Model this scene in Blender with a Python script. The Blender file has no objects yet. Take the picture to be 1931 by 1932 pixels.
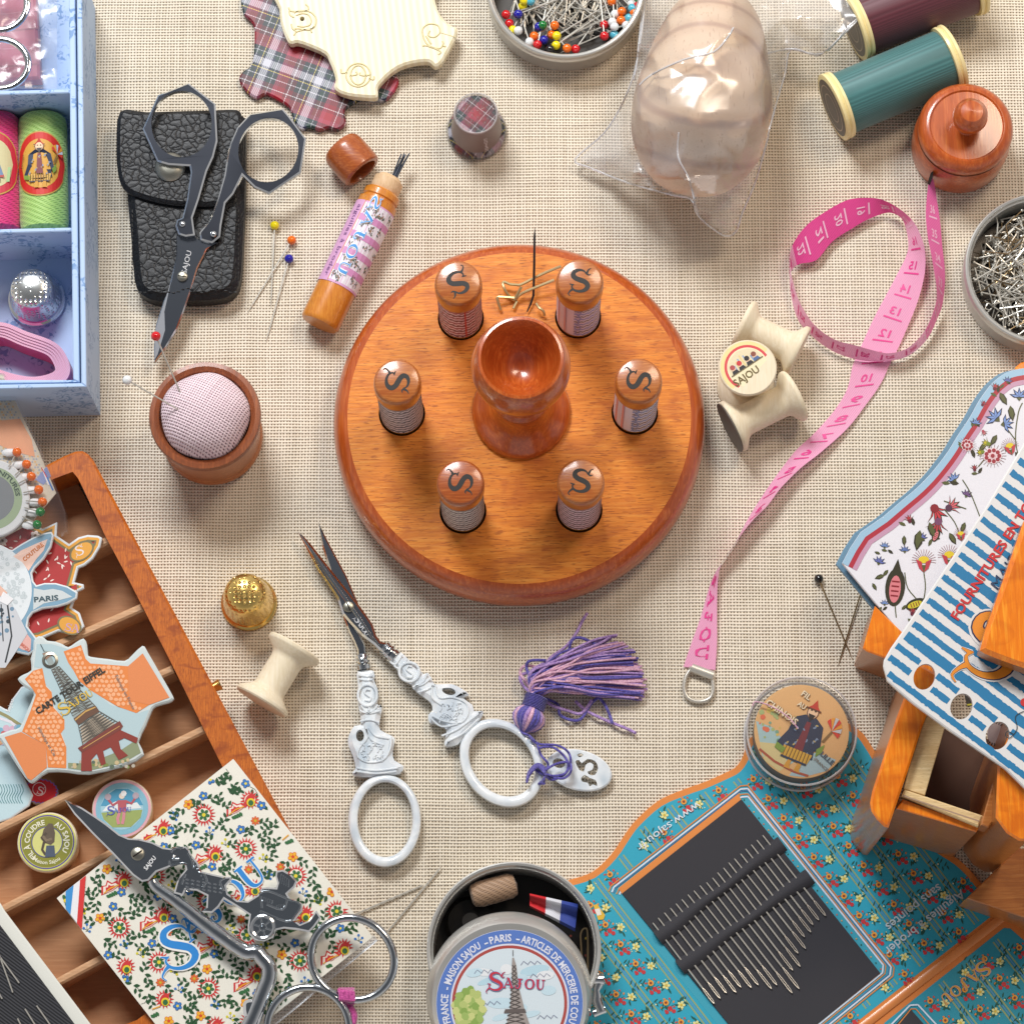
import bpy, math, random
from mathutils import Vector, Matrix
from mathutils.geometry import tessellate_polygon
random.seed(7)
R = math.radians
sc = bpy.context.scene
sc.unit_settings.scale_length = 0.01          # one unit is one centimetre
# ---------------------------------------------------------------- camera
K = 0.015                                      # centimetres per photo pixel (of a 1931 px wide picture) at the cloth
FPX = 6055.0; TAU = R(13.6); RHO = R(1.37); CX = 965.5
DIST = FPX * K
fwd = Vector((0, math.sin(TAU), -math.cos(TAU)))
r0 = Vector((1, 0, 0)); u0 = Vector((0, math.cos(TAU), math.sin(TAU)))
rgt = math.cos(RHO) * r0 - math.sin(RHO) * u0
upv = math.sin(RHO) * r0 + math.cos(RHO) * u0
CAM = -fwd * DIST
cam = bpy.data.objects.new('camera', bpy.data.cameras.new('camera'))
sc.collection.objects.link(cam); sc.camera = cam
m = Matrix((rgt, upv, -fwd)).transposed().to_4x4(); m.translation = CAM
cam.matrix_world = m
cam.data.sensor_width = 36; cam.data.lens = 36 * FPX / 1931; cam.data.clip_start = 1; cam.data.clip_end = 2000
cam.data.sensor_fit = 'HORIZONTAL'
def P(px, py, z=0.0):
    d = fwd + rgt * ((px - CX) / FPX) + upv * ((966 - py) / FPX)
    return CAM + d * ((z - CAM.z) / d.z)
def S(px, py, z=0.0): return (P(px + 1, py, z) - P(px, py, z)).length
def Z(c, r, pts): return [(x / 4 + (0, 483, 966, 1448)[c], y / 4 + (0, 483, 966, 1449)[r]) for x, y in pts]
def ZZ(x0, y0, pts): return [((x0 + x * .3107) / 1.789, (y0 + y * .3107) / 1.789) for x, y in pts]
# ---------------------------------------------------------------- light
sc.view_settings.view_transform = 'Standard'; sc.view_settings.look = 'None'
sc.view_settings.exposure = 0.10; sc.view_settings.gamma = 1
w = bpy.data.worlds.new('World'); sc.world = w; w.use_nodes = True
nt = w.node_tree; bg = nt.nodes['Background']
tc = nt.nodes.new('ShaderNodeTexCoord'); sp = nt.nodes.new('ShaderNodeSeparateXYZ'); rp = nt.nodes.new('ShaderNodeValToRGB')
nt.links.new(tc.outputs['Generated'], sp.inputs[0]); nt.links.new(sp.outputs[2], rp.inputs[0]); nt.links.new(rp.outputs[0], bg.inputs[0])
rp.color_ramp.elements[0].position = 0.15; rp.color_ramp.elements[0].color = (.66, .62, .60, 1)
rp.color_ramp.elements[1].position = 0.95; rp.color_ramp.elements[1].color = (.10, .105, .115, 1)
bg.inputs[1].default_value = 0.95
def area(name, loc, tgt, sx, sy, power, col):
    l = bpy.data.lights.new(name, 'AREA'); l.shape = 'RECTANGLE'; l.size = sx; l.size_y = sy; l.energy = power; l.color = col
    o = bpy.data.objects.new(name, l); sc.collection.objects.link(o); o.location = loc
    o.rotation_euler = (Vector(tgt) - Vector(loc)).to_track_quat('-Z', 'Y').to_euler(); return o
area('window_light', (-22, 62, 78), (0, 0, 0), 34, 26, 84000, (.97, .985, 1))
area('side_light', (38, 40, 80), (2, 0, 0), 22, 22, 27000, (1, .82, .64))
# ---------------------------------------------------------------- colour
def lin(c):
    c = c.lstrip('#'); v = [int(c[i:i + 2], 16) / 255 for i in (0, 2, 4)]
    return tuple((x / 12.92 if x <= .04045 else ((x + .055) / 1.055) ** 2.4) for x in v) + (1,)
_lc = {}
def L(c):
    if isinstance(c, tuple): return c if len(c) == 4 else c + (1,)
    if c not in _lc: _lc[c] = lin(c)
    return _lc[c]
# ---------------------------------------------------------------- materials
class NT:
    def __init__(s, name, **kw):
        s.m = bpy.data.materials.new(name); s.m.use_nodes = True; s.t = s.m.node_tree
        s.b = s.t.nodes['Principled BSDF']; s.set(**kw)
    def set(s, **kw):
        mp = dict(col='Base Color', rough='Roughness', metal='Metallic', coat='Coat Weight', coatr='Coat Roughness', ior='IOR',
                  spec='Specular IOR Level', trans='Transmission Weight', alpha='Alpha', sss='Subsurface Weight', sheen='Sheen Weight', an='Anisotropic')
        for k, v in kw.items():
            i = s.b.inputs[mp[k]]
            i.default_value = L(v) if k == 'col' else v
    def n(s, t, ins=None, **at):
        o = s.t.nodes.new(t)
        for k, v in at.items(): setattr(o, k, v)
        for k, v in (ins or {}).items():
            if isinstance(v, bpy.types.NodeSocket): s.t.links.new(v, o.inputs[k])
            else: o.inputs[k].default_value = v
        return o
    def math(s, op, a, b=0.0, c=0.0): return s.n('ShaderNodeMath', {0: a, 1: b, 2: c}, operation=op).outputs[0]
    def ramp(s, f, st, interp='LINEAR'):
        o = s.n('ShaderNodeValToRGB', {0: f}); e = o.color_ramp; e.interpolation = interp
        while len(e.elements) < len(st): e.elements.new(.5)
        for el, (p, c) in zip(e.elements, st): el.position = p; el.color = L(c)
        return o.outputs[0]
    def mix(s, f, a, b, bt='MIX'):
        o = s.n('ShaderNodeMix', data_type='RGBA', blend_type=bt)
        for i, v in ((0, f), (6, a), (7, b)):
            if isinstance(v, bpy.types.NodeSocket): s.t.links.new(v, o.inputs[i])
            else: o.inputs[i].default_value = L(v) if i else v
        return o.outputs[2]
    def obj(s, scale=(1, 1, 1), rot=(0, 0, 0)):
        t = s.n('ShaderNodeTexCoord').outputs['Object']
        return s.n('ShaderNodeMapping', {0: t, 2: rot, 3: scale}).outputs[0]
    def noise(s, v, sc_=1, det=3, dist=0.0): return s.n('ShaderNodeTexNoise', {'Vector': v, 'Scale': sc_, 'Detail': det, 'Distortion': dist}).outputs[0]
    def col(s, c): s.t.links.new(c, s.b.inputs['Base Color']); return s
    def bump(s, h, st=.5, d=.01): 
        b = s.n('ShaderNodeBump', {'Height': h, 'Strength': st, 'Distance': d}); s.t.links.new(b.outputs[0], s.b.inputs['Normal']); return s
def simple(name, col, rough=.5, **kw): return NT(name, col=col, rough=rough, **kw).m
def attr_mat(name, rough=.5, coat=0, grain=0, **kw):
    n = NT(name, rough=rough, coat=coat, coatr=.08, **kw)
    a = n.n('ShaderNodeAttribute', attribute_name='Col').outputs[0]
    if grain:
        nz = n.noise(n.obj(), 45, 3); c = n.ramp(nz, [(.3, (1 - grain,) * 3), (.7, (1 + grain * .4,) * 3)]); a = n.mix(1.0, a, c, 'MULTIPLY')
    n.col(a); return n.m
def wood(name, base, dark, light, rot=0, fleck=.6, rough=.32, coat=.6, sc_=1.0, blotch=.35, blotchcol=None, ax='x', red=None):
    n = NT(name, rough=rough, coat=coat, coatr=.12)
    st = {'x': (.45, 6, 6), 'y': (6, .45, 6), 'z': (6, 6, .45)}[ax]
    v = n.obj(tuple(a * sc_ for a in st), (0, 0, rot))
    g = n.noise(v, 2.2, 5, .6)
    mid_ = tuple(L(base)[i] * .62 + L(dark)[i] * .38 for i in range(3)) + (1,); c = n.ramp(g, [(.28, mid_), (.5, base), (.74, light)])
    f = n.n('ShaderNodeTexNoise', {'Vector': n.obj(tuple(a * sc_ for a in {'x': (2.2, 17, 17), 'y': (17, 2.2, 17), 'z': (17, 17, 2.2)}[ax]), (0, 0, rot)), 'Scale': 1.3, 'Detail': 2}).outputs[0]
    c = n.mix(n.math('MULTIPLY', n.ramp(f, [(.575, (0, 0, 0)), (.65, (1, 1, 1))]), fleck), c, dark)
    if blotchcol:
        bl = n.noise(n.obj((.6, 1.2, .6), (0, 0, rot)), 1.1 * sc_, 7, .9)
        c = n.mix(n.math('MULTIPLY', n.ramp(bl, [(.48, (0, 0, 0)), (.66, (1, 1, 1))]), blotch), c, blotchcol)
    n.col(c); n.bump(n.math('ADD', g, f), .12, .02); return n.m
M = {}
M['print'] = attr_mat('printed_paper', .5, 0, .06)
M['gloss'] = attr_mat('glossy_print', .22, .5, .05)
M['plasticpaint'] = attr_mat('tinted_surface', .35, .2)
def linen(name, hi, mid, hole, pitch, rot=0, warp=.08, dirt=.12, bs=.9):
    n = NT(name, rough=.9, spec=.15, sheen=.2)
    v = n.obj((1, 1, 1), (0, 0, rot))
    wn = n.n('ShaderNodeTexNoise', {'Vector': v, 'Scale': .35, 'Detail': 3}).outputs['Color']
    wv = n.n('ShaderNodeVectorMath', {0: wn, 1: (.5, .5, .5)}, operation='SUBTRACT').outputs[0]
    wv = n.n('ShaderNodeVectorMath', {0: wv, 3: warp * 14 * pitch}, operation='SCALE').outputs[0]
    v2 = n.n('ShaderNodeVectorMath', {0: v, 1: wv}, operation='ADD').outputs[0]
    s = n.n('ShaderNodeSeparateXYZ', {0: v2})
    def th(a, along, off):
        k = n.math('MULTIPLY', a, math.pi / pitch)
        sl = n.noise(n.n('ShaderNodeVectorMath', {0: v2, 1: along}, operation='MULTIPLY').outputs[0], 1, 2)
        w_ = n.math('ABSOLUTE', n.math('SINE', k)); s2 = n.noise(n.n('ShaderNodeVectorMath', {0: v2, 1: tuple(q * .5 for q in along)}, operation='MULTIPLY').outputs[0], 1, 3)
        return n.math('SINE', k), n.math('MULTIPLY', w_, n.math('ADD', n.math('MULTIPLY_ADD', sl, .8, off - .25), n.math('MULTIPLY', s2, .5)))
    sx, wx = th(s.outputs[0], (1 / pitch, .35, 0), .50)
    sy, wy = th(s.outputs[1], (.35, 1 / pitch, 0), .68)
    cover = n.math('MAXIMUM', wx, wy)
    par = n.math('GREATER_THAN', n.math('MULTIPLY', sx, sy), 0)
    ht = n.math('ADD', cover, n.math('MULTIPLY', par, n.math('MULTIPLY', wy, .35)))
    c = n.ramp(cover, [(.34, hole), (.64, mid), (.95, hi)])
    c = n.mix(n.math('MULTIPLY', n.math('MULTIPLY', par, wy), .3), c, hi)
    ra = n.noise(n.n('ShaderNodeVectorMath', {0: v2, 1: (.25, 1 / pitch * .9, 0)}, operation='MULTIPLY').outputs[0], 1, 2); rb2 = n.noise(n.n('ShaderNodeVectorMath', {0: v2, 1: (1 / pitch * .9, .25, 0)}, operation='MULTIPLY').outputs[0], 1, 2)
    c = n.mix(1.0, c, n.ramp(n.math('MULTIPLY_ADD', ra, .6, n.math('MULTIPLY', rb2, .4)), [(.36, (.92, .905, .88)), (.58, (1.03, 1.025, 1.0))]), 'MULTIPLY')
    big = n.noise(v, .12, 4); c = n.mix(1.0, c, n.ramp(big, [(.3, (1 - dirt, 1 - dirt * 1.1, 1 - dirt * 1.3)), (.7, (1, 1, 1))]), 'MULTIPLY')
    cr = n.n('ShaderNodeTexNoise', {'Vector': n.obj((.16, .5, 1), (0, 0, R(12))), 'Scale': 1.0, 'Detail': 3, 'Distortion': 1.2}).outputs[0]
    n.col(c); n.bump(n.math('ADD', ht, n.math('MULTIPLY', cr, 5.0 if pitch > .08 else 0)), bs, pitch * .35); return n.m
M['linen'] = linen('unbleached_linen', '#f2eadc', '#dccfba', '#74654e', .089, R(1.2))
M['pinklinen'] = linen('pink_linen', '#f6e3ee', '#e0c3d2', '#5c3c46', .075, R(28), .02, .05)
M['standtop'] = wood('beech_top', '#e08426', '#a04e0e', '#ec9c40', rot=R(3), fleck=.7, blotch=.5, blotchcol='#b4561a', sc_=1.2, rough=.35, coat=.25)
M['cherry'] = wood('cherry_varnish', '#b5521c', '#86360f', '#ce7032', ax='y', fleck=.25, rough=.3, coat=.6, sc_=.8)
M['cap'] = wood('cap_wood', '#b2672b', '#8a4517', '#c98344', ax='x', fleck=.35, rough=.35, coat=.5, sc_=1.6, blotch=.5, blotchcol='#9c4418')
M['capdark'] = wood('dark_cap_wood', '#a4511f', '#7a3510', '#bb6c33', ax='x', fleck=.35, rough=.35, coat=.5, sc_=1.6)
M['cup'] = wood('cup_wood', '#8a4720', '#5d2a12', '#a2592c', ax='y', fleck=.35, rough=.5, coat=.25, sc_=1.2)
M['cupside'] = wood('cup_side_wood', '#b06a3a', '#8a4a24', '#c47f4c', ax='x', fleck=.3, rough=.5, coat=.3, sc_=1.5)
M['case'] = wood('honey_wood', '#d2832c', '#ac5a1c', '#e0983c', ax='y', fleck=.3, rough=.3, coat=.5, sc_=1.5)
M['palewood'] = wood('pale_birch', '#e9dcc0', '#d6c6a2', '#f0e6d0', ax='y', fleck=.08, rough=.6, coat=0, sc_=1.2)
M['knobwood'] = wood('raw_beech', '#dcbb93', '#c19a6c', '#e8cdab', ax='y', fleck=.4, rough=.6, coat=0, sc_=2)
M['rim'] = wood('stained_rim', '#c06518', '#7a3310', '#d67a24', rot=R(28), ax='y', fleck=.5, rough=.4, coat=.3, sc_=2.2, blotch=.75, blotchcol='#8e3d10')
M['traywood'] = wood('tray_floor_wood', '#bb865c', '#ac774e', '#c69267', rot=R(28), ax='x', fleck=.06, rough=.6, coat=0, sc_=.9)
M['divider'] = wood('divider_wood', '#cda078', '#a97d58', '#dcb690', rot=R(28), ax='x', fleck=.2, rough=.55, coat=0, sc_=1.2)
M['boxwood'] = wood('orange_varnished_wood', '#ec8012', '#c05a08', '#f8a02a', rot=R(-17), ax='y', fleck=.12, rough=.25, coat=.7, sc_=1.0, blotch=.4, blotchcol='#b04a08')
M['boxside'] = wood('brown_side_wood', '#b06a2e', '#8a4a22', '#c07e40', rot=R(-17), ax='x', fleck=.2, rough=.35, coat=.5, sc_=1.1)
M['ply'] = wood('raw_plywood', '#d9bd8a', '#b3976a', '#e6cfa2', rot=R(-17), ax='x', fleck=.5, rough=.7, coat=0, sc_=2)
M['darkfloor'] = simple('dark_brown_floor', '#4a2a16', .6)  # dark brown floor inside the open compartment
n = NT('egg_wood', rough=.6)
v = n.obj(); wv = n.n('ShaderNodeTexWave', {'Vector': n.n('ShaderNodeMapping', {0: v, 1: (0, .5, -2.6)}).outputs[0], 'Scale': .5, 'Distortion': .15, 'Detail': 2, 'Detail Scale': .5}, wave_type='RINGS', rings_direction='SPHERICAL').outputs['Fac']
fl = n.noise(n.obj((11, 1.3, 11)), 1.5, 2)
c = n.ramp(wv, [(.0, '#b98d66'), (.14, '#dcb992'), (.9, '#e8cba8')])
c = n.mix(n.ramp(fl, [(.62, (0, 0, 0)), (.68, (.7, .7, .7))]), c, '#c39a72'); n.col(c); M['egg'] = n.m
def metal(name, col, rough=.2, bumpsc=0, b=.02): 
    n = NT(name, col=col, metal=1, rough=rough)
    if bumpsc: n.bump(n.noise(n.obj(), bumpsc, 2), .3, b)
    return n.m
M['chrome'] = metal('polished_chrome', '#dfe3e6', .1)
M['castchrome'] = metal('cast_chrome', '#c3c9ce', .13, 2.2, .06)
M['steel'] = NT('bright_steel', col='#d2cfc6', metal=.55, rough=.3).m
M['clip'] = NT('brassy_wire', col='#c4b184', metal=.6, rough=.28).m
M['brasspin'] = metal('tarnished_pin', '#a08a6a', .3)
M['tin'] = NT('brushed_tin', col='#cfcfcb', metal=.6, rough=.3).m
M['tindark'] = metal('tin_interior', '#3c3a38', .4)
M['gun'] = NT('gunmetal', col='#474a52', metal=.9, rough=.3).m
M['blade'] = metal('dark_polished_blade', '#8a8f98', .2)
M['gold'] = metal('gold_plate', '#ecc877', .2)
M['snap'] = metal('nickel_snap', '#a9a79b', .35, 3, .02)
def thimble_mat(name, col):
    n = NT(name, col=col, metal=.92, rough=.22); v = n.n('ShaderNodeTexVoronoi', {'Vector': n.obj(), 'Scale': 7.6, 'Randomness': .12}).outputs['Distance']
    n.bump(n.ramp(v, [(.12, (0, 0, 0)), (.42, (1, 1, 1))]), .9, .04); return n.m
M['goldd'] = thimble_mat('dimpled_gold', '#ecc877'); M['silverd'] = thimble_mat('dimpled_silver', '#d8dad8')
n = NT('grained_leather', rough=.44, spec=.4)
wn_ = n.n('ShaderNodeTexNoise', {'Vector': n.obj(), 'Scale': 2.5, 'Detail': 3}).outputs['Color']; vv_ = n.n('ShaderNodeVectorMath', {0: n.obj((1, 1.15, 1)), 1: wn_, 2: (.35, .35, .35)}, operation='MULTIPLY_ADD').outputs[0]
vv_ = n.n('ShaderNodeVectorMath', {0: wn_, 1: (.35, .35, .35), 2: n.obj((1, 1.15, 1))}, operation='MULTIPLY_ADD').outputs[0]
vo = n.n('ShaderNodeTexVoronoi', {'Vector': vv_, 'Scale': 4.6}, feature='DISTANCE_TO_EDGE')
fine = n.noise(n.obj(), 16, 5); h = n.math('ADD', n.math('MULTIPLY', fine, .35), n.ramp(vo.outputs['Distance'], [(0, (0, 0, 0)), (.10, (.75, .75, .75)), (.35, (1, 1, 1))]))
n.col(n.ramp(vo.outputs['Distance'], [(.0, '#0f1013'), (.12, '#17191d')])); n.bump(h, .42, .035); M['leather'] = n.m
def thread(name, c1, c2, axis, per=.03, rough=.5, cross=False):
    n = NT(name, rough=rough, sheen=.3)
    if cross:
        w1 = n.n('ShaderNodeTexWave', {'Vector': n.obj((1, 1, 1), (0, 0, R(28))), 'Scale': 2.4, 'Distortion': 2.5, 'Detail': 3}, bands_direction='Y').outputs['Fac']
        w2 = n.n('ShaderNodeTexWave', {'Vector': n.obj((1, 1, 1), (0, 0, R(-28))), 'Scale': 5.2, 'Distortion': 1.5, 'Detail': 1}, bands_direction='Y').outputs['Fac']
        h = n.math('MAXIMUM', w1, w2)
    else:
        h = n.n('ShaderNodeTexWave', {'Vector': n.obj(), 'Scale': .3142 / per / 1.0, 'Distortion': .25}, bands_direction=axis).outputs['Fac']
    sl = n.noise(n.obj({'X': (14, .3, .3), 'Y': (.3, 14, .3), 'Z': (.3, .3, 14)}[axis]), 2, 4)
    c = n.mix(n.math('MULTIPLY_ADD', h, .7 if cross else .3, n.math('MULTIPLY', sl, .3 if cross else .65)), c2, c1); n.col(c); n.bump(h, .6 if cross else .22, .02); return n.m
M['teal'] = thread('teal_thread', '#4d8889', '#285254', 'Z', .045)
M['maroon'] = thread('maroon_thread', '#6c2c3a', '#3c1520', 'Z', .045)
M['greenth'] = thread('green_thread', '#b4d87c', '#7fae4c', 'Z', cross=True)
M['pinkth'] = thread('pink_thread', '#e6317f', '#a81a58', 'Z', cross=True)
M['brownth'] = thread('brown_thread', '#b08f72', '#7c6048', 'Z', cross=True)
M['cream'] = simple('cream_plastic', '#f3e2a8', .3)
n = NT('ribbed_ivory', rough=.4, col='#efe6c6', sss=.0, coat=.15)
wv = n.n('ShaderNodeTexWave', {'Vector': n.obj((1, 1, 1), (0, 0, R(-6))), 'Scale': 1.55, 'Distortion': .2}, bands_direction='X').outputs['Fac']
n.col(n.ramp(wv, [(.2, '#eadfbb'), (.8, '#f1e9cd')])); n.bump(wv, .25, .02); M['ivory'] = n.m
n = NT('mother_of_pearl', rough=.14, coat=1.0, coatr=.05, sss=.2); n.b.inputs['Subsurface Radius'].default_value = (.12, .12, .13)
nz = n.noise(n.obj((.8, .8, .8)), 1.0, 2, 1.0)
n.col(n.ramp(nz, [(.3, '#c3d1dc'), (.5, '#eef4f8'), (.7, '#ced9e3')])); M['pearl'] = n.m
def tartan(name, rot, sc_=1.0, gloss=.3):
    n = NT(name, rough=.45, coat=gloss)
    s = n.n('ShaderNodeSeparateXYZ', {0: n.obj((sc_,) * 3, (0, 0, rot))})
    st = [(0, '#a00e26'), (.08, '#6e1022'), (.14, '#e6e2e6'), (.155, '#6e1022'), (.24, '#1d2b30'), (.33, '#d6d6de'), (.345, '#122c28'), (.42, '#23284a'),
          (.46, '#e8d66a'), (.475, '#171a38'), (.52, '#c9cad6'), (.66, '#23284a'), (.70, '#1d4038'), (.77, '#c8c8d2'), (.785, '#1c2630'), (.86, '#a83a54'), (.94, '#a00e26')]
    a = n.ramp(n.math('FRACT', n.math('MULTIPLY', s.outputs[0], .62)), st, 'CONSTANT')
    b = n.ramp(n.math('FRACT', n.math('MULTIPLY', s.outputs[1], .62)), st, 'CONSTANT')
    tw = n.math('GREATER_THAN', n.math('FRACT', n.math('MULTIPLY', n.math('ADD', s.outputs[0], s.outputs[1]), 14)), .5)
    n.col(n.mix(n.math('MULTIPLY_ADD', tw, .5, .25), a, b)); return n.m
M['tartan'] = tartan('tartan_cloth', R(22)); M['tartan2'] = tartan('tartan_lining', R(40), 1.2)
n = NT('toile_paper', rough=.55)
base = '#b2ccee'; v = n.obj()
a1 = n.noise(v, .9, 2, .3); a2 = n.noise(v, 5.5, 3, 1.2)
mk = n.math('MULTIPLY', n.ramp(a1, [(.50, (0, 0, 0)), (.56, (1, 1, 1))]), n.ramp(a2, [(.52, (0, 0, 0)), (.57, (1, 1, 1))]))
n.col(n.mix(n.math('MULTIPLY', mk, .75), base, '#5486c0')); M['toile'] = n.m
def clear(name, amount=.16, tint='#ffffff', rough=.06, white=.04, fm=.45):
    mt = bpy.data.materials.new(name); mt.use_nodes = True; t = mt.node_tree; t.nodes.clear()
    o = t.nodes.new('ShaderNodeOutputMaterial'); tr = t.nodes.new('ShaderNodeBsdfTransparent'); g = t.nodes.new('ShaderNodeBsdfGlossy'); d = t.nodes.new('ShaderNodeBsdfDiffuse')
    tr.inputs[0].default_value = L(tint); g.inputs['Roughness'].default_value = rough; d.inputs[0].default_value = (.9, .9, .93, 1)
    fr = t.nodes.new('ShaderNodeFresnel'); fr.inputs[0].default_value = 1.5
    mm = t.nodes.new('ShaderNodeMath'); mm.operation = 'MULTIPLY_ADD'; t.links.new(fr.outputs[0], mm.inputs[0]); mm.inputs[1].default_value = fm; mm.inputs[2].default_value = amount
    m1 = t.nodes.new('ShaderNodeMixShader'); m1.inputs[0].default_value = white; t.links.new(tr.outputs[0], m1.inputs[1]); t.links.new(d.outputs[0], m1.inputs[2])
    m2 = t.nodes.new('ShaderNodeMixShader'); t.links.new(mm.outputs[0], m2.inputs[0]); t.links.new(m1.outputs[0], m2.inputs[1]); t.links.new(g.outputs[0], m2.inputs[2])
    t.links.new(m2.outputs[0], o.inputs[0]); return mt
M['clear'] = clear('clear_plastic', .02, '#ffffff', .06, .015); M['bag'] = clear('crumpled_cellophane', .10, '#ffffff', .24, .18, .7); M['bagedge'] = clear('folded_plastic', .15, '#ffffff', .15, .55, .8); M['boxedge'] = clear('plastic_edge', .1, '#ffffff', .1, .35); M['sheet'] = clear('plastic_sheet', .04, '#f6f8fb', .2, .14)
M['haze'] = clear('frosted_tray_plastic', .04, '#f3f2f2', .3, .18)
for k_, c_ in dict(red='#d0101c', orange='#f07010', yellow='#f2e010', blue='#1c1ca0', green='#0f7a34', white='#e4e8ea', sky='#54b4cc', black='#141414').items():
    M['h_' + k_] = simple(k_ + '_glass', c_, .12, coat=.6)
M['blackcloth'] = simple('black_felt_card', '#35353b', .85)
n = NT('black_ribbed_ribbon', rough=.7); wv = n.n('ShaderNodeTexWave', {'Vector': n.obj((1, 1, 1), (0, 0, R(37))), 'Scale': 4.2, 'Distortion': .4}, bands_direction='Y').outputs['Fac']
n.col(n.ramp(wv, [(.2, '#15171c'), (.8, '#34363d')])); n.bump(wv, .5, .02); M['ribblack'] = n.m
def cotton(name, a, b):
    n = NT(name, rough=.7, sheen=.5); nz = n.noise(n.obj(), 22, 2); n.col(n.ramp(nz, [(.35, b), (.65, a)])); n.bump(nz, .6, .02); return n.m
M['violet'] = cotton('violet_cotton', '#6258b4', '#3a3488'); M['lilac'] = cotton('lilac_cotton', '#c0a0d8', '#8a68b0'); M['rosec'] = cotton('pink_cotton', '#e6bcd0', '#bf8aa8')
M['fuchsia'] = cotton('fuchsia_cotton', '#d858a8', '#a02c78')
M['graphite'] = simple('dark_tape_end', '#6a645e', .5)
M['holeshade'] = simple('dark_hole', '#1c120c', .8)  # dark colour paints the shade inside holes, slots and the lid seam
def tape_mat(name, hi, lo, sc_=6):
    n = NT(name, rough=.5, sheen=.4, spec=.3)
    a = n.n('ShaderNodeAttribute', attribute_name='Col').outputs[0]
    wv = n.n('ShaderNodeTexWave', {'Vector': n.obj((1, 1, 1), (0, 0, R(38))), 'Scale': sc_}, bands_direction='X').outputs['Fac']
    n.col(n.mix(1.0, a, n.ramp(wv, [(.2, lo), (.8, hi)]), 'MULTIPLY')); n.bump(wv, .3, .015)
    if name == 'woven_tape':
        o_ = n.t.nodes['Material Output']; tl = n.n('ShaderNodeBsdfTranslucent'); n.t.links.new(a, tl.inputs[0]); mx = n.n('ShaderNodeMixShader', {0: .2, 1: n.b.outputs[0], 2: tl.outputs[0]}); n.t.links.new(mx.outputs[0], o_.inputs[0])
    return n.m
M['tape'] = tape_mat('woven_tape', (1, 1, 1), (.90, .84, .87))
M['ribbon'] = tape_mat('grosgrain', (1, 1, 1), (.75, .75, .75), 9)
# ---------------------------------------------------------------- mesh builder
def area2(p): return sum(p[i][0] * p[(i + 1) % len(p)][1] - p[(i + 1) % len(p)][0] * p[i][1] for i in range(len(p))) / 2
def smooth(pts, n=4, closed=True):
    N = len(pts); out = []
    for i in range(N if closed else N - 1):
        g = (lambda k: pts[k % N]) if closed else (lambda k: pts[max(0, min(N - 1, k))])
        a, b, c, d = g(i - 1), g(i), g(i + 1), g(i + 2)
        for j in range(n):
            t = j / n
            out.append(tuple(.5 * (2 * b[k] + (c[k] - a[k]) * t + (2 * a[k] - 5 * b[k] + 4 * c[k] - d[k]) * t * t + (3 * b[k] - a[k] - 3 * c[k] + d[k]) * t ** 3) for k in range(len(b))))
    if not closed: out.append(tuple(pts[-1]))
    return out
def inset(p, d):                               # p: world xy, counter-clockwise
    N = len(p); o = []
    for i in range(N):
        a, b, c = p[i - 1], p[i], p[(i + 1) % N]
        n1 = Vector((b[1] - a[1], a[0] - b[0])); n2 = Vector((c[1] - b[1], b[0] - c[0]))
        if n1.length < 1e-9: n1 = n2
        if n2.length < 1e-9: n2 = n1
        n1 = n1.normalized(); n2 = n2.normalized(); m_ = n1 + n2
        m_ = n1 if m_.length < .2 else m_.normalized()
        k = max(.6, m_.dot(n1)); o.append((b[0] - m_.x * d / k, b[1] - m_.y * d / k))
    return o
def ell(cx, cy, rx, ry, n=40, rot=0, a0=0, a1=360):
    c, s_ = math.cos(R(rot)), math.sin(R(rot)); o = []; full = a1 - a0 >= 360
    for i in range(n if full else n + 1):
        a = R(a0 + (a1 - a0) * i / n); x, y = rx * math.cos(a), ry * math.sin(a); o.append((cx + x * c - y * s_, cy + x * s_ + y * c))
    return o
def inside(p, poly):
    x, y = p; r = False; j = len(poly) - 1
    for i in range(len(poly)):
        if (poly[i][1] > y) != (poly[j][1] > y) and x < (poly[j][0] - poly[i][0]) * (y - poly[i][1]) / (poly[j][1] - poly[i][1]) + poly[i][0]: r = not r
        j = i
    return r
def offpx(poly, d):
    if area2(poly) < 0: poly = poly[::-1]
    return inset(poly, d)
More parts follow.
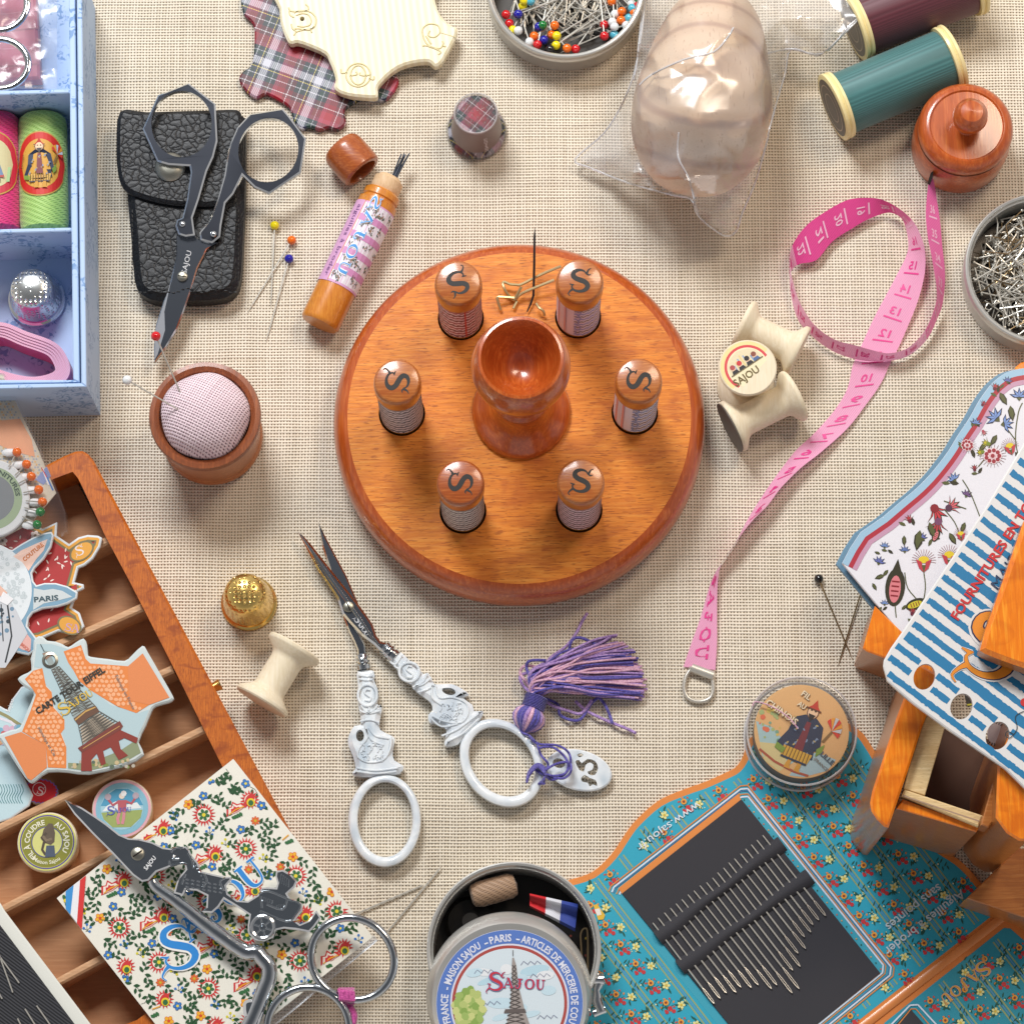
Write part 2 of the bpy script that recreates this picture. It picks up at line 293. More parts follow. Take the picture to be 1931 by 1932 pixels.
class B:
    def __init__(s): s.v = []; s.f = []; s.mi = []; s.c = []; s.mats = []
    def mat(s, k):
        if k not in s.mats: s.mats.append(k)
        return s.mats.index(k)
    def face(s, pts, mat, col=(1, 1, 1, 1)):
        k = len(s.v); s.v.extend([tuple(p) for p in pts]); s.f.append(tuple(range(k, k + len(pts)))); s.mi.append(s.mat(mat)); s.c.append(L(col))
    def add(s, vs, fs, mat, col=(1, 1, 1, 1)):
        k = len(s.v); s.v.extend([tuple(p) for p in vs]); m_ = s.mat(mat); c_ = L(col)
        for f in fs: s.f.append(tuple(i + k for i in f)); s.mi.append(m_); s.c.append(c_)
    def plate(s, out, z, th=.1, mat='print', side=None, holes=(), col='#ffffff', bev=.03, base=None):
        zf = z if callable(z) else (lambda x, y: z)
        if area2(out) > 0: out = out[::-1]      # photo y runs down: this makes world xy counter-clockwise
        tp = [P(x, y, zf(x, y)) for x, y in out]; xy = [(p.x, p.y) for p in tp]; side = side or mat
        N = len(out); ins = inset(xy, bev) if bev else xy
        k = []
        v = [(x, y, (p.z - th) if base is None else base) for (x, y), p in zip(xy, tp)] + [(x, y, p.z - bev * .8) for (x, y), p in zip(xy, tp)]
        v += [(x, y, p.z) for (x, y), p in zip(ins, tp)]
        f = [(a + i, a + (i + 1) % N, a + N + (i + 1) % N, a + N + i) for a in (0, N) for i in range(N)]
        s.add(v[:2 * N], f[:N], side, col); s.add(v, f[N:], side if side == 'chrome' else mat, col)
        if not holes: s.add(v, [tuple(range(N))[::-1]], side, col)
        top = v[2 * N:]
        if not holes: s.add(top, [tuple(range(N))], mat, col)
        else:
            hs = []
            for h in holes:
                if area2(h) > 0: h = h[::-1]
                hp = [P(x, y, zf(x, y)) for x, y in h]; hs.append([tuple(p) for p in hp]); q = len(hp)
                vb = [tuple(p) for p in hp] + [(p.x, p.y, (p.z - th) if base is None else base) for p in hp]
                s.add(vb, [(i, (i + 1) % q, q + (i + 1) % q, q + i) for i in range(q)], side, col)
            loops = [[Vector(p) for p in top]] + [[Vector(p) for p in h] for h in hs]
            flat = [tuple(p) for l in loops for p in l]; tr = tessellate_polygon(loops)
            ff = []
            for t in tr:
                a, b, c = (Vector(flat[i]) for i in t); ff.append(t if (b - a).cross(c - a).z > 0 else t[::-1])
            s.add(flat, ff, mat, col)
    def lathe(s, prof, mat, n=40, M4=None, mats=None, cols=None, col='#ffffff', cap0=True, cap1=True):
        """prof: [(radius, height)...] along local z; mats: material per segment"""
        M4 = M4 or Matrix(); m_ = len(prof)
        v = [M4 @ Vector((r * math.cos(2 * math.pi * i / n), r * math.sin(2 * math.pi * i / n), h)) for r, h in prof for i in range(n)]
        k = len(s.v); s.v.extend([tuple(p) for p in v])
        for j in range(m_ - 1):
            mi = s.mat(mats[j] if mats else mat); cc = L(cols[j] if cols else col)
            for i in range(n): s.f.append((k + j * n + i, k + j * n + (i + 1) % n, k + (j + 1) * n + (i + 1) % n, k + (j + 1) * n + i)); s.mi.append(mi); s.c.append(cc)
        if cap0 and prof[0][0] > 1e-4: s.add(v[:n], [tuple(range(n))[::-1]], mats[0] if mats else mat, cols[0] if cols else col)
        if cap1 and prof[-1][0] > 1e-4: s.add(v[-n:], [tuple(range(n))], mats[-1] if mats else mat, cols[-1] if cols else col)
    def tube(s, pts, r, mat, n=8, closed=False, col='#ffffff', flat=1.0):
        pts = [Vector(p) for p in pts]; N = len(pts); rr = r if isinstance(r, (list, tuple)) else [r] * N
        v = []; up = Vector((0, 0, 1))
        for i, p in enumerate(pts):
            a = pts[(i - 1) % N] if (closed or i) else p; b = pts[(i + 1) % N] if (closed or i < N - 1) else p
            t = (b - a).normalized(); x = t.cross(up)
            if x.length < .05: x = t.cross(Vector((0, 1, 0)))
            x.normalize(); y = x.cross(t)
            v += [p + x * rr[i] * math.cos(2 * math.pi * j / n) + y * rr[i] * flat * math.sin(2 * math.pi * j / n) for j in range(n)]
        f = [(i * n + j, ((i + 1) % N) * n + j, ((i + 1) % N) * n + (j + 1) % n, i * n + (j + 1) % n) for i in range(N if closed else N - 1) for j in range(n)]
        if not closed: f += [tuple(range(n)), tuple(range((N - 1) * n, N * n))[::-1]]
        s.add(v, f, mat, col)
    def sheet(s, rows, mat, col='#ffffff', colf=None):   # grid of points
        n = len(rows[0]); v = [p for r in rows for p in r]
        s.add(v, [(i * n + j, i * n + j + 1, (i + 1) * n + j + 1, (i + 1) * n + j) for i in range(len(rows) - 1) for j in range(n - 1)], mat, col)
    def ball(s, c, r, mat, n=16, m_=10, sq=(1, 1, 1), col='#ffffff'):
        c = Vector(c); pr = [(math.sin(math.pi * j / m_) * r, -math.cos(math.pi * j / m_) * r) for j in range(m_ + 1)]
        v = [c + Vector((q * math.cos(2 * math.pi * i / n) * sq[0], q * math.sin(2 * math.pi * i / n) * sq[1], h * sq[2])) for q, h in pr for i in range(n)]
        s.add(v, [(j * n + i, j * n + (i + 1) % n, (j + 1) * n + (i + 1) % n, (j + 1) * n + i) for j in range(m_) for i in range(n)], mat, col)
col_main = sc.collection
def obj(name, b, parent=None):
    me = bpy.data.meshes.new(name); off = parent_origin(parent)
    me.from_pydata([(v[0] - off[0], v[1] - off[1], v[2] - off[2]) for v in b.v], [], b.f)
    for k in b.mats: me.materials.append(M[k])
    me.polygons.foreach_set('material_index', b.mi); me.polygons.foreach_set('use_smooth', [True] * len(b.f))
    at = me.color_attributes.new('Col', 'FLOAT_COLOR', 'CORNER'); cs = []
    for f, c in zip(b.f, b.c): cs.extend(c * len(f))
    at.data.foreach_set('color', cs)
    me.update(); me.set_sharp_from_angle(angle=R(38))
    o = bpy.data.objects.new(name, me); col_main.objects.link(o)
    if parent: o.parent = parent
    return o
def parent_origin(p):
    v = Vector((0, 0, 0))
    while p is not None: v = v + p.location; p = p.parent
    return v
def thing(name, label, cat, at, group=None):
    o = bpy.data.objects.new(name, None); col_main.objects.link(o); o.location = at; o.empty_display_size = .3
    o['label'] = label; o['category'] = cat
    if group: o['group'] = group
    return o
def single(name, b, label, cat, at, group=None):   # a thing that is one mesh
    me_o = obj(name, b); me = me_o.data
    for v in me.vertices: v.co -= Vector(at)
    me_o.location = at; me_o['label'] = label; me_o['category'] = cat
    if group: me_o['group'] = group
    return me_o
def copy_tree(o, parent=None):
    c = o.copy(); col_main.objects.link(c); c.parent = parent
    for ch in [x for x in bpy.data.objects if x.parent == o]: copy_tree(ch, c)
    return c
def frame(at, axis, roll=0):
    q = Vector(axis).to_track_quat('Z', 'Y'); return Matrix.Translation(at) @ q.to_matrix().to_4x4() @ Matrix.Rotation(roll, 4, 'Z')
# ---------------------------------------------------------------- printing: thin ink shapes in a part's own mesh
EPS = .004
_tx = {}
def glyphs(s_, bold=0):
    if (s_, bold) in _tx: return _tx[(s_, bold)]
    cu = bpy.data.curves.new('t', 'FONT'); cu.body = s_; cu.size = 1; cu.resolution_u = 2; cu.offset = bold
    o = bpy.data.objects.new('t', cu); col_main.objects.link(o); bpy.context.view_layer.update()
    e = o.evaluated_get(bpy.context.evaluated_depsgraph_get()); me = e.to_mesh()
    vs = [(v.co.x, v.co.y) for v in me.vertices]; fs = [tuple(p.vertices) for p in me.polygons]; e.to_mesh_clear()
    bpy.data.objects.remove(o); bpy.data.curves.remove(cu)
    wd = max([v[0] for v in vs] or [0]); _tx[(s_, bold)] = (vs, fs, wd); return _tx[(s_, bold)]
class Ink:
    """mp(x, y, dz) -> 3D; shapes given in print coordinates"""
    def __init__(s, b, mp, mat='print', lay=1, clip=None): s.b = b; s.mp = mp; s.mat = mat; s.lay = lay; s.clip = clip; s.T = None; s.cnt = 0
    def t(s, p):
        if s.T is None: return p
        cx, cy, a, k = s.T; c, q = math.cos(a), math.sin(a); return (cx + k * (p[0] * c - p[1] * q), cy + k * (p[0] * q + p[1] * c))
    def at(s, cx, cy, ang=0, k=1.0): s.T = (cx, cy, R(ang), k); return s
    def home(s): s.T = None; return s
    def up(s, v):
        if len(v) >= 3:
            n_ = Vector((0, 0, 0))
            for i in range(1, len(v) - 1): n_ += (v[i] - v[0]).cross(v[i + 1] - v[0])
            q = s.mp(*s.last, .1) - s.mp(*s.last, 0)
            if n_.dot(q) < 0: v = v[::-1]
        return v
    def poly(s, pts, col, lay=0):
        pts = [s.t(p) for p in pts]
        if s.clip and not all(inside(p, s.clip) for p in pts): return
        s.last = pts[0]; s.cnt = (s.cnt + 1) % 40; v = [s.mp(x, y, EPS * (s.lay + lay) + s.cnt * .00008) for x, y in pts]; s.b.face(s.up(v), s.mat, col)
    def fill(s, pts, col, lay=0):              # concave outline
        pts = [s.t(p) for p in pts]; s.last = pts[0]; lo = [Vector((x, y, 0)) for x, y in pts]
        for t in tessellate_polygon([lo]): s.b.face(s.up([s.mp(pts[i][0], pts[i][1], EPS * (s.lay + lay)) for i in t]), s.mat, col)
    def ring(s, cx, cy, ro, ri, col, lay=0, n=64, ky=1.0, a0=0, a1=360):
        for i in range(n):
            a, b_ = R(a0 + (a1 - a0) * i / n), R(a0 + (a1 - a0) * (i + 1) / n)
            s.poly([(cx + r * math.cos(t), cy + r * ky * math.sin(t)) for r, t in ((ri, a), (ro, a), (ro, b_), (ri, b_))], col, lay)
    def disc(s, cx, cy, r, col, lay=0, n=20, ky=1.0): s.poly(ell(cx, cy, r, r * ky, n), col, lay)
    def line(s, pts, w, col, lay=0):
        W = w if isinstance(w, (list, tuple)) else [w] * len(pts)
        if len(W) != len(pts): W = [W[min(len(W) - 1, int(i * len(W) / len(pts)))] for i in range(len(pts))]
        L_, R_ = [], []
        for i, p in enumerate(pts):
            a = pts[max(0, i - 1)]; b_ = pts[min(len(pts) - 1, i + 1)]; d = Vector((b_[0] - a[0], b_[1] - a[1]))
            d = d.normalized() if d.length > 1e-9 else Vector((1, 0)); nx, ny = -d.y * W[i] / 2, d.x * W[i] / 2
            L_.append((p[0] + nx, p[1] + ny)); R_.append((p[0] - nx, p[1] - ny))
        for i in range(len(pts) - 1): s.poly([L_[i], L_[i + 1], R_[i + 1], R_[i]], col, lay)
    def text(s, st, x, y, size, ang, col, lay=0, bold=0, width=None, flip=1, shear=0, arc=None):
        """baseline start x,y; ang in photo degrees (clockwise); width: fitted length; arc=(cx,cy,r,a0,cw)"""
        vs, fs, wd = glyphs(st, bold); kx = (width / wd) if width else size; c, q = math.cos(R(ang)), math.sin(R(ang))
        def tr(p):
            a, b_ = (p[0] + shear * p[1]) * kx, -p[1] * size * flip
            if arc:
                cx, cy, r, a0, cw = arc; th = R(a0) + cw * a / r; rr = r - b_ * cw; return (cx + rr * math.cos(th), cy + rr * math.sin(th))
            return (x + a * c - b_ * q, y + a * q + b_ * c)
        pp = [tr(p) for p in vs]
        for f in fs: s.poly([pp[i] for i in f], col, lay)
# ornate capitals: strokes with swelling widths, unit box 0..1 (y up)
ORN = {
 'S': [([(.80, .78), (.70, .93), (.48, .98), (.27, .90), (.22, .73), (.34, .60), (.55, .51), (.76, .40), (.84, .22), (.70, .05), (.45, .0), (.22, .08), (.14, .24), (.24, .33)], [.03, .06, .10, .14, .17, .17, .18, .17, .17, .13, .09, .07, .05, .03]), ([(.80, .78), (.90, .98), (1.02, 1.05)], [.10, .05, .02]), ([(.78, .84), (.90, .74), (1.0, .78)], [.07, .05, .02]), ([(.2, .12), (.08, .04), (-.02, -.1), (.06, -.2)], [.10, .06, .04, .02]), ([(.2, .3), (.04, .36)], [.07, .02])],
 'A': [([(.5, 1), (.3, .5), (.12, .04)], [.06, .07, .08]), ([(.5, 1), (.7, .5), (.88, .04)], [.18, .19, .19]), ([(.22, .36), (.75, .36)], .07), ([(-.02, .02), (.28, .02)], .08), ([(.68, .02), (1.04, .02)], .08), ([(.5, 1), (.36, 1.02), (.26, .9)], [.1, .05, .03])],
 'J': [([(.58, .95), (.58, .5), (.56, .16), (.40, .0), (.20, .06), (.16, .22)], [.2, .2, .18, .12, .1, .12]), ([(.34, .95), (.86, .95)], .09), ([(.16, .22), (.3, .3)], [.1, .03]), ([(.4, .5), (.76, .5)], .07)],
 'O': [([(.5, .98), (.22, .86), (.10, .5), (.22, .14), (.5, .02), (.78, .14), (.90, .5), (.78, .86), (.5, .98)], [.08, .13, .19, .13, .08, .13, .19, .13, .08]), ([(-.02, .5), (.2, .5)], .06), ([(.8, .5), (1.02, .5)], .06)],
 'U': [([(.22, .95), (.22, .4), (.3, .1), (.5, .02), (.7, .1), (.78, .4), (.78, .95)], [.19, .19, .15, .09, .08, .08, .08]), ([(.04, .95), (.40, .95)], .08), ([(.62, .95), (.96, .95)], .08)],
}
def orn(ink, st, x, y, size, ang, col, lay=0, adv=.98, first=1.0, w=1.0, up=1, line2=None, arcf=None):
    c, q = math.cos(R(ang)), math.sin(R(ang)); cx = 0
    for i, ch in enumerate(st):
        k = size * (first if i == 0 else 1); drop = -(k - size) * .35 if i == 0 else 0
        for pts, W in ORN[ch]:
            W = W if isinstance(W, list) else [W] * len(pts)
            sm = smooth([(p[0], p[1], wv_) for p, wv_ in zip(pts, W)], 3, False)
            for (lw, cc, ly) in ([(w * 1.5, line2, -.5)] if line2 else []) + [(w, col, 0)]:
                pp = []
                for p in sm:
                    a, b_ = cx + p[0] * k, -(p[1] * k + drop) * up
                    if arcf: b_ += arcf(a)
                    pp.append((x + a * c - b_ * q, y + a * q + b_ * c))
                ink.line(pp, [p[2] * k * lw for p in sm], cc, lay + ly)
        cx += k * adv * (.85 if i == 0 and first > 1 else 1)
# floral motifs in local units (about 1 = motif radius)
def rosette(k, x, y, r, n, cp, cc, out=None, lay=0, a0=0, pet=.62):
    k.home()
    for i in range(n):
        a = a0 + i * 360 / n; px_, py_ = x + r * .6 * math.cos(R(a)), y + r * .6 * math.sin(R(a))
        if out: k.poly(ell(px_, py_, r * .47, r * .34 * 6 / n * pet * 1.7, 8, a), out, lay)
        k.poly(ell(px_, py_, r * .38, r * .26 * 6 / n * pet * 1.7, 8, a), cp, lay + 1)
    k.disc(x, y, r * .30, cc, lay + 2, 8)
def leaf(k, x, y, l, ang, col, w=.34, lay=0, vein=None):
    k.home(); c, q = math.cos(R(ang)), math.sin(R(ang)); f = lambda a, b_: (x + l * (a * c - b_ * q), y + l * (a * q + b_ * c))
    k.poly([f(0, 0), f(.3, w / 2), f(.65, w * .45), f(1, 0), f(.6, -w / 2), f(.25, -w * .42)], col, lay)
    if vein: k.line([f(0, 0), f(.85, 0)], l * .06, vein, lay + 1)
def spiky(k, x, y, r, n, col, col2, lay=0, a0=0):
    k.home()
    for i in range(n):
        a = a0 + 360 * i / n; k.poly([(x + r * math.cos(R(a)), y + r * math.sin(R(a))), (x + r * .6 * math.cos(R(a + 180 / n)), y + r * .6 * math.sin(R(a + 180 / n))), (x, y), (x + r * .6 * math.cos(R(a - 180 / n)), y + r * .6 * math.sin(R(a - 180 / n)))], col, lay)
    k.disc(x, y, r * .56, col2, lay + 1, 10)
# ================================================================ the setting
b = B(); g = 40
b.face([(-g, -g, 0), (g, -g, 0), (g, g, 0), (-g, g, 0)], 'linen'); o = obj('tablecloth_ground', b); o['kind'] = 'structure'
# ================================================================ round stand with needle cases
ZT = 1.5
def T3(px, py, z=0): p = P(px, py, z); return (p.x, p.y, z)
c0 = P(979, 785, ZT); r1 = 324 * S(979, 785, ZT); r2 = 350 * S(982, 798, .8)
at = Vector((c0.x, c0.y, 0))
st = thing('needle_case_stand', 'large round varnished wood stand with a goblet shaped pedestal holding six upright needle cases', 'stand', at)
b = B(); prof = [(r2 - .35, 0), (r2 - .1, .15), (r2, .5), (r2, .85), (r2 - .06, 1.12), (r2 - .2, 1.36), (r1 + .08, 1.47), (r1, 1.5)]
b.lathe(prof, 'cherry', 128, Matrix.Translation(at), cap1=False)
tops = [(869, 600), (1090, 597), (758, 780), (1197, 778), (873, 964), (1092, 962)]
hr = 44 * S(980, 780, ZT)
# top face with six drilled holes
out = [(c0.x + r1 * math.cos(2 * math.pi * i / 128), c0.y + r1 * math.sin(2 * math.pi * i / 128), ZT) for i in range(128)]
loops = [[Vector(p) for p in out]]
for px, py in tops:
    q = P(px, py, ZT); h = [(q.x + hr * math.cos(2 * math.pi * i / 32), q.y + hr * math.sin(2 * math.pi * i / 32), ZT) for i in range(32)]
    loops.append([Vector(p) for p in h]); hv = h + [(x, y, .3) for x, y, z in h]
    b.add(hv, [(i, (i + 1) % 32, 32 + (i + 1) % 32, 32 + i) for i in range(32)], 'holeshade'); b.add(hv[32:], [tuple(range(32))], 'holeshade')
flat = [tuple(p) for l in loops for p in l]; ff = []
for t in tessellate_polygon(loops):
    a_, b_, c_ = (Vector(flat[i]) for i in t); ff.append(t if (b_ - a_).cross(c_ - a_).z > 0 else t[::-1])
b.add(flat, ff, 'standtop')
obj('base_disc', b, st)
b = B(); q = P(983, 777, ZT); u = S(983, 777, ZT)
kz = [(92, 0), (93, .12), (88, .26), (80, .38), (64, .62), (54, .95), (50, 1.25), (49, 1.5), (53, 1.6), (54, 1.72), (49, 1.84), (44, 2.0), (42, 2.25), (44, 2.5), (52, 2.62), (54, 2.74), (50, 2.86), (52, 3.0), (66, 3.3), (80, 3.7), (88, 4.1), (92, 4.45), (92, 4.7), (88, 4.95), (83, 5.25), (78, 5.38), (73, 5.40), (70, 5.30), (62, 4.95), (48, 4.55), (30, 4.3), (12, 4.2), (0.01, 4.18)]
b.lathe([(r * u * (.97 if h > 3 else 1), h) for r, h in kz], 'cherry', 72, Matrix.Translation((q.x, q.y, ZT)))
obj('pedestal_cup', b, st)
# needle cases (upright)
caps = [('cap', 155, 118), ('cap', -10, -8), ('cap', 60, -95), ('cap', 75, -80), ('cap', 62, -88), ('cap', 5, -3)]
lab = [('#a8606a', '#e8d2d6', '#7d4350'), ('#8f94c8', '#d9cfe0', '#5a6aa8'), ('#8a8a92', '#ded8de', '#5f626c'), ('#7f9ac8', '#dcdce8', '#e09a96'), ('#8a8a8c', '#dcd8d6', '#6a6468'), ('#9a7a80', '#e8d0da', '#7a6468')]
desc = ['red label, back left of the ring, its cap letter lying sideways', 'lilac lettered label, back right of the ring', 'grey label, far left of the ring', 'pink and blue lettered label, far right of the ring', 'grey striped label and dark red cap, front left of the ring', 'pink scalloped label, front right of the ring']
def monogram(k, cx, cy, r, ang, col='#151210'):
    k.at(cx, cy, ang, r * .88); parts = ORN['S']
    for pts, W in parts:
        W = W if isinstance(W, list) else [W] * len(pts); sm = smooth([(p[0], p[1], w_) for p, w_ in zip(pts, W)], 3, False)
        k.line([(p[0] - .5, -(p[1] - .48)) for p in sm], [p[2] * 1.3 for p in sm], col)
    k.home()
for i, (px, py) in enumerate(tops):
    q = P(px, py, ZT); u = S(px, py, ZT); rb, rc = 40.5 * u, 43.6 * u; base = Vector((q.x, q.y, .35))
    t = thing('needle_case', 'upright needle case with ' + desc[i], 'needle case', base, 'needle cases standing in the round stand')
    b = B(); top = 4.0 + .15; m4 = Matrix.Translation((q.x, q.y, 0)); b.lathe([(rb * .98, .35), (rb * .98, 1.62), (rb, 1.62), (rb, top)], 'print', 48, m4, mats=['case', 'case', 'print'], cols=['#ffffff', '#ffffff', lab[i][1]])
    def mpc(x, y, dz, q=q, rb=rb): a = R(-90) + x; return Vector((q.x + (rb + dz) * math.cos(a), q.y + (rb + dz) * math.sin(a), y))
    k = Ink(b, mpc)
    for row in range(10):                       # printed rows of the wrapped label
        z = 1.76 + row * .235
        if i in (1, 3): 
            k.line([(-.25 + s_ * .085, z + .05 * math.sin(s_ * 2.1)) for s_ in range(24)], .09, '#8a8078' if row % 2 else lab[i][0])
        else:
            k.line([(-1.7 + s_ * .085, z + .035 * math.sin(s_ * 1.7)) for s_ in range(41)], [.10 + .06 * (s_ % 3 == row % 3) for s_ in range(41)], lab[i][0] if row % 2 else lab[i][2])
    if i in (1, 3): k.poly([(-1.6, 1.64), (-.62, 1.64), (-.62, top), (-1.6, top)][::1], lab[i][1] if i == 1 else '#e6a9a8', 1); k.poly([(-1.2, 1.64), (-.66, 1.64), (-.66, top), (-1.2, top)], '#cf9aa8' if i == 1 else '#e89c98', 2)
    if i in (1, 3): 
        for j, ch in enumerate('SAJOU'): orn(k, ch, -.24, 3.75 - j * .48, .34, -90 + 90, lab[i][0], 3, up=-1)
    if i == 0: k.line([(.25, 1.64), (.25, top)], .06, '#c4383c', 3)
    obj('label_tube', b, t)
    b = B(); zc = 4.0; hh = 4.80
    b.lathe([(rb * .97, zc + .02), (rc * .97, zc + .03), (rc, zc + .15), (rc, zc + .5), (rc * .985, zc + .68), (rc * .95, zc + .76), (rc * .90, hh - .01), (rc * .87, hh), (.01, hh)], 'cap' if i != 4 else 'capdark', 48, m4)
    tq = Vector((q.x, q.y, hh)); k = Ink(b, lambda x, y, dz, tq=tq: Vector((tq.x + x, tq.y - y, tq.z + dz)))
    monogram(k, 0, 0, rc * 1.08, caps[i][1] * 1.0 if i < 1 else caps[i][2] + 8 if i in (1, 5) else 98)
    obj('cap', b, t)
# needle threader and tall needle behind the goblet
b = B(); w_ = .042
def wire(pts, sn=0, z=1.75, r=w_, mat='clip', n=6):
    pts = [(p[0], p[1], p[2] if len(p) > 2 else z) for p in pts]
    b.tube([P(*p) for p in (smooth(pts, sn, False) if sn else pts)], r, mat, n)
wire([(1058, 502, 1.9), (1020, 518), (984, 536), (974, 537), (962, 536), (952, 532), (948, 535), (953, 548), (962, 560, 1.6), (972, 566, 1.6), (985, 553), (1045, 528, 1.9)], 4)
wire([(970, 562, 1.65), (941, 560), (938, 565), (944, 584, 1.6)], 3); wire([(983, 541, 1.85), (970, 565, 1.65), (975, 568, 1.6), (968, 582, 1.6)]); wire([(1011, 572), (1016, 580), (1024, 586), (1027, 595, 1.6)], 3)
c_ = P(985, 550, 1.55)
single('needle_threader', b, 'bent steel wire needle threader lying on the round stand behind the goblet', 'needle threader', (c_.x, c_.y, 1.55))
b = B(); b.tube([P(1008.5, 430, 2.3), P(1008, 445, 2.25), P(1007.4, 500, 2.0), P(1006, 557, 1.7), P(1001, 573, 1.62), P(994, 588, 1.6)], [.006, .03, .035, .035, .03, .02], 'gun', 6)
c_ = P(1007, 520, 1.6); single('hooked_needle', b, 'long dark needle standing out past the back rim of the round stand', 'needle', (c_.x, c_.y, 1.6))
# ================================================================ pins, bobbins, thimbles
def pin_at(head, tip, hm, label, zh=.13, zt=.03, group=None, hr_=.135, name='dressmaking_pin', shaft='steel', r=.022):
    a, c = P(*head, zh), P(*tip, zt); t = thing(name, label, 'pin', a, group)
    b = B(); b.tube([a, a.lerp(c, .85), c], [r, r, .004], shaft, 6); obj('shaft', b, t)
    b = B(); b.ball(a, hr_, hm, 14, 8); obj('pin_head', b, t); return t
pin_at((518, 425), (511, 580), 'h_yellow', 'yellow headed glass pin on the cloth right of the leather pouch')
pin_at((550, 453), (466, 591), 'h_orange', 'orange headed glass pin crossing under the yellow one')
pin_at((545, 488), (502, 645), 'h_blue', 'dark blue headed glass pin on the cloth between pouch and needle case')
pin_at((1544, 1092), (1608, 1245), 'h_black', 'black headed pin crossed over another pin left of the floral card', shaft='brasspin')
pin_at((1640, 1066), (1580, 1257), 'h_black', 'pin whose head is hidden under the floral card, crossed by the black headed pin', shaft='brasspin')
def bobbin(name, p0, p1, Rr, label, z0, z1, twist=0, group='small pale wooden bobbins'):
    a, c = P(*p0, z0), P(*p1, z1); ax = c - a; h = ax.length; t = thing(name, label, 'bobbin', a, group)
    prof = [(Rr * .25, -.001), (Rr * .96, 0), (Rr, .04), (Rr, .10), (Rr * .985, .14), (Rr * .66, .34), (Rr * .60, .40), (Rr * .575, .50)]
    prof = prof + [(r, h - z) for r, z in prof[::-1]]
    b = B(); b.lathe(prof, 'palewood', 48, frame(a, ax)); obj('spool_body', b, t); return t, a, c, frame(c, ax)
u0_ = S(1450, 700); 
bobbin('wooden_bobbin', (1398, 612), (1508, 664), 50 * u0_, 'empty pale bobbin lying behind the labelled one, its flange touching the pink tape', .78, .78)
t, a, c, fr = bobbin('wooden_bobbin', (1406, 731), (1410, 693), 54 * u0_, 'standing bobbin with a round red ringed paper label on top', .02, 1.9)
b = B(); k = Ink(b, lambda x, y, dz, fr=fr: Vector((c.x + x, c.y - y, c.z + dz)))
rr = 54 * u0_ * .93
k.disc(0, 0, rr, '#f0dd9c', 0, 40); k.disc(0, 0, rr * .86, '#d8474f', 1, 40); k.disc(0, 0, rr * .76, '#f2e6c0', 2, 40)
k.at(0, 0, -33, rr)
clipd = [(-.7, -.05), (.70, -.05), (.62, -.42), (.4, -.6), (0, -.72), (-.4, -.6), (-.62, -.42)]
k.poly(clipd, '#e4d8b4', 3)
for i in range(9): k.line([(-.5 + i * .12, -.10), (-.5 + i * .12, -.10 - .45 * (1 - abs(i - 4) / 6))], .045, '#8aa6cc' if i % 2 else '#e6cf86', 4)
for x, hc in ((-.48, '#b04848'), (-.18, '#1a1a1e'), (.16, '#1a1a1e'), (.46, '#8a4a3a')):
    k.disc(x, -.24, .095, '#e9c4a6', 5, 10); k.disc(x, -.30, .10, hc if x != -.18 else '#c92f38', 6, 8); k.poly([(x - .14, -.04), (x + .14, -.04), (x + .09, -.17), (x - .09, -.17)], '#24242a' if x < .3 else '#4a6a9a', 5)
k.line([(-.7, -.03), (.7, -.03)], .03, '#5a5030', 7)
k.home()
k.text('SAJOU', -.32 * rr - .1, .38 * rr + .28, .30, -33, '#6a5a2c', 4, .02, width=1.08 * rr, shear=0)
obj('paper_label', b, t)
t, a, c, fr = bobbin('wooden_bobbin', (1378, 806), (1500, 745), 51 * u0_, 'bobbin lying in front of the labelled one with a grey paper end disc', .8, .8)
b = B(); b.lathe([(.76, 0), (.76, .02), (.01, .02)], 'graphite', 40, frame(a - (c - a).normalized() * .02, -(c - a)))
obj('end_disc', b, t)
bobbin('wooden_bobbin', (492, 1326), (557, 1220), 54 * S(520, 1270), 'empty pale bobbin lying alone beside the gold thimble', .84, .84)
def thimble(p0, p1, Rr, H, side, top, label, z0=0, rimw=1.06, name='thimble'):
    a = P(*p0, z0); c = P(*p1, z0 + H); ax = Vector((0, 0, 1)); t = thing(name, label, 'thimble', a)
    b = B(); m4 = Matrix.Translation(a)
    b.lathe([(Rr * .9, 0), (Rr * rimw, .0), (Rr * (rimw + .03), .06), (Rr * rimw, .13), (Rr * .98, .16), (Rr * .97, .35)], 'gold' if 'gold' in side else 'chrome', 56, m4, cap0=True, cap1=False)
    obj('rolled_rim', b, t)
    b = B(); b.lathe([(Rr * .97, .35), (Rr * .9, H * .55), (Rr * .82, H * .85), (Rr * .78, H * .93)], side, 56, m4, cap0=False, cap1=False)
    b.lathe([(Rr * .78, H * .93), (Rr * .72, H * 1.0), (Rr * .6, H * 1.05), (Rr * .3, H * 1.10), (.01, H * 1.11)], top, 56, m4, cap0=False)
    obj('dimpled_body', b, t); return t, a
t, a = thimble((470, 1139), (461, 1113), 49 * S(470, 1139), 1.45, 'goldd', 'goldd', 'shiny gold dimpled thimble standing on the cloth above the lone bobbin')
t, a = thimble((70, 566), (59, 542), 50 * S(70, 566, .4), 1.15, 'silverd', 'silverd', 'silver dimpled thimble in the lowest compartment of the blue box', .35)
M['muted'] = simple('clouded_lining', '#8a7470', .5)
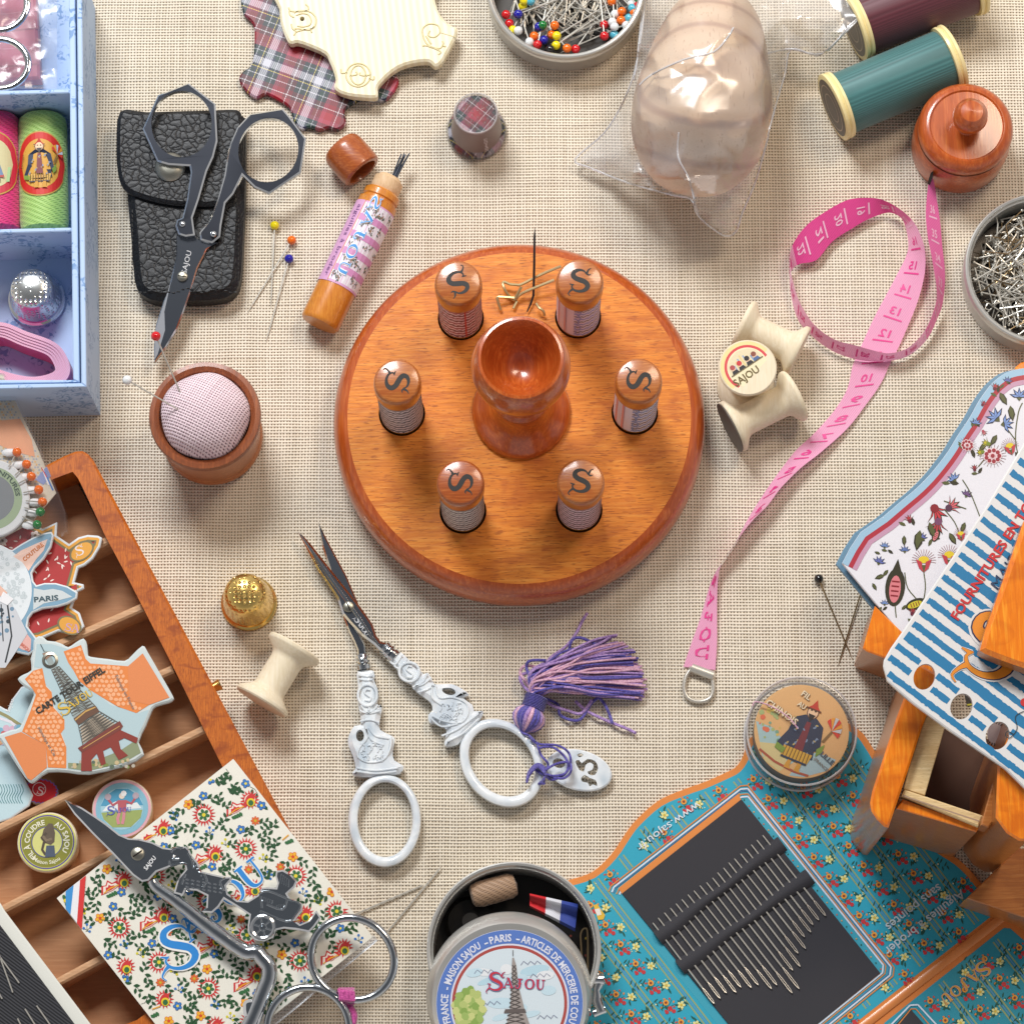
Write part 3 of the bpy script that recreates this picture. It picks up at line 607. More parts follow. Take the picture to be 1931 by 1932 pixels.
# tartan thimble: clear plastic with tartan inside
a = P(899, 250); Rr = 55 * S(899, 250); t = thing('plastic_thimble', 'clear plastic thimble lined with red tartan, standing alone above the needle case', 'thimble', a)
m4 = Matrix.Translation(a)
b = B(); b.lathe([(Rr * .98, .03), (Rr * .98, .2), (Rr * .86, .3), (Rr * .76, 1.3), (Rr * .68, 1.5), (.01, 1.5)], 'tartan2', 48, m4, mats=['tartan2', 'tartan2', 'muted', 'muted', 'tartan2'])
obj('tartan_lining', b, t)
b = B(); b.lathe([(Rr, 0), (Rr * 1.04, .05), (Rr * 1.04, .16), (Rr * .98, .25), (Rr * .9, .32), (Rr * .78, 1.3), (Rr * .74, 1.5), (Rr * .68, 1.6), (.01, 1.62)], 'clear', 48, m4, cap0=False)
b.lathe([(Rr * .72, 1.55), (Rr * .75, 1.58), (Rr * .72, 1.62), (Rr * .69, 1.6)], 'boxedge', 48, m4, cap0=False, cap1=False)  # whitish ring paints a highlight along the top edge
for j in range(22): b.ball((a.x + Rr * .64 * math.cos(j * .2856), a.y + Rr * .64 * math.sin(j * .2856), 1.6), .045, 'clear', 8, 5)
for rr_, nn in ((.15, 5), (.3, 9), (.45, 14)):
    for j in range(nn): b.ball((a.x + Rr * rr_ * math.cos(j * 6.283 / nn), a.y + Rr * rr_ * math.sin(j * 6.283 / nn), 1.61), .045, 'clear', 8, 5)
k = Ink(b, lambda x, y, dz: Vector((a.x + (Rr * .93 - (y * .10) + dz) * math.cos(R(-70) + x), a.y + (Rr * .93 - y * .10 + dz) * math.sin(R(-70) + x), .3 + y)))
for j, ch in enumerate('SAJOU'): orn(k, ch, -.06, .18 + j * .17, .15, 0, '#e8e0e4', 6, up=-1)
obj('clear_shell', b, t)
# pincushion
zt = 2.45; a = P(402, 826); u = S(402, 826); t = thing('pincushion', 'turned wooden pincushion cup with a pale pink linen dome', 'pincushion', a)
rt = 106 * S(385, 779, zt); m4 = Matrix.Translation(a)
b = B(); b.lathe([(86 * u, 0), (93 * u, .06), (95 * u, .2), (94 * u, .34), (91 * u, .4), (92 * u, .5), (95 * u, 1.3), (rt * .985, 2.15), (rt, 2.32), (rt * .98, zt), (rt * .90, zt + .02), (rt * .82, zt - .06), (rt * .78, zt - .35), (.01, zt - .4)], 'cup', 72, m4, mats=['cupside'] * 7 + ['cup'] * 6)
obj('wooden_cup', b, t)
b = B(); rc = 84 * S(384, 776, zt); pr = [(rc * math.cos(R(x)), zt - .15 + 1.05 * math.sin(R(x))) for x in range(-20, 90, 8)] + [(.01, zt + .9)]
b.lathe(pr, 'pinklinen', 56, m4); 
for v_i, v in enumerate(b.v):
    ang = math.atan2(v[1] - a.y, v[0] - a.x); kf = 1 + .018 * math.sin(5 * ang + 1) + .012 * math.sin(3 * ang); b.v[v_i] = (a.x + (v[0] - a.x) * kf, a.y + (v[1] - a.y) * kf, v[2])
obj('linen_dome', b, t)
pin_at((294, 634), (346, 754), 'h_red', 'red headed glass pin stuck in the pincushion, leaning up over the blade tip', 3.7, 3.05)
pin_at((240, 717), (344, 777), 'h_white', 'white headed glass pin stuck in the pincushion, leaning to the left', 3.6, 3.15)
# ================================================================ lying needle case and its cap
a, c = P(602, 612, .56), P(735, 338, .56); ax = (c - a).normalized(); H = (c - a).length; Rr = 38 * S(660, 480, .5)
t = thing('needle_case', 'open needle case lying on the cloth, pink floral label, needles sticking out', 'needle case', a)
f4 = frame(a, ax)
def hpx(x, y): return (P(x, y, .56) - a).dot(ax)
h1, h2, h3 = hpx(637, 545), hpx(714, 398), hpx(724, 372)
b = B(); b.lathe([(Rr * .9, 0), (Rr * .98, .05), (Rr, .12), (Rr, h1)], 'case', 48, f4, cap1=False); obj('tube_base', b, t); b = B()
b.lathe([(Rr, h2), (Rr, h2 + .2), (Rr * .86, h2 + .24), (Rr * .86, h2 + .3), (Rr * .93, h2 + .34), (Rr * .93, h2 + .5), (Rr * .84, h2 + .56), (.01, h2 + .56)], 'case', 48, f4, cap0=False)
obj('tube_neck', b, t)
b = B(); Rl = Rr + .015; b.lathe([(Rl, h1 - .02), (Rl, h2)], 'print', 64, f4, col='#d9a6cf', cap0=False, cap1=False)
fz = f4.to_3x3(); ex = ax; up_ = Vector((0, 0, 1)); sd = ax.cross(up_).normalized()       # sd points to the right of the axis
def mpl(x, y, dz): return a + ex * y + up_ * (Rl + dz) * math.cos(x) + sd * (Rl + dz) * math.sin(x)
k = Ink(b, mpl)
def lbq(x0, x1, y0, y1, col, lay):
    n_ = 8
    for i in range(n_): k.poly([(x0 + (x1 - x0) * i / n_, y0), (x0 + (x1 - x0) * (i + 1) / n_, y0), (x0 + (x1 - x0) * (i + 1) / n_, y1), (x0 + (x1 - x0) * i / n_, y1)], col, lay)
lbq(-.42, 1.6, h1 + .05, h2 - .05, '#e6e4ee', 0); lbq(-.46, -.42, h1, h2, '#d98a3a', 0)
yy = h1 + .35
while yy < h2 - .3: lbq(-.40, 1.6, yy, yy + .2, '#cf8fc0', 1); yy += .55
rnd = random.Random(3)
for i in range(70):
    x, y = rnd.uniform(-.34, 1.45), rnd.uniform(h1 + .12, h2 - .12)
    if int((y - h1 - .35) / .275) % 2 == 0 and y > h1 + .35: continue
    for j in range(6): k.poly(ell(x + rnd.uniform(-.12, .12), y + rnd.uniform(-.08, .08), .045, .02, 5, rnd.uniform(0, 180)), rnd.choice(['#4c5a50', '#6a6a5a', '#7a6a62', '#3f5248']), 2)
    k.disc(x, y, .03, '#b08468', 3, 6)
for j, ch in enumerate('SAJOU'): orn(k, ch, -.16, h2 - .22 - j * .53, .46, 90 , '#ffffff', 4, w=1.7, up=1); orn(k, ch, -.16, h2 - .22 - j * .53, .46, 90, '#4a9ae0', 5, up=1)
vs, fs, wd = glyphs('aiguilles à broder', 0); L_ = (h2 - h1) * .9
for f_ in fs: k.poly([(-.62 - .02 - (-vs[i][1]) * .0 + vs[i][1] * .36 - .14, h2 - .15 - vs[i][0] * L_ / wd) for i in f_], '#7a5288', 1)
obj('paper_label', b, t)
b = B(); b.lathe([(Rr * .62, h2 + .5), (Rr * .70, h2 + .56), (Rr * .76, h2 + .72), (Rr * .76, h2 + .95), (Rr * .7, H - .05), (Rr * .55, H + .06), (.01, H + .1)], 'knobwood', 40, f4); obj('raw_wood_plug', b, t)
for j, (ex_, ey_) in enumerate([(757, 290), (761, 294), (765, 291), (768, 296), (772, 289), (770, 292), (762, 289)]):
    s0 = P(738 + j * 1.6, 338, .56 + .02 * (j % 3)); s1 = P(ex_, ey_, .62 + .05 * (j % 2)); b = B(); b.tube([s0, s0.lerp(s1, .9), s1], [.028, .025, .018], 'gun', 6)
    single('embroidery_needle', b, 'fine needle sticking out of the open end of the lying needle case', 'needle', s0, 'needles in the mouth of the lying case')
a, c = P(654, 290, .62), P(676, 315, .62); ax = (c - a).normalized(); Rr = 41 * S(660, 295, .5); f4 = frame(a, ax); q = 15 * u0_
b = B(); b.lathe([(.01, -.32), (Rr * .86, -.30), (Rr * .97, -.2), (Rr, -.05), (Rr, .55), (Rr * .97, .68), (Rr * .9, .72), (Rr * .74, .72), (Rr * .70, .6), (Rr * .7, -.1), (.01, -.12)], 'capdark', 48, f4, cap1=False)
c_ = P(664, 298); single('case_cap', b, 'loose hollow wooden cap of the needle case, lying on its side near the tartan card', 'cap', (c_.x, c_.y, 0))
# ================================================================ blue toile box, top left
HB = 2.96
def quadpts(*p): return list(p)
def wall(b, pts, z, base=0, mat='toile', bev=.03): b.plate(pts, z, 0, mat, base=base, bev=bev)
t = thing('sewing_box', 'open box covered in blue toile paper with three compartments', 'box', P(60, 400))
b = B(); wall(b, [(144, -60), (154, -60), (163, 729), (153, 722)], HB); wall(b, [(-90, 736), (-90, 727), (153, 722.5), (163, 729.5)], HB)
obj('outer_wall', b, t)
b = B(); wall(b, [(129, -60), (141, -60), (150, 721), (138, 716)], HB - .12, .1); wall(b, [(-90, 725), (-90, 717), (138, 716.5), (150, 721)], HB - .12, .1)
obj('inner_tray_wall', b, t)
for y0, y1, nm in ((168, 176, 0), (429, 437, 1)):
    b = B(); wall(b, [(-90, y0 + 5), (120 + nm * 6, y0), (131 + nm * 4, y0), (132 + nm * 4, y1 - 1), (-90, y1 + 5)], HB - .25, .15); obj('divider', b, t)
b = B(); b.plate([(-90, -60), (146, -60), (154, 742), (-90, 752)], .3, .2, 'toile', bev=0); obj('box_floor', b, t)
def figure(k, cx, cy, s_, ang=0, lay=3, full=True):
    """a robed man in a pointed hat, drawn in units of his height"""
    k.at(cx, cy, ang, s_)
    q = lambda pts, c, l: k.poly(pts, c, lay + l)
    k.fill([(-.08, -.28), (.08, -.28), (.2, -.2), (.27, .12), (.2, .14), (.22, .26), (.02, .3), (-.2, .28), (-.3, .2), (-.22, 0), (-.2, -.2)], '#27324e', lay)
    for i in range(26): q(ell(-.2 + (i * .173) % .4, -.2 + (i * .117) % .42, .022, .012, 5, i * 40), '#7f94b4' if i % 3 else '#c7b06a', 1)
    q([(-.2, .2), (.2, .2), (.17, .36), (-.19, .36)], '#d6a83a', 1)
    for i in range(8): k.line([(-.16 + i * .045, .2), (-.17 + i * .047, .36)], .012, '#7c5a22', lay + 2)
    k.line([(-.19, .35), (.17, .35)], .025, '#27324e', lay + 3)
    q([(-.03, -.2), (.03, -.2), (.06, .2), (-.06, .2)], '#7a2a34', 1); q([(-.3, .2), (-.16, .24), (-.18, .32), (-.3, .28)], '#7d9a3c', 2); q([(.22, .1), (.3, .0), (.3, .12), (.24, .2)], '#7d9a3c', 2)
    q(ell(0, -.34, .08, .095, 12), '#6a4432', 0); q(ell(0, -.34, .068, .082, 12), '#f2cda8', 1); q([(-.05, -.31), (.05, -.31), (0, -.2)], '#2a1c16', 2); q([(-.04, -.37), (-.015, -.37), (-.015, -.355), (-.04, -.355)], '#2a1c16', 3); q([(.015, -.37), (.04, -.37), (.04, -.355), (.015, -.355)], '#2a1c16', 3); q([(-.09, -.38), (.09, -.38), (.04, -.43), (0, -.52), (-.04, -.43)], '#c23a26', 2); k.line([(-.1, -.38), (.1, -.38)], .02, '#6a3a1c', lay + 3)
    q([(.24, -.02), (.28, -.02), (.34, -.2), (.31, -.2)], '#8a6a3a', 2)
    for i in range(7): a = -150 + i * 26; q([(.32, -.2), (.32 + .12 * math.cos(R(a)), -.2 + .17 * math.sin(R(a)) - .02), (.32 + .12 * math.cos(R(a + 22)), -.2 + .17 * math.sin(R(a + 22)) - .02)], ['#d8402c', '#e8a03a', '#c9ced6'][i % 3], 3)
    for sx in (-.08, .06): q([(sx, .36), (sx + .05, .36), (sx + .05, .45), (sx + .08, .48), (sx - .02, .48)], '#d49a34', 1)
    k.home()
def boxspool(cx, cols, label, thr, ring, fig):
    zc = 1.05; y0, y1 = 219, 438; a, c = P(cx[0], y1, zc), P(cx[1], y0, zc); ax = c - a; h = ax.length; Rr = 46 * S(80, 320, zc)
    t = thing('thread_spool', label, 'thread spool', a); b = B(); pr = [(.01, 0), (Rr * .7, 0), (Rr * .93, .05), (Rr, .3), (Rr * 1.0, h - .3), (Rr * .95, h - .12), (Rr * .8, h - .02), (.01, h)]
    b.lathe(pr, thr, 48, frame(a, ax)); obj('wound_thread', b, t)
    b = B(); sd = ax.normalized().cross(Vector((0, 0, 1))).normalized(); ex = ax.normalized()
    Ro = Rr + .02
    mp = lambda x, y, dz: a + ex * (h * .52 - y) + Vector((0, 0, 1)) * (Ro + dz) * math.cos(x / Ro) + sd * (Ro + dz) * math.sin(x / Ro)
    k = Ink(b, mp)
    for rx, ry, c_, l in ((.84, .98, '#c79a4a', 0), (.80, .94, cols[0], 1), (.60, .74, cols[1], 2)):
        for i in range(14):                    # ellipse in curved slices
            x0, x1 = -rx + 2 * rx * i / 14, -rx + 2 * rx * (i + 1) / 14; e0, e1 = ry * math.sqrt(max(0, 1 - (x0 / rx) ** 2)), ry * math.sqrt(max(0, 1 - (x1 / rx) ** 2))
            k.poly([(x0, -e0), (x1, -e1), (x1, e1), (x0, e0)], c_, l)
    k.lay = 12; fig(k); obj('oval_label', b, t)
def fig_man(k): figure(k, 0, .02, 1.5); k.text('Fabrique', -.52, .1, .12, -80, '#5a3a20', 3); [k.text(ch, -.74 + .02 * i, .3 - i * .12, .12, -80, '#6a3a8a', 3) for i, ch in enumerate('FIL AU')]
def fig_girl(k):
    q = lambda p, c, l: k.poly(p, c, 3 + l)
    q([(-.5, .1), (.5, .1), (.45, .55), (-.4, .6)], '#8fb070', 0); q([(-.1, -.3), (.12, -.3), (.18, -.05), (-.14, -.05)], '#ece6e4', 1); q([(-.12, -.06), (.16, -.06), (.3, .42), (-.2, .44)], '#6f86a8', 1)
    q([(-.2, .38), (.3, .36), (.3, .44), (-.2, .46)], '#b03a30', 2); q(ell(.02, -.4, .07, .09, 10), '#e8bc96', 1); q(ell(.02, -.5, .17, .05, 10), '#3a2c28', 2); q(ell(.02, -.54, .08, .07, 10), '#3a2c28', 2); q([(-.1, -.28), (.12, -.28), (.02, -.18)], '#7a4a5a', 2)
    q([(0, .44), (.08, .44), (.08, .56), (0, .56)], '#4a4448', 1); q([(.14, .44), (.2, .44), (.2, .56), (.14, .56)], '#4a4448', 1)
boxspool((84, 80), ('#cf2a22', '#dba544'), 'green spool with a red oval label of a robed man, in the blue box', 'greenth', 1, fig_man)
boxspool((-4, -8), ('#c62e44', '#cfc79a'), 'pink spool with an oval label of a country girl, in the blue box', 'pinkth', 1, fig_girl)
# folded pink tape standing on edge
b = B(); lo = [(-60, 640), (0, 628), (50, 646), (100, 665), (122, 690), (128, 720), (108, 742), (60, 752), (0, 740), (-60, 712)]
for j in range(5):
    pts0 = smooth(lo, 6, False); pts = []
    for i_, p_ in enumerate(pts0):
        q0, q1 = pts0[max(0, i_ - 1)], pts0[min(len(pts0) - 1, i_ + 1)]; dq = Vector((q1[0] - q0[0], q1[1] - q0[1])).normalized(); pts.append((p_[0] - dq.y * j * 5.2, p_[1] + dq.x * j * 5.2))
    rows = [[P(x, y, z) for x, y in [(p[0], p[1] - 17) for p in pts]] for z in (1.4 - j * .03,)]
    top = rows[0]; bot = [Vector((p.x, p.y, .35)) for p in top]; b.sheet([bot, top], 'tape', '#e8409a')
    nrm = [(Vector((-(top[min(i + 1, len(top) - 1)] - top[max(i - 1, 0)]).y, (top[min(i + 1, len(top) - 1)] - top[max(i - 1, 0)]).x, 0)).normalized() * .055) for i in range(len(top))]
    b.sheet([[p + n_ for p, n_ in zip(top, nrm)], [p - n_ for p, n_ in zip(top, nrm)]], 'tape', '#f6c0da')
    b.sheet([[p + n_ for p, n_ in zip(bot, nrm)], [p + n_ for p, n_ in zip(top, nrm)]], 'tape', '#ee5aa8'); b.sheet([[p - n_ for p, n_ in zip(bot, nrm)], [p - n_ for p, n_ in zip(top, nrm)]], 'tape', '#e23a94')
c_ = P(60, 700, .35); single('folded_tape', b, 'pink woven tape folded in loops on its edge in the blue box', 'tape', c_)
# pink packet and chrome scissor rings in the top compartment
t = thing('fabric_packet', 'pink cloth folded in a clear plastic packet in the top compartment of the blue box', 'packet', P(0, 60, .3))
b = B(); b.plate([(-90, -80), (62, -80), (70, 40), (76, 148), (-90, 156)], .85, .5, 'print', col='#c06078', bev=.08)
k = Ink(b, lambda x, y, dz: P(x, y, .85 + dz)); [k.line([(-60, 20 + j * 34), (10, 26 + j * 33), (72, 18 + j * 34)], 2 + j % 2, '#a34a62' if j % 2 else '#cf7c90') for j in range(4)]
obj('pink_cloth', b, t)
b = B(); rws = []
for i in range(14):
    rws.append([P(-90 + j * 15.2, -80 + i * 19, 1.15 + .10 * math.sin(i * 1.7 + j * .9) + .06 * math.sin(j * 2.3 - i)) for j in range(14)])
b.sheet(rws, 'sheet'); obj('plastic_sleeve', b, t)
t = thing('steel_scissors', 'steel scissors whose two round handles reach into the photo at the top left corner', 'scissors', P(-20, 60, 1.3))
for cx, cy, rx, ry in ((0, 6, 51, 50), (-2, 120, 55, 47)):
    b = B(); b.tube([P(x, y, 2.0) for x, y in ell(cx, cy, rx, ry, 48)], .10, 'chrome', 10, True, flat=.7); obj('handle_ring', b, t)
# ================================================================ leather pouch
def zp(x, y): return .9 - .0005 * abs(x - 350)
body = smooth([(238, 300), (240, 375), (245, 430), (250, 500), (256, 538), (272, 556), (300, 565), (350, 564), (412, 561), (440, 548), (452, 522), (457, 450), (461, 350), (461, 250), (452, 212), (350, 212), (250, 216)], 3)
t = thing('leather_pouch', 'black grained leather pouch with a flap and round snap, lying under folding scissors', 'pouch', P(350, 385))
b = B(); b.plate(body, .78, .7, 'leather', bev=.22)
pb_ = b
flap = smooth([(226, 208), (275, 209), (350, 207), (400, 206), (445, 205), (456, 218), (459, 250), (457, 300), (447, 350), (430, 378), (400, 387), (350, 387), (300, 381), (250, 366), (230, 350), (221, 320), (219, 270)], 3)
b = B(); b.plate(flap, .98, .2, 'leather', bev=.12); 
fl_ = obj('pouch_flap', b, t)
b = B(); q = P(321, 315, .98); b.lathe([(.44, -.02), (.44, .03), (.38, .10), (.2, .15), (.01, .16)], 'snap', 32, Matrix.Translation(q)); obj('snap_button', b, t)
b = pb_
for i in range(22): 
    x = 252 + i * 9; b.tube([P(x, 548 + 4 * math.sin(i), .79), P(x + 6, 548 + 4 * math.sin(i), .80)], .018, 'leather', 5)
for i in range(16): b.tube([P(450, 395 + i * 9, .76), P(449, 401 + i * 9, .76)], .018, 'leather', 5); b.tube([P(249, 395 + i * 9, .76), P(250, 401 + i * 9, .76)], .018, 'leather', 5)
obj('pouch_body', b, t)
# ================================================================ folding scissors with faceted rings
def zs(x, y): return 1.42 - .00125 * (y - 200)
t = thing('folding_scissors', 'folding scissors with dark faceted rings and a polished blade, resting on the leather pouch', 'scissors', P(350, 400, 1))
lft = Z(0, 0, [(1420, 622), (1190, 715), (1075, 970), (1185, 1215), (1270, 1240), (1430, 1250), (1438, 1300), (1410, 1500), (1375, 1640), (1335, 1655), (1322, 1700), (1345, 1765), (1400, 1782), (1470, 1772), (1452, 1640), (1500, 1500), (1560, 1290), (1610, 1180), (1640, 1060), (1625, 780)])
b = B(); b.plate(lft, zs, .17, 'gun', holes=[ell(1370 / 4, 935 / 4, 57, 62.5, 48)], bev=.045, side='chrome'); obj('handle', b, t)
rgt_ = [(533, 204), (546, 219), (577, 261), (567, 325), (508, 365), (480, 353), (457, 330), (440, 365), (425, 382), (417, 425), (415, 446), (400, 458), (378, 452), (376, 438), (395, 415), (410, 375), (423, 330), (430, 285), (434, 270), (447, 240), (471, 214)]
b = B(); b.plate(rgt_, lambda x, y: zs(x, y) - .08, .17, 'gun', holes=[ell(506, 283, 56, 61, 48, 20)], bev=.045, side='chrome'); obj('handle', b, t)
bl = Z(0, 0, [(1330, 1740), (1345, 1770), (1400, 1790), (1470, 1775), (1500, 1800), (1560, 1830), (1640, 1820), (1665, 1760), (1660, 1790), (1560, 1880), (1535, 1935)]) + Z(0, 1, [(1490, 90), (1440, 260), (1385, 420), (1335, 550), (1245, 700), (1165, 803), (1160, 700), (1168, 600), (1175, 520), (1230, 350), (1285, 190), (1330, 0)])
b = B(); b.plate(bl, lambda x, y: zs(x, y) - .20, .14, 'blade', bev=.035, side='chrome')
k = Ink(b, lambda x, y, dz: P(x, y, zs(x, y) - .20 + dz)); 
k.text('SAJOU', 351, 517, 14, -76, '#d4d6d8', 0, .0, width=44)
k.poly(Z(0, 1, [(1290, 190), (1240, 420), (1245, 560), (1190, 740), (1168, 780), (1172, 560), (1235, 360)])[::1], '#8d929a', 0)
obj('blade', b, t)
b = B(); q = P(344, 522, zs(344, 522) - .2); b.lathe([(.15, 0), (.15, .05), (.11, .075), (.01, .08)], 'snap', 24, Matrix.Translation(q)); b.tube([q + Vector((-.12, .02, .082)), q + Vector((.12, -.02, .082))], .015, 'holeshade', 4)
obj('pivot_screw', b, t)
for x, y in ((1375 / 4, 1690 / 4), (1610 / 4, 1765 / 4)):
    b = B(); q = P(x, y, zs(x, y)); b.lathe([(.09, -.1), (.085, .02), (.05, .05), (.01, .055)], 'chrome', 20, Matrix.Translation(q)); obj('rivet', b, t)
# ================================================================ tartan and ivory thread cards
tar = [(455, -10), (456, 12), (461, 28), (475, 41), (480, 62), (476, 118), (458, 134), (451, 150), (464, 171), (484, 184), (503, 177), (533, 192), (547, 205), (554, 227), (569, 242), (585, 239), (603, 245), (618, 240), (635, 244), (652, 232), (650, 207), (668, 192), (683, 186), (708, 188), (727, 188), (743, 172), (752, 152), (743, 138), (700, 90), (600, -60), (470, -70)]
b = B(); b.plate(smooth(tar, 3), .22, .2, 'tartan', bev=.05, side='tartan'); single('thread_winder_card', b, 'star shaped card covered in red and blue tartan cloth, half under the ivory one', 'thread card', P(560, 100))
iv = [(526, -50), (527, 15), (529, 40), (534, 57), (543, 77), (551, 81), (561, 79), (583, 86), (613, 100), (621, 114), (628, 130), (633, 150), (630, 162), (638, 172), (658, 179), (683, 182), (708, 183), (713, 176), (713, 162), (733, 140), (755, 125), (782, 117), (808, 115), (820, 124), (833, 117), (846, 95), (858, 72), (862, 53), (850, 47), (838, 37), (825, 17), (815, -20), (800, -60)]
t = thing('thread_winder', 'ribbed ivory coloured thread winder star with raised ornate letters', 'thread winder', P(690, 60, .25))
b = B(); b.plate(smooth(iv, 3), .62, .33, 'ivory', holes=[ell(570, 35, 4.5, 4.5, 14)], bev=.07); obj('winder_body', b, t)
b = B()
def raise_(pts, w=3.2, col='#d2c690'): b.tube([P(x, y, .625) for x, y in smooth(pts, 4, False)], w * .5 * K, 'ivorydark', 6)
M['ivorydark'] = simple('ivory_relief', '#d9cc98', .45)
for sgn in (1,):
    raise_(Z(1, 0, [(285, 95), (330, 80), (400, 85), (450, 130), (445, 190), (400, 225), (330, 215), (290, 215)])); raise_(Z(1, 0, [(300, 115), (345, 100), (395, 110), (415, 150), (405, 185), (360, 200), (310, 195)]))
    raise_(Z(1, 0, [(375, 30), (395, 55), (380, 80), (300, 85), (260, 80), (245, 55)])); raise_(Z(1, 0, [(250, 75), (255, 110), (285, 130)])); raise_(Z(1, 0, [(265, 180), (275, 215), (300, 235), (285, 265)])); raise_(Z(1, 0, [(300, 240), (350, 225), (420, 215), (435, 195)])); raise_(Z(1, 0, [(410, 215), (420, 245)]))
    obj('raised_letter', b, t); b = B()
    raise_(Z(1, 0, [(1265, 290), (1255, 220), (1300, 180), (1370, 190), (1385, 245), (1340, 280), (1300, 265), (1310, 230)])); raise_(Z(1, 0, [(1265, 290), (1300, 340), (1380, 365), (1410, 330), (1405, 310)])); raise_(Z(1, 0, [(1255, 345), (1290, 345), (1390, 385), (1375, 410)])); raise_(Z(1, 0, [(1410, 345), (1430, 350)])); raise_(Z(1, 0, [(1280, 270), (1320, 330)]))
    obj('raised_letter', b, t); b = B()
    raise_([(p[0], p[1]) for p in ell(483 + 770 / 4, 565 / 4, 23, 22, 24)] + [(483 + 770 / 4 + 23, 565 / 4)]); raise_([(483 + 770 / 4 + 23, 565 / 4), (483 + 770 / 4 + 14, 565 / 4)]); raise_([(p[0], p[1]) for p in ell(483 + 770 / 4, 565 / 4, 14, 18, 24)] + [(483 + 770 / 4 + 14, 565 / 4)])
    raise_(Z(1, 0, [(690, 545), (645, 550), (640, 520)])); raise_(Z(1, 0, [(850, 590), (885, 600), (890, 575)])); raise_(Z(1, 0, [(706, 572), (760, 560), (755, 540)])); raise_(Z(1, 0, [(838, 572), (785, 565), (785, 545)])); raise_(Z(1, 0, [(1390, 245), (1510, 280)]), 1.4)
obj('raised_letter', b, t)
# ================================================================ round tins
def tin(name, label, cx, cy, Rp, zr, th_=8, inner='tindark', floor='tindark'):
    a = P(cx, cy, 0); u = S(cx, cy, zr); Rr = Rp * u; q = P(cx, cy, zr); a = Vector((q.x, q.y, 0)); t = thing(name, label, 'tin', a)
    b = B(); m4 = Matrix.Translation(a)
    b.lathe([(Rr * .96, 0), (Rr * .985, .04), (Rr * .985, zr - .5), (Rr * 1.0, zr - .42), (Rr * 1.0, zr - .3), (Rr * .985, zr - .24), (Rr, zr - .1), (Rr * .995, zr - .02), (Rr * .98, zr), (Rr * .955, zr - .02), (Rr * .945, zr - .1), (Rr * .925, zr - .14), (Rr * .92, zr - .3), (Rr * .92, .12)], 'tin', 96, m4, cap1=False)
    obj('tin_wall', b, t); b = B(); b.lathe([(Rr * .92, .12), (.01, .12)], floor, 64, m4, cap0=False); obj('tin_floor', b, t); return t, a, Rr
t, ca, Rt = tin('pin_tin', 'round tin filled with pins with coloured glass heads, cut by the top edge', 1067, -32, 150, 1.15)
def proto_pin(hm, name='glass_headed_pin', r=.022, L=2.3, hr_=.135):
    t = bpy.data.objects.new(name, None); col_main.objects.link(t); t.empty_display_size = .2
    b = B(); b.tube([(0, 0, 0), (0, 0, L * .9), (0, 0, L)], [r, r, .004], 'steel', 5); obj('shaft', b, t)
    b = B(); b.ball((0, 0, 0), hr_, hm, 12, 8); obj('pin_head', b, t); return t
heads = [(21, 27, 'white', 80), ]
vis = {'red': Z(1, 0, [(1885, 108), (1910, 175)]) + Z(2, 0, [(695, 186), (695, 270), (190, 335), (478, 368), (945, 45)]),
 'white': Z(2, 0, [(45, 230), (130, 315), (775, 105), (755, 165), (860, 190), (900, 30), (770, 200)]), 'blue': Z(2, 0, [(45, 105), (200, 200), (240, 300)]),
 'green': Z(2, 0, [(230, 188), (905, 160), (960, 0)]), 'orange': Z(2, 0, [(320, 190), (165, 270), (300, 260), (413, 362), (827, 85), (750, 10), (920, 95), (820, 150)]),
 'yellow': Z(2, 0, [(335, 268), (5, 225), (80, 45), (90, 5), (330, 340)]), 'sky': Z(2, 0, [(137, 8), (880, 135), (770, 262), (905, 60)]), 'black': Z(2, 0, [(285, 370)])}
protos = {}
rnd = random.Random(11)
def place_pin(cname, hp, tp):
    ax = (tp - hp); q = ax.to_track_quat('Z', 'Y')
    if cname not in protos: o = protos[cname] = proto_pin('h_' + cname)
    else: o = copy_tree(protos[cname])
    o.location = hp; o.rotation_mode = 'QUATERNION'; o.rotation_quaternion = q
    nm = {'sky': 'sky blue', 'blue': 'dark blue', 'white': 'pearl white'}.get(cname, cname)
    o['label'] = nm + ' headed pin in the round tin of coloured pins'; o['category'] = 'pin'; o['group'] = nm + ' headed pins in the tin'
    return o
cen = Vector((ca.x, ca.y, 0))
for cname, ps in vis.items():
    for i, (x, y) in enumerate(ps):
        z = .75 - .08 * (i % 3); hp = P(x, y, z)
        for tr_ in range(60):
            dirc = (cen - Vector((hp.x, hp.y, 0))); a_ = math.atan2(dirc.y, dirc.x) + rnd.uniform(-.9, .9); tp = hp + Vector((math.cos(a_), math.sin(a_), 0)) * 2.28
            if (Vector((tp.x, tp.y, 0)) - cen).length < Rt * .9: break
        tp.z = rnd.uniform(.2, .6); place_pin(cname, hp, tp)
for i in range(150):
    cname = rnd.choice(list(vis)); a_ = rnd.uniform(.15, 3.0); r_ = Rt * .86 * math.sqrt(rnd.uniform(.35, 1)); hp = cen + Vector((r_ * math.cos(a_), r_ * math.sin(a_), 0))
    for tr_ in range(60):
        b_ = a_ + math.pi + rnd.uniform(-.9, .9); tp = hp + Vector((math.cos(b_), math.sin(b_), 0)) * 2.28
        if (Vector((tp.x, tp.y, 0)) - cen).length < Rt * .9: break
    hp.z = rnd.uniform(.28, .55); tp.z = rnd.uniform(.2, .6) 
    if hp.y < P(1000, 2, .5).y - .0 or hp.y < P(1000, -140, .5).y: place_pin(cname, hp, tp)
t, ca, Rt = tin('pin_tin', 'round tin full of bent plain steel pins, cut by the right edge', 1970, 506, 150, 1.15)
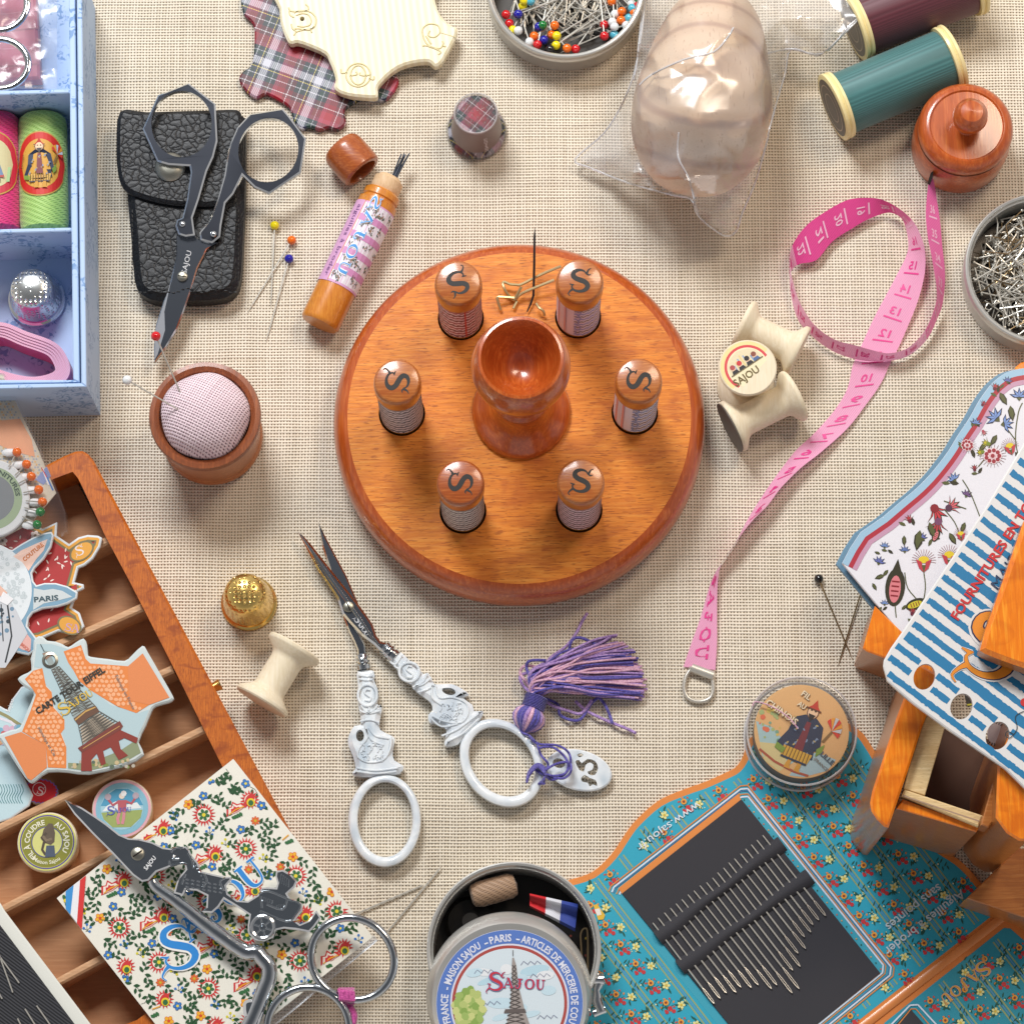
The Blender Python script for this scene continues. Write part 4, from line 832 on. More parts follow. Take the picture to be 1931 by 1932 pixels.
b = B(); b.tube([(0, 0, 0), (1.1, 0, .05), (1.5, .1, .02)], [.022, .022, .006], 'steel', 5); b.ball((0, 0, 0), .05, 'steel', 6, 4); pA = single('steel_pin', b, 'plain steel pin heaped in the tin at the right edge', 'pin', (0, 0, 0), 'steel pins heaped in the tin')
b = B(); b.tube([(0, 0, 0), (.7, .0, .05), (.95, .35, .04), (1.3, .6, .0)], [.022, .022, .022, .006], 'brasspin', 5); b.ball((0, 0, 0), .05, 'steel', 6, 4); pB = single('bent_pin', b, 'bent tarnished pin heaped in the tin at the right edge', 'pin', (0, 0, 0), 'bent pins heaped in the tin')
b = B(); b.tube([P(0, 0, 0) * 0 + Vector(p) for p in [(0, .15, 0), (.1, .25, 0), (.2, .15, 0), (.15, 0, 0), (1.1, -.1, .05), (1.3, .1, .05), (.5, .2, .08)]], .022, 'steel', 5); pC = single('steel_hook', b, 'small bent wire hook heaped in the tin at the right edge', 'hook', (0, 0, 0), 'wire hooks heaped in the tin')
xr = P(1931, 500, 0).x; cnt = 0
while cnt < 230:
    a_ = rnd.uniform(0, 6.28); r_ = Rt * .87 * math.sqrt(rnd.random()); x, y = ca.x + r_ * math.cos(a_), ca.y + r_ * math.sin(a_)
    if x > xr + .5: continue
    src = (pA, pA, pB, pC)[cnt % 4]; first = cnt in (0, 2, 3); o = src if first else src.copy()
    if not first: col_main.objects.link(o)
    th_ = rnd.uniform(0, 6.28); ex, ey = x + 1.3 * math.cos(th_), y + 1.3 * math.sin(th_)
    if math.hypot(ex - ca.x, ey - ca.y) > Rt * .92: th_ = math.atan2(ca.y - y, ca.x - x) + rnd.uniform(-.8, .8)
    o.location = (x, y, rnd.uniform(.15, .85)); o.rotation_euler = (rnd.uniform(-.2, .2), rnd.uniform(-.2, .2), th_); cnt += 1
# ================================================================ wooden darning egg in a plastic bag
a, c = P(1300, 372, 1.5), P(1355, -8, 1.5); ax = c - a; H = ax.length; u = S(1318, 250, 1.5); t = thing('darning_egg', 'large pale turned beech darning egg wrapped in a crumpled clear bag', 'darning egg', P(1320, 200))
pr = [(.01, 0), (58, .03), (90, .09), (112, .17), (126, .26), (131, .36), (130, .46), (122, .57), (112, .67), (100, .77), (86, .86), (66, .93), (40, .98), (.01, 1.0)]
ctr = a.lerp(c, .42); ctr.z = 0
b = B(); pp = smooth([(r, h) for r, h in pr], 3, False); zc = 1.95
b.lathe([(max(.01, r * u), h * H) for r, h in pp], 'egg', 72, frame(Vector((a.x, a.y, zc)), ax)); 
eo = obj('egg_body', b, t)
# bag: a sheet draped over the egg
bagout = smooth([(1214, -25), (1207, 60), (1198, 130), (1176, 190), (1140, 250), (1085, 300), (1112, 316), (1185, 345), (1270, 368), (1303, 376), (1315, 405), (1345, 432), (1369, 445), (1388, 436), (1400, 400), (1425, 340), (1447, 262), (1449, 250), (1465, 190), (1480, 140), (1491, 93), (1530, 102), (1550, 101), (1600, 55), (1636, 18), (1660, -25)], 1)
A2, C2 = Vector((1300, 372)), Vector((1355, -8)); AX = (C2 - A2); AL = AX.length; AX.normalize()
def eggz(x, y):
    v = Vector((x, y)) - A2; h = v.dot(AX) / AL; d = abs(v.x * AX.y - v.y * AX.x)
    if h <= 0 or h >= 1: return None, 0
    r = 0
    for (r0_, h0), (r1_, h1_) in zip(pr, pr[1:]):
        if h0 <= h <= h1_: r = r0_ + (r1_ - r0_) * (h - h0) / (h1_ - h0)
    return r, d
from mathutils import noise as mn
creases = [((1206, 160), (1345, 100), .5), ((1345, 100), (1380, 55), .35), ((1380, 55), (1448, 82), .4), ((1206, 160), (1330, 90), .3), ((1330, 50), (1400, 68), .3), ((1278, 245), (1280, 330), .3), ((1280, 296), (1318, 400), .6), ((1318, 400), (1380, 330), .35), ((1340, 282), (1385, 360), .4), ((1448, 100), (1490, 92), .5), ((1490, 92), (1447, 265), .5), ((1550, 101), (1635, 20), .3), ((1490, 92), (1550, 101), .4), ((1448, 30), (1610, 35), .5), ((1560, 90), (1500, 20), .4), ((1225, 40), (1190, 210), .4), ((1166, 300), (1180, 200), .3), ((1300, 195), (1330, 200), .2), ((1380, 335), (1370, 410), .35), ((1420, 60), (1600, 10), .4), ((1235, 30), (1260, 10), .3), ((1100, 308), (1165, 315), .2), ((1400, 250), (1440, 330), .35), ((1385, 200), (1430, 280), .3)]
EW0 = Vector((a.x, a.y)); EW = Vector((ax.x, ax.y)).normalized()
def eggh(X, Y):
    v = Vector((X, Y)) - EW0; h = v.dot(EW) / H; d = abs(v.x * EW.y - v.y * EW.x)
    if h <= -.02 or h >= 1.02: return 0
    h = min(.999, max(.001, h)); r = 0
    for (r0_, h0), (r1_, h1_) in zip(pr, pr[1:]):
        if h0 <= h <= h1_: r = r0_ + (r1_ - r0_) * (h - h0) / (h1_ - h0)
    r = r * u + .16
    return zc + math.sqrt(max(0, r * r - d * d)) if d < r else 0
def bagz(x, y):
    z = 2.0
    for _ in range(6): p = P(x, y, z); z = .5 * z + .5 * max(.12, eggh(p.x, p.y))
    p = P(x, y, z); z = max(.12, eggh(p.x, p.y), z)
    # tent away from the egg
    dd = 1e9
    if z < zc:
        best = 0
        for h in (.2, .35, .5, .65, .8):
            cpt = A2 + AX * AL * h; rr2 = 128 - abs(h - .4) * 60; dist = max(0, (Vector((x, y)) - cpt).length - rr2); best = max(best, zc * .9 * math.exp(-dist / 45.0))
        z = max(z, best)
    if x > 1440: z = max(z, .12 + 1.5 * min(1, (x - 1400) / 120) * math.exp(-max(0, (y - 60)) / 70.0))
    if y > 370 and x > 1300: z = max(z, .25 + .5 * math.exp(-(y - 370) / 40.0))
    z += .06
    for (ax_, ay_), (bx_, by_), hgt in creases:
        p = Vector((x, y)); A_, B_ = Vector((ax_, ay_)), Vector((bx_, by_)); ab = B_ - A_; tt = max(0, min(1, (p - A_).dot(ab) / ab.length_squared)); dist = (p - A_ - ab * tt).length
        z += hgt * .34 * max(0, 1 - dist / 22)
    return z
CG = 30.0; cz = {}
def node(i, j):
    if (i, j) not in cz: r_ = random.Random(i * 97 + j * 13 + 5); pq = P(i * CG, j * CG, 3); on = eggh(pq.x, pq.y) > .5; cz[(i, j)] = bagz(i * CG, j * CG) + r_.uniform(0, .05 if on else .22)
    return cz[(i, j)]
def facet(x, y):                                # flat crumpled facets between jittered fold points
    wx, wy = x + 16 * mn.noise(Vector((x / 60, y / 60, 7))), y + 16 * mn.noise(Vector((x / 60, y / 60, 19)))
    fx, fy = wx / CG, wy / CG; i, j = math.floor(fx), math.floor(fy); fx -= i; fy -= j
    if (i + j) % 2: 
        z = node(i, j) * (1 - fx - fy) + node(i + 1, j) * fx + node(i, j + 1) * fy if fx + fy < 1 else node(i + 1, j + 1) * (fx + fy - 1) + node(i + 1, j) * (1 - fy) + node(i, j + 1) * (1 - fx)
    else:
        z = node(i, j) * (1 - fx) + node(i + 1, j + 1) * fy + node(i + 1, j) * (fx - fy) if fx > fy else node(i, j) * (1 - fy) + node(i + 1, j + 1) * fx + node(i, j + 1) * (fy - fx)
    q_ = P(x, y, z); return max(z, eggh(q_.x, q_.y) - .06, .06)
cell = 5.0; vid = {}; b = B(); V = []; F = []
def gv(i, j):
    if (i, j) not in vid: x, y = 1080 + i * cell, -25 + j * cell; vid[(i, j)] = len(V); V.append(P(x, y, facet(x, y)))
    return vid[(i, j)]
for i in range(116):
    for j in range(95):
        if all(inside((1080 + (i + q) * cell, -25 + (j + w2) * cell), bagout) for q in (0, 1) for w2 in (0, 1)): F.append((gv(i, j), gv(i, j + 1), gv(i + 1, j + 1), gv(i + 1, j)))
b.add(V, F, 'bag')
edge = [P(x, y, facet(x, y)) for x, y in smooth(bagout[:-1], 4, False)]; b.tube(edge, .03, 'bagedge', 5)
for x_, lst in ((0, [(1206, 160), (1230, 140), (1290, 112), (1345, 98), (1372, 70), (1383, 52)]), (1, [(1280, 250), (1279, 296), (1300, 340), (1315, 402)]), (2, [(1449, 100), (1491, 92), (1551, 101), (1600, 50), (1640, 14)]), (3, [(1196, 150), (1210, 60), (1216, 0)])):
    b.tube([P(x, y, facet(x, y) + .01) for x, y in smooth(lst, 4, False)], .03, 'bagedge', 5)
c_ = P(1400, 150); single('cellophane_bag', b, 'crumpled clear plastic bag around the wooden egg, its mouth spreading to the upper right', 'bag', (c_.x, c_.y, 0))
b = B(); b.plate([(1590, -30), (1592, -3), (1641, 19), (1656, 0), (1660, -30)], 1.6, .05, 'print', col='#ecdba0', bev=.01); k = Ink(b, lambda x, y, dz: P(x, y, 1.6 + dz))
for i in range(8): k.disc(1604 + i * 6, -4 + i * 2.3, 3, '#e0a860' if i % 2 else '#9cb4cc', 0, 8); k.line([(1596 + i * 7, -6), (1600 + i * 7, 2)], .8, '#6a5a4a', 1)
single('printed_label', b, 'corner of a beige printed label on the bag beside the maroon spool', 'label', P(1625, 0, 1.5))
# ================================================================ two big spools
def bigspool(name, p0, p1, th_, label, zc=1.06):
    a, c = P(*p0, zc), P(*p1, zc); ax = c - a; h = ax.length; f4 = frame(a, ax); t = thing(name, label, 'thread spool', Vector((a.x, a.y, 0)), 'large thread spools'); Rr = 1.02
    b = B(); b.lathe([(.9, .28), (.91, .3), (.92, h - .3), (.9, h - .28)], th_, 64, f4); obj('wound_thread', b, t)
    for s0, sg in ((0, 1), (h, -1)):
        b = B(); pr_ = [(.01, 0), (Rr * .97, 0), (Rr, .02), (Rr, .10), (Rr * .97, .12), (Rr * .95, .14), (Rr * .97, .165), (Rr * .995, .19), (Rr * .98, .27), (.88, .28)]
        pr_ = [(r, s0 + sg * z) for r, z in pr_]; b.lathe(pr_ if sg > 0 else pr_[::-1], 'cream', 64, f4); fo = obj('flange', b, t)
    b = B(); f5 = frame(a - ax.normalized() * .012, -ax); b.lathe([(Rr * .86, 0), (.01, .004)], 'graphite', 48, f5); 
    e1, e2 = f5.to_3x3() @ Vector((1, 0, 0)), f5.to_3x3() @ Vector((0, 1, 0)); nn = f5.to_3x3() @ Vector((0, 0, 1)); k = Ink(b, lambda x, y, dz: f5.translation + e1 * x + e2 * y + nn * (dz + .004))
    k.ring(0, 0, .72, .68, '#b8aa98', 0, 32); k.ring(0, 0, .45, .42, '#b8aa98', 0, 24)
    obj('end_label', b, t)
bigspool('thread_spool', (1570, 203), (1798, 108), 'teal', 'spool of blue green thread with cream ends beside the wooden tape case')
bigspool('thread_spool', (1608, 52), (1840, -38), 'maroon', 'spool of maroon thread with cream ends behind the blue green spool', 1.1)
# ================================================================ tape measure case, pink tape and ring
a = P(1806, 282); u = S(1806, 282); m4 = Matrix.Translation(a); t = thing('tape_measure_case', 'reddish turned wooden tape measure case with a domed lid and ball knob', 'tape measure', a)
q = P(1814, 234, 1.9); sx, sy = (q.x - a.x) / 1.9, (q.y - a.y) / 1.9
b = B(); b.lathe([(84 * u, 0), (88 * u, .05), (90 * u, .3), (91 * u, .8), (89 * u, 1.35), (86 * u, 1.42), (86 * u, 1.5)], 'cherry', 72, m4)
b.lathe([(86.6 * u, 1.42), (86.8 * u, 1.47)], 'holeshade', 72, m4, cap0=False, cap1=False); obj('case_body', b, t)
b = B(); b.lathe([(84 * u, 1.46), (85 * u, 1.52), (87.5 * u, 1.56), (88.5 * u, 1.68), (87 * u, 1.8), (82 * u, 1.93), (74 * u, 2.02), (69 * u, 2.03), (66 * u, 1.99), (20 * u, 2.02), (15 * u, 2.1)], 'cherry', 72, m4, cap0=False); obj('lid', b, t)
b = B(); b.lathe([(17 * u, 2.0), (15 * u, 2.12), (20 * u, 2.25), (29 * u, 2.45), (32.5 * u, 2.7), (30 * u, 2.95), (20 * u, 3.13), (.01, 3.18)], 'cherry', 48, m4, cap0=False); obj('knob', b, t)
b = B(); b.plate([(1752, 337), (1755, 326), (1760, 322), (1759, 334), (1756, 342)], 1.12, .4, 'holeshade', bev=0); obj('tape_slot', b, t)
TL = [(1757, 324, 1.15), (1750, 350, 1.1), (1746, 400, 1.05), (1748, 450, .95), (1757, 490, .9), (1763, 525, .9), (1766, 555, .92), (1758, 590, .95), (1735, 640, .98)]
TR = [(1758, 332, .75), (1765, 368, .5), (1773, 430, .35), (1780, 500, .25), (1782, 532, .2), (1775, 580, .15), (1752, 630, .1), (1715, 668, .08)]
Lp = [(1757, 323, 1.15), (1751, 345, .8), (1747, 380, .8), (1746, 410, .8), (1750, 450, .8), (1756, 480, .8), (1762, 515, .8), (1766, 545, .8), (1764, 575, .8), (1745, 622, .62), (1714, 655, .62), (1680, 666, .62), (1655, 663, .62), (1615, 652, .62), (1573, 640, .62), (1535, 612, .62), (1508, 570, .62), (1497, 537, .62), (1490, 505, .62), (1489, 483, .62), (1497, 457, .62), (1521, 425, .62), (1555, 400, .62), (1598, 377, .62), (1636, 373, .62), (1665, 377, .62), (1698, 395, .62), (1724, 420, .62), (1740, 455, .75), (1745, 483, .6), (1743, 520, .4), (1730, 570, .25), (1710, 620, .15), (1693, 658, .1)]
Rp_ = [(1758, 331, .85), (1763, 352, .7), (1768, 385, .55), (1773, 420, .5), (1777, 465, .42), (1781, 500, .38), (1782, 535, .32), (1777, 575, .2), (1768, 600, .16), (1748, 640, .12), (1715, 670, .1), (1682, 680, .08), (1648, 682, .08), (1610, 677, .08), (1568, 661, .08), (1530, 633, .08), (1505, 603, .08), (1493, 565, .08), (1489, 533, .08), (1492, 512, .12), (1507, 498, .3), (1540, 490, .3), (1570, 455, .25), (1608, 430, .25), (1638, 413, .25), (1675, 401, .2), (1698, 410, .15), (1708, 430, .12), (1713, 462, .08), (1708, 485, .05), (1693, 515, .04), (1673, 553, .03), (1648, 600, .03), (1623, 655, .03)]
Lp += [(1680, 683, .08), (1660, 725, .08), (1633, 763, .1), (1598, 808, .15), (1548, 853, .3), (1510, 883, .4), (1473, 920, .5), (1448, 953, .55), (1416, 985, .6), (1388, 1022, .6), (1370, 1050, .5), (1358, 1070, .4), (1353, 1106, .3), (1352, 1160, .2), (1352, 1210, .15), (1349, 1264, .12)]
Rp_ += [(1608, 690, .03), (1598, 733, .03), (1573, 775, .03), (1535, 818, .03), (1498, 853, .03), (1460, 903, .03), (1432, 944, .03), (1407, 985, .04), (1388, 1022, .04), (1370, 1050, .04), (1356, 1070, .04), (1349, 1080, .04), (1338, 1106, .04), (1321, 1166, .04), (1303, 1216, .04), (1289, 1258, .06)]
Rp_[12] = (1648, 682, .08)
A_ = smooth(Lp, 5, False); B__ = smooth(Rp_, 5, False); n_ = min(len(A_), len(B__)); A_, B__ = A_[:n_], B__[:n_]
b = B(); rows = []
for j in range(5): rows.append([P(*[p[i] * (1 - j / 4) + q_[i] * j / 4 for i in range(3)]) for p, q_ in zip(A_, B__)])
def tcol(i): return '#f052a4' if 98 < i < 128 else '#f272b6' if i < 45 or 128 <= i < 134 else '#f8b2d6'
for i in range(n_ - 1):
    for j in range(4): b.face([rows[j][i], rows[j][i + 1], rows[j + 1][i + 1], rows[j + 1][i]], 'tape', tcol(i))
def smerge(b):                                  # weld so the woven tape shades smoothly
    m_ = {}; nv = []; mp_ = []
    for v in b.v:
        k_ = tuple(round(x, 4) for x in v)
        if k_ not in m_: m_[k_] = len(nv); nv.append(v)
        mp_.append(m_[k_])
    b.v = nv; b.f = [tuple(mp_[i] for i in f) for f in b.f]
smerge(b)
def mpt(x, y, dz):
    i = max(0, min(n_ - 2, int(x))); f = x - i; p = rows[0][i].lerp(rows[0][i + 1], f); q_ = rows[4][i].lerp(rows[4][i + 1], f); nrm = (rows[0][i + 1] - rows[0][i]).cross(rows[4][i] - rows[0][i]).normalized()
    if nrm.dot(CAM - p) < 0: nrm = -nrm
    return p.lerp(q_, y) + nrm * dz * 2
k = Ink(b, mpt)
cum = [0]
for i in range(n_ - 1): cum.append(cum[-1] + ((rows[2][i + 1] - rows[2][i]).length))
def idx(s_):
    for i in range(n_ - 1):
        if cum[i + 1] >= s_: return i + (s_ - cum[i]) / max(1e-6, cum[i + 1] - cum[i])
    return n_ - 1.01
k.up = lambda v: v
tot = cum[-1]; s_ = 1.0; num = int((tot - 3.2) / .72)
while s_ < tot - 2.6 and num > 0:
    i0 = idx(s_); dark = tcol(int(i0)) in ('#f052a4', '#f272b6'); cc = '#f8c4de' if dark else '#e0358c'
    def seg(a0, a1, w0, w1): k.poly([(idx(a0), w0), (idx(a1), w0), (idx(a1), w1), (idx(a0), w1)], cc)
    seg(s_ + .30, s_ + .35, .22, .78)
    vs, fs, wd = glyphs(str(num), .02)
    for f_ in fs: k.poly([(idx(s_ + .20 - vs[i][1] * .34), .30 + vs[i][0] / wd * .38) for i in f_], cc)
    s_ += .72; num -= 1
for j, ch in enumerate('SAJOU'):
    for pts, W in ORN[ch]:
        W = W if isinstance(W, list) else [W] * len(pts); sm = [(p[0], p[1], w2) for p, w2 in zip(pts, W)]
        k.line([(idx(tot - 2.75 + j * .52 + p[0] * .42), .72 - p[1] * .42) for p in sm], [2.4 * p[2] * .42 for p in sm], '#e0358c', 1)
single('measuring_tape', b, 'pink woven measuring tape looping out of the wooden case and running down the cloth', 'measuring tape', P(1600, 650))
t = thing('metal_d_ring', 'small silver D shaped ring at the lower end of the pink tape', 'ring', P(1318, 1300))
b = B(); b.tube([P(x, y, .12) for x, y in smooth([(1303, 1262), (1293, 1278), (1290, 1300), (1298, 1317), (1318, 1324), (1338, 1318), (1345, 1302), (1344, 1285), (1342, 1270)], 4, False)], .055, 'steel', 10); obj('ring_wire', b, t)
b = B(); b.tube([P(1304, 1260, .16), P(1345, 1275, .16)], .13, 'steel', 14, flat=.7); b.tube([P(1303, 1258, .2), P(1302, 1268, .1)], .05, 'steel', 8); obj('crimp_bar', b, t)
# ================================================================ embroidery scissors with pearly swan handles
t = thing('embroidery_scissors', 'open embroidery scissors with carved pearly white swan handles and slim steel blades', 'scissors', P(720, 1250))
def halfround(b, outline, z, th_, mat, side=None, holes=(), bev=.05): b.plate(outline, z, th_, mat, bev=bev, holes=holes, side=side)
b = B(); b.plate(Z(1, 2, [(467, 70), (520, 180), (600, 330), (680, 480), (740, 620), (770, 690), (760, 760), (720, 830), (780, 920), (818, 990), (832, 1092), (765, 1092), (762, 1040), (735, 975), (700, 905), (660, 800), (640, 690), (590, 540), (545, 400), (500, 260)]), .30, .12, 'blade', bev=.04, side='chrome')
obj('back_blade', b, t)
b = B(); b.plate(Z(1, 2, [(312, 145), (345, 168), (420, 250), (600, 480), (760, 680), (840, 790), (880, 850), (905, 930), (940, 978), (1005, 990), (1060, 1055), (1000, 1112), (930, 1040), (890, 1000), (800, 935), (700, 830), (650, 770), (610, 650), (530, 530), (465, 440), (400, 310)]), .46, .13, 'blade', bev=.06, side='chrome')
k = Ink(b, lambda x, y, dz: P(x, y, .46 + dz)); orn(k, 'SAJOU', *Z(1, 2, [(735, 800)])[0], 10, 56, '#c9ccd0', 0, up=1, adv=.8, first=1.3)
b.tube([P(x, y, .455) for x, y in Z(1, 2, [(330, 165), (430, 310), (560, 500), (700, 690), (800, 830), (870, 940), (930, 1010)])], [.01, .05, .06, .06, .05, .04, .03], 'chrome', 8, flat=.5)
obj('front_blade', b, t)
b = B(); q = P(657.5, 1145.5, .46); b.lathe([(.155, 0), (.155, .05), (.12, .075), (.01, .08)], 'snap', 24, Matrix.Translation(q)); b.tube([q + Vector((-.05, .12, .082)), q + Vector((.05, -.12, .082))], .018, 'holeshade', 4); obj('pivot_screw', b, t)
for p0, p1, rr_ in (((682, 1238), (686, 1263), .17), ((725, 1222), (745, 1240), .19)):
    a, c = P(*p0, .3), P(*p1, .3); h = (c - a).length; b = B()
    b.lathe([(rr_ * .7, -.05), (rr_ * 1.1, 0), (rr_ * 1.15, h * .2), (rr_ * .8, h * .3), (rr_ * 1.2, h * .42), (rr_ * 1.2, h * .55), (rr_ * .8, h * .65), (rr_ * 1.2, h * .75), (rr_ * 1.1, h * 1.05)], 'chrome', 24, frame(a, c - a)); obj('collar', b, t)
HL = Z(1, 2, [(765, 1195), (885, 1195), (890, 1270), (915, 1330), (922, 1400), (905, 1460), (942, 1450), (945, 1500), (930, 1580), (935, 1640), (1010, 1680), (1045, 1710), (1030, 1800), (1040, 1870), (1112, 1915)]) + Z(1, 3, [(1080, 40), (1000, 52), (970, 60), (860, 66), (740, 55), (728, 25)]) + Z(1, 2, [(750, 1930), (730, 1840), (692, 1750), (700, 1680), (740, 1610), (790, 1600), (780, 1500), (770, 1450), (768, 1330), (765, 1270)])
HR = Z(1, 2, [(1000, 1105), (1060, 1052), (1100, 1060), (1150, 1110), (1230, 1180), (1262, 1220), (1300, 1210), (1340, 1290), (1400, 1295), (1480, 1295), (1560, 1335), (1605, 1375), (1560, 1400), (1630, 1450), (1645, 1500), (1712, 1498), (1690, 1560), (1600, 1650), (1560, 1700), (1520, 1752), (1430, 1765), (1422, 1720), (1435, 1640), (1370, 1590), (1310, 1590), (1298, 1530), (1330, 1490), (1312, 1430), (1230, 1370), (1180, 1325), (1170, 1300), (1110, 1260), (1075, 1200)])
def relief(b, pts, w=.035, z=.47): b.tube([P(x, y, z) for x, y in smooth(pts, 4, False)], w, 'pearl', 6)
def handle(out, hole, rx, ringspec, med, lines, feathers):
    b = B(); b.plate(smooth(out, 2), .46, .36, 'pearl', bev=.13, holes=[ell(*hole)])
    relief(b, ell(*med, 28) + [ell(*med, 28)[0]], .04, .48)
    mc, mr = med[:2], med[2]
    relief(b, [(mc[0] + 5, mc[1] - 10), (mc[0] - 2, mc[1] - 11), (mc[0] - 5, mc[1] - 5), (mc[0], mc[1]), (mc[0] + 6, mc[1] + 4), (mc[0] + 4, mc[1] + 10), (mc[0] - 5, mc[1] + 9)], .03, .48)
    for l_ in lines: relief(b, l_, .03)
    for (x, y, an) in feathers: relief(b, [(x - 4 * math.cos(an), y - 4 * math.sin(an)), (x + 2, y - 3), (x + 4 * math.cos(an), y + 4 * math.sin(an))], .022)
    obj('swan_handle', b, t)
    cx, cy, ro, ri, ang = ringspec; b = B()
    N = 72; pts = []
    o1, o2 = ell(cx, cy, *ro, N, ang), ell(cx + 1, cy - 2, *ri, N, ang)
    for i in range(N):
        (x0, y0), (x1, y1) = o1[i], o2[i]; e = []
        for f, z in ((0, .10), (0, .32), (.12, .42), (.35, .46), (.65, .46), (.88, .42), (1, .32), (1, .10)): e.append(P(x0 + (x1 - x0) * f, y0 + (y1 - y0) * f, z))
        pts.append(e)
    V = [p for e in pts for p in e]; b.add(V, [(i * 8 + j, i * 8 + (j + 1) % 8, ((i + 1) % N) * 8 + (j + 1) % 8, ((i + 1) % N) * 8 + j) for i in range(N) for j in range(8)], 'pearl'); obj('finger_ring', b, t)
rnd = random.Random(5)
fz = lambda cx, cy, rx, ry, n: [(cx + rx * rnd.uniform(-1, 1) * .8, cy + ry * rnd.uniform(-1, 1) * .8, rnd.uniform(0, 3)) for _ in range(n)]
handle(HL, (679, 1388, 7.5, 11, 20), 0, (725.5, 1549, (69, 88), (51, 70), 0), (693, 1312, 18, 20),
       [Z(1, 2, [(770, 1230), (830, 1240), (885, 1232)]), Z(1, 2, [(775, 1260), (830, 1270), (880, 1262)]), Z(1, 2, [(780, 1500), (850, 1520), (935, 1500)]), Z(1, 2, [(785, 1580), (860, 1570), (930, 1590)]), Z(1, 2, [(790, 1460), (850, 1520), (920, 1455)]), Z(1, 2, [(850, 1500), (855, 1450)]), Z(1, 2, [(820, 1610), (840, 1700), (780, 1780), (770, 1850), (850, 1890), (960, 1870), (1010, 1790), (1020, 1700)]), Z(1, 2, [(850, 1630), (900, 1690), (1000, 1710)]), Z(1, 2, [(830, 1640), (870, 1720), (960, 1760)]), Z(1, 3, [(760, 0), (900, 20), (1070, 0)]), Z(1, 3, [(750, 25), (900, 42), (1060, 25)])], fz(702, 1420, 24, 20, 26))
handle(HR, (846.5, 1304, 13, 7, 20, 15), 0, (945.5, 1440, (90, 73), (70, 55), 52), (772, 1268, 19, 18),
       [Z(1, 2, [(1010, 1130), (1050, 1150), (1100, 1080)]), Z(1, 2, [(1040, 1160), (1080, 1180), (1140, 1110)]), Z(1, 2, [(1180, 1320), (1260, 1300), (1320, 1250)]), Z(1, 2, [(1220, 1360), (1290, 1340), (1350, 1300)]), Z(1, 2, [(1200, 1320), (1260, 1280), (1290, 1220)]), Z(1, 2, [(1330, 1300), (1330, 1400), (1400, 1460)]), Z(1, 2, [(1350, 1300), (1380, 1400), (1480, 1400), (1580, 1440), (1600, 1520), (1540, 1590), (1420, 1580), (1330, 1540)]), Z(1, 2, [(1400, 1690), (1520, 1640), (1680, 1520)]), Z(1, 2, [(1450, 1730), (1560, 1670), (1680, 1560)]), Z(1, 2, [(1320, 1560), (1400, 1620), (1520, 1600)])], fz(849, 1344, 28, 20, 30))
# ================================================================ tassel and oval tag
t = thing('thread_tassel', 'violet, lilac and pink thread tassel tied to the pearly scissors', 'tassel', P(1080, 1290))
b = B(); q = P(998, 1357, .45)
for i in range(22):
    a_ = math.pi * 2 * i / 22; pts = []
    for j in range(7):
        f = j / 6; rr_ = .05 + .36 * math.sin(f * math.pi) ** .8; along = P(1006, 1333, .45).lerp(P(988, 1378, .4), f); ax = (P(988, 1378, .4) - P(1006, 1333, .45)).normalized(); s1 = ax.cross(Vector((0, 0, 1))).normalized()
        pts.append(along + s1 * rr_ * math.cos(a_) + Vector((0, 0, 1)) * rr_ * math.sin(a_))
    b.tube(pts, .07, ('violet', 'lilac', 'rosec', 'violet')[i % 4], 6)
obj('knot_head', b, t)
b = B(); a, c = P(1013, 1313, .45), P(1004, 1338, .45); ax = (c - a).normalized(); h = (c - a).length; f4 = frame(a, ax)
b.lathe([(.2, 0)] + [(.30 + .035 * (i % 2), h * (i + .5) / 19) for i in range(19)] + [(.2, h)], 'violet', 24, f4); obj('wrapped_collar', b, t)
b = B(); rnd = random.Random(21)
ends = [(1163, 1200), (1172, 1213), (1185, 1218), (1196, 1228), (1187, 1236), (1200, 1243), (1203, 1252), (1212, 1258), (1210, 1268), (1216, 1275), (1217, 1284), (1218, 1294), (1220, 1302), (1215, 1310), (1212, 1317), (1200, 1315), (1180, 1310), (1150, 1305)]
for i in range(118):
    e = ends[i % 18]; ex, ey = e[0] + rnd.uniform(-14, 4), e[1] + rnd.uniform(-4, 4); f = (ey - 1200) / 118
    sx, sy = 1012 + rnd.uniform(-7, 7), 1314 + rnd.uniform(-3, 3); lift = (.15 + .45 * rnd.random())
    m1 = (1015 + rnd.uniform(-14, 22) - (1 - f) * 4, 1292 - (1 - f) * 22 + rnd.uniform(-6, 16)); m2 = (1065 + rnd.uniform(-12, 12), 1240 + f * 62 + rnd.uniform(-8, 8)); m3 = (1120 + rnd.uniform(-8, 8), ey * .7 + .3 * (1250 + f * 40) + rnd.uniform(-6, 6))
    mt_ = rnd.choice(['lilac', 'lilac', 'rosec', 'rosec', 'violet', 'lilac', 'violet'])
    b.tube([P(*p) for p in smooth([(sx, sy, .45), (*m1, .35 + lift * .6), (*m2, .25 + lift), (*m3, .15 + lift * .7), (ex, ey, .08 + lift * .45)], 5, False)], .034, mt_, 6)
def st(pts, m_, z=.15, r=.045): b.tube([P(x, y, z + .05 * math.sin(i)) for i, (x, y) in enumerate(smooth(pts, 5, False))], r, m_, 6)
z22 = lambda l: Z(2, 2, l)
st(z22([(180, 1390), (190, 1250), (280, 1110), (400, 1020), (480, 920), (530, 820), (565, 765)]), 'lilac', .2); st(z22([(250, 1360), (370, 1250), (420, 1080), (450, 970), (520, 950), (630, 1000)]), 'violet', .5)
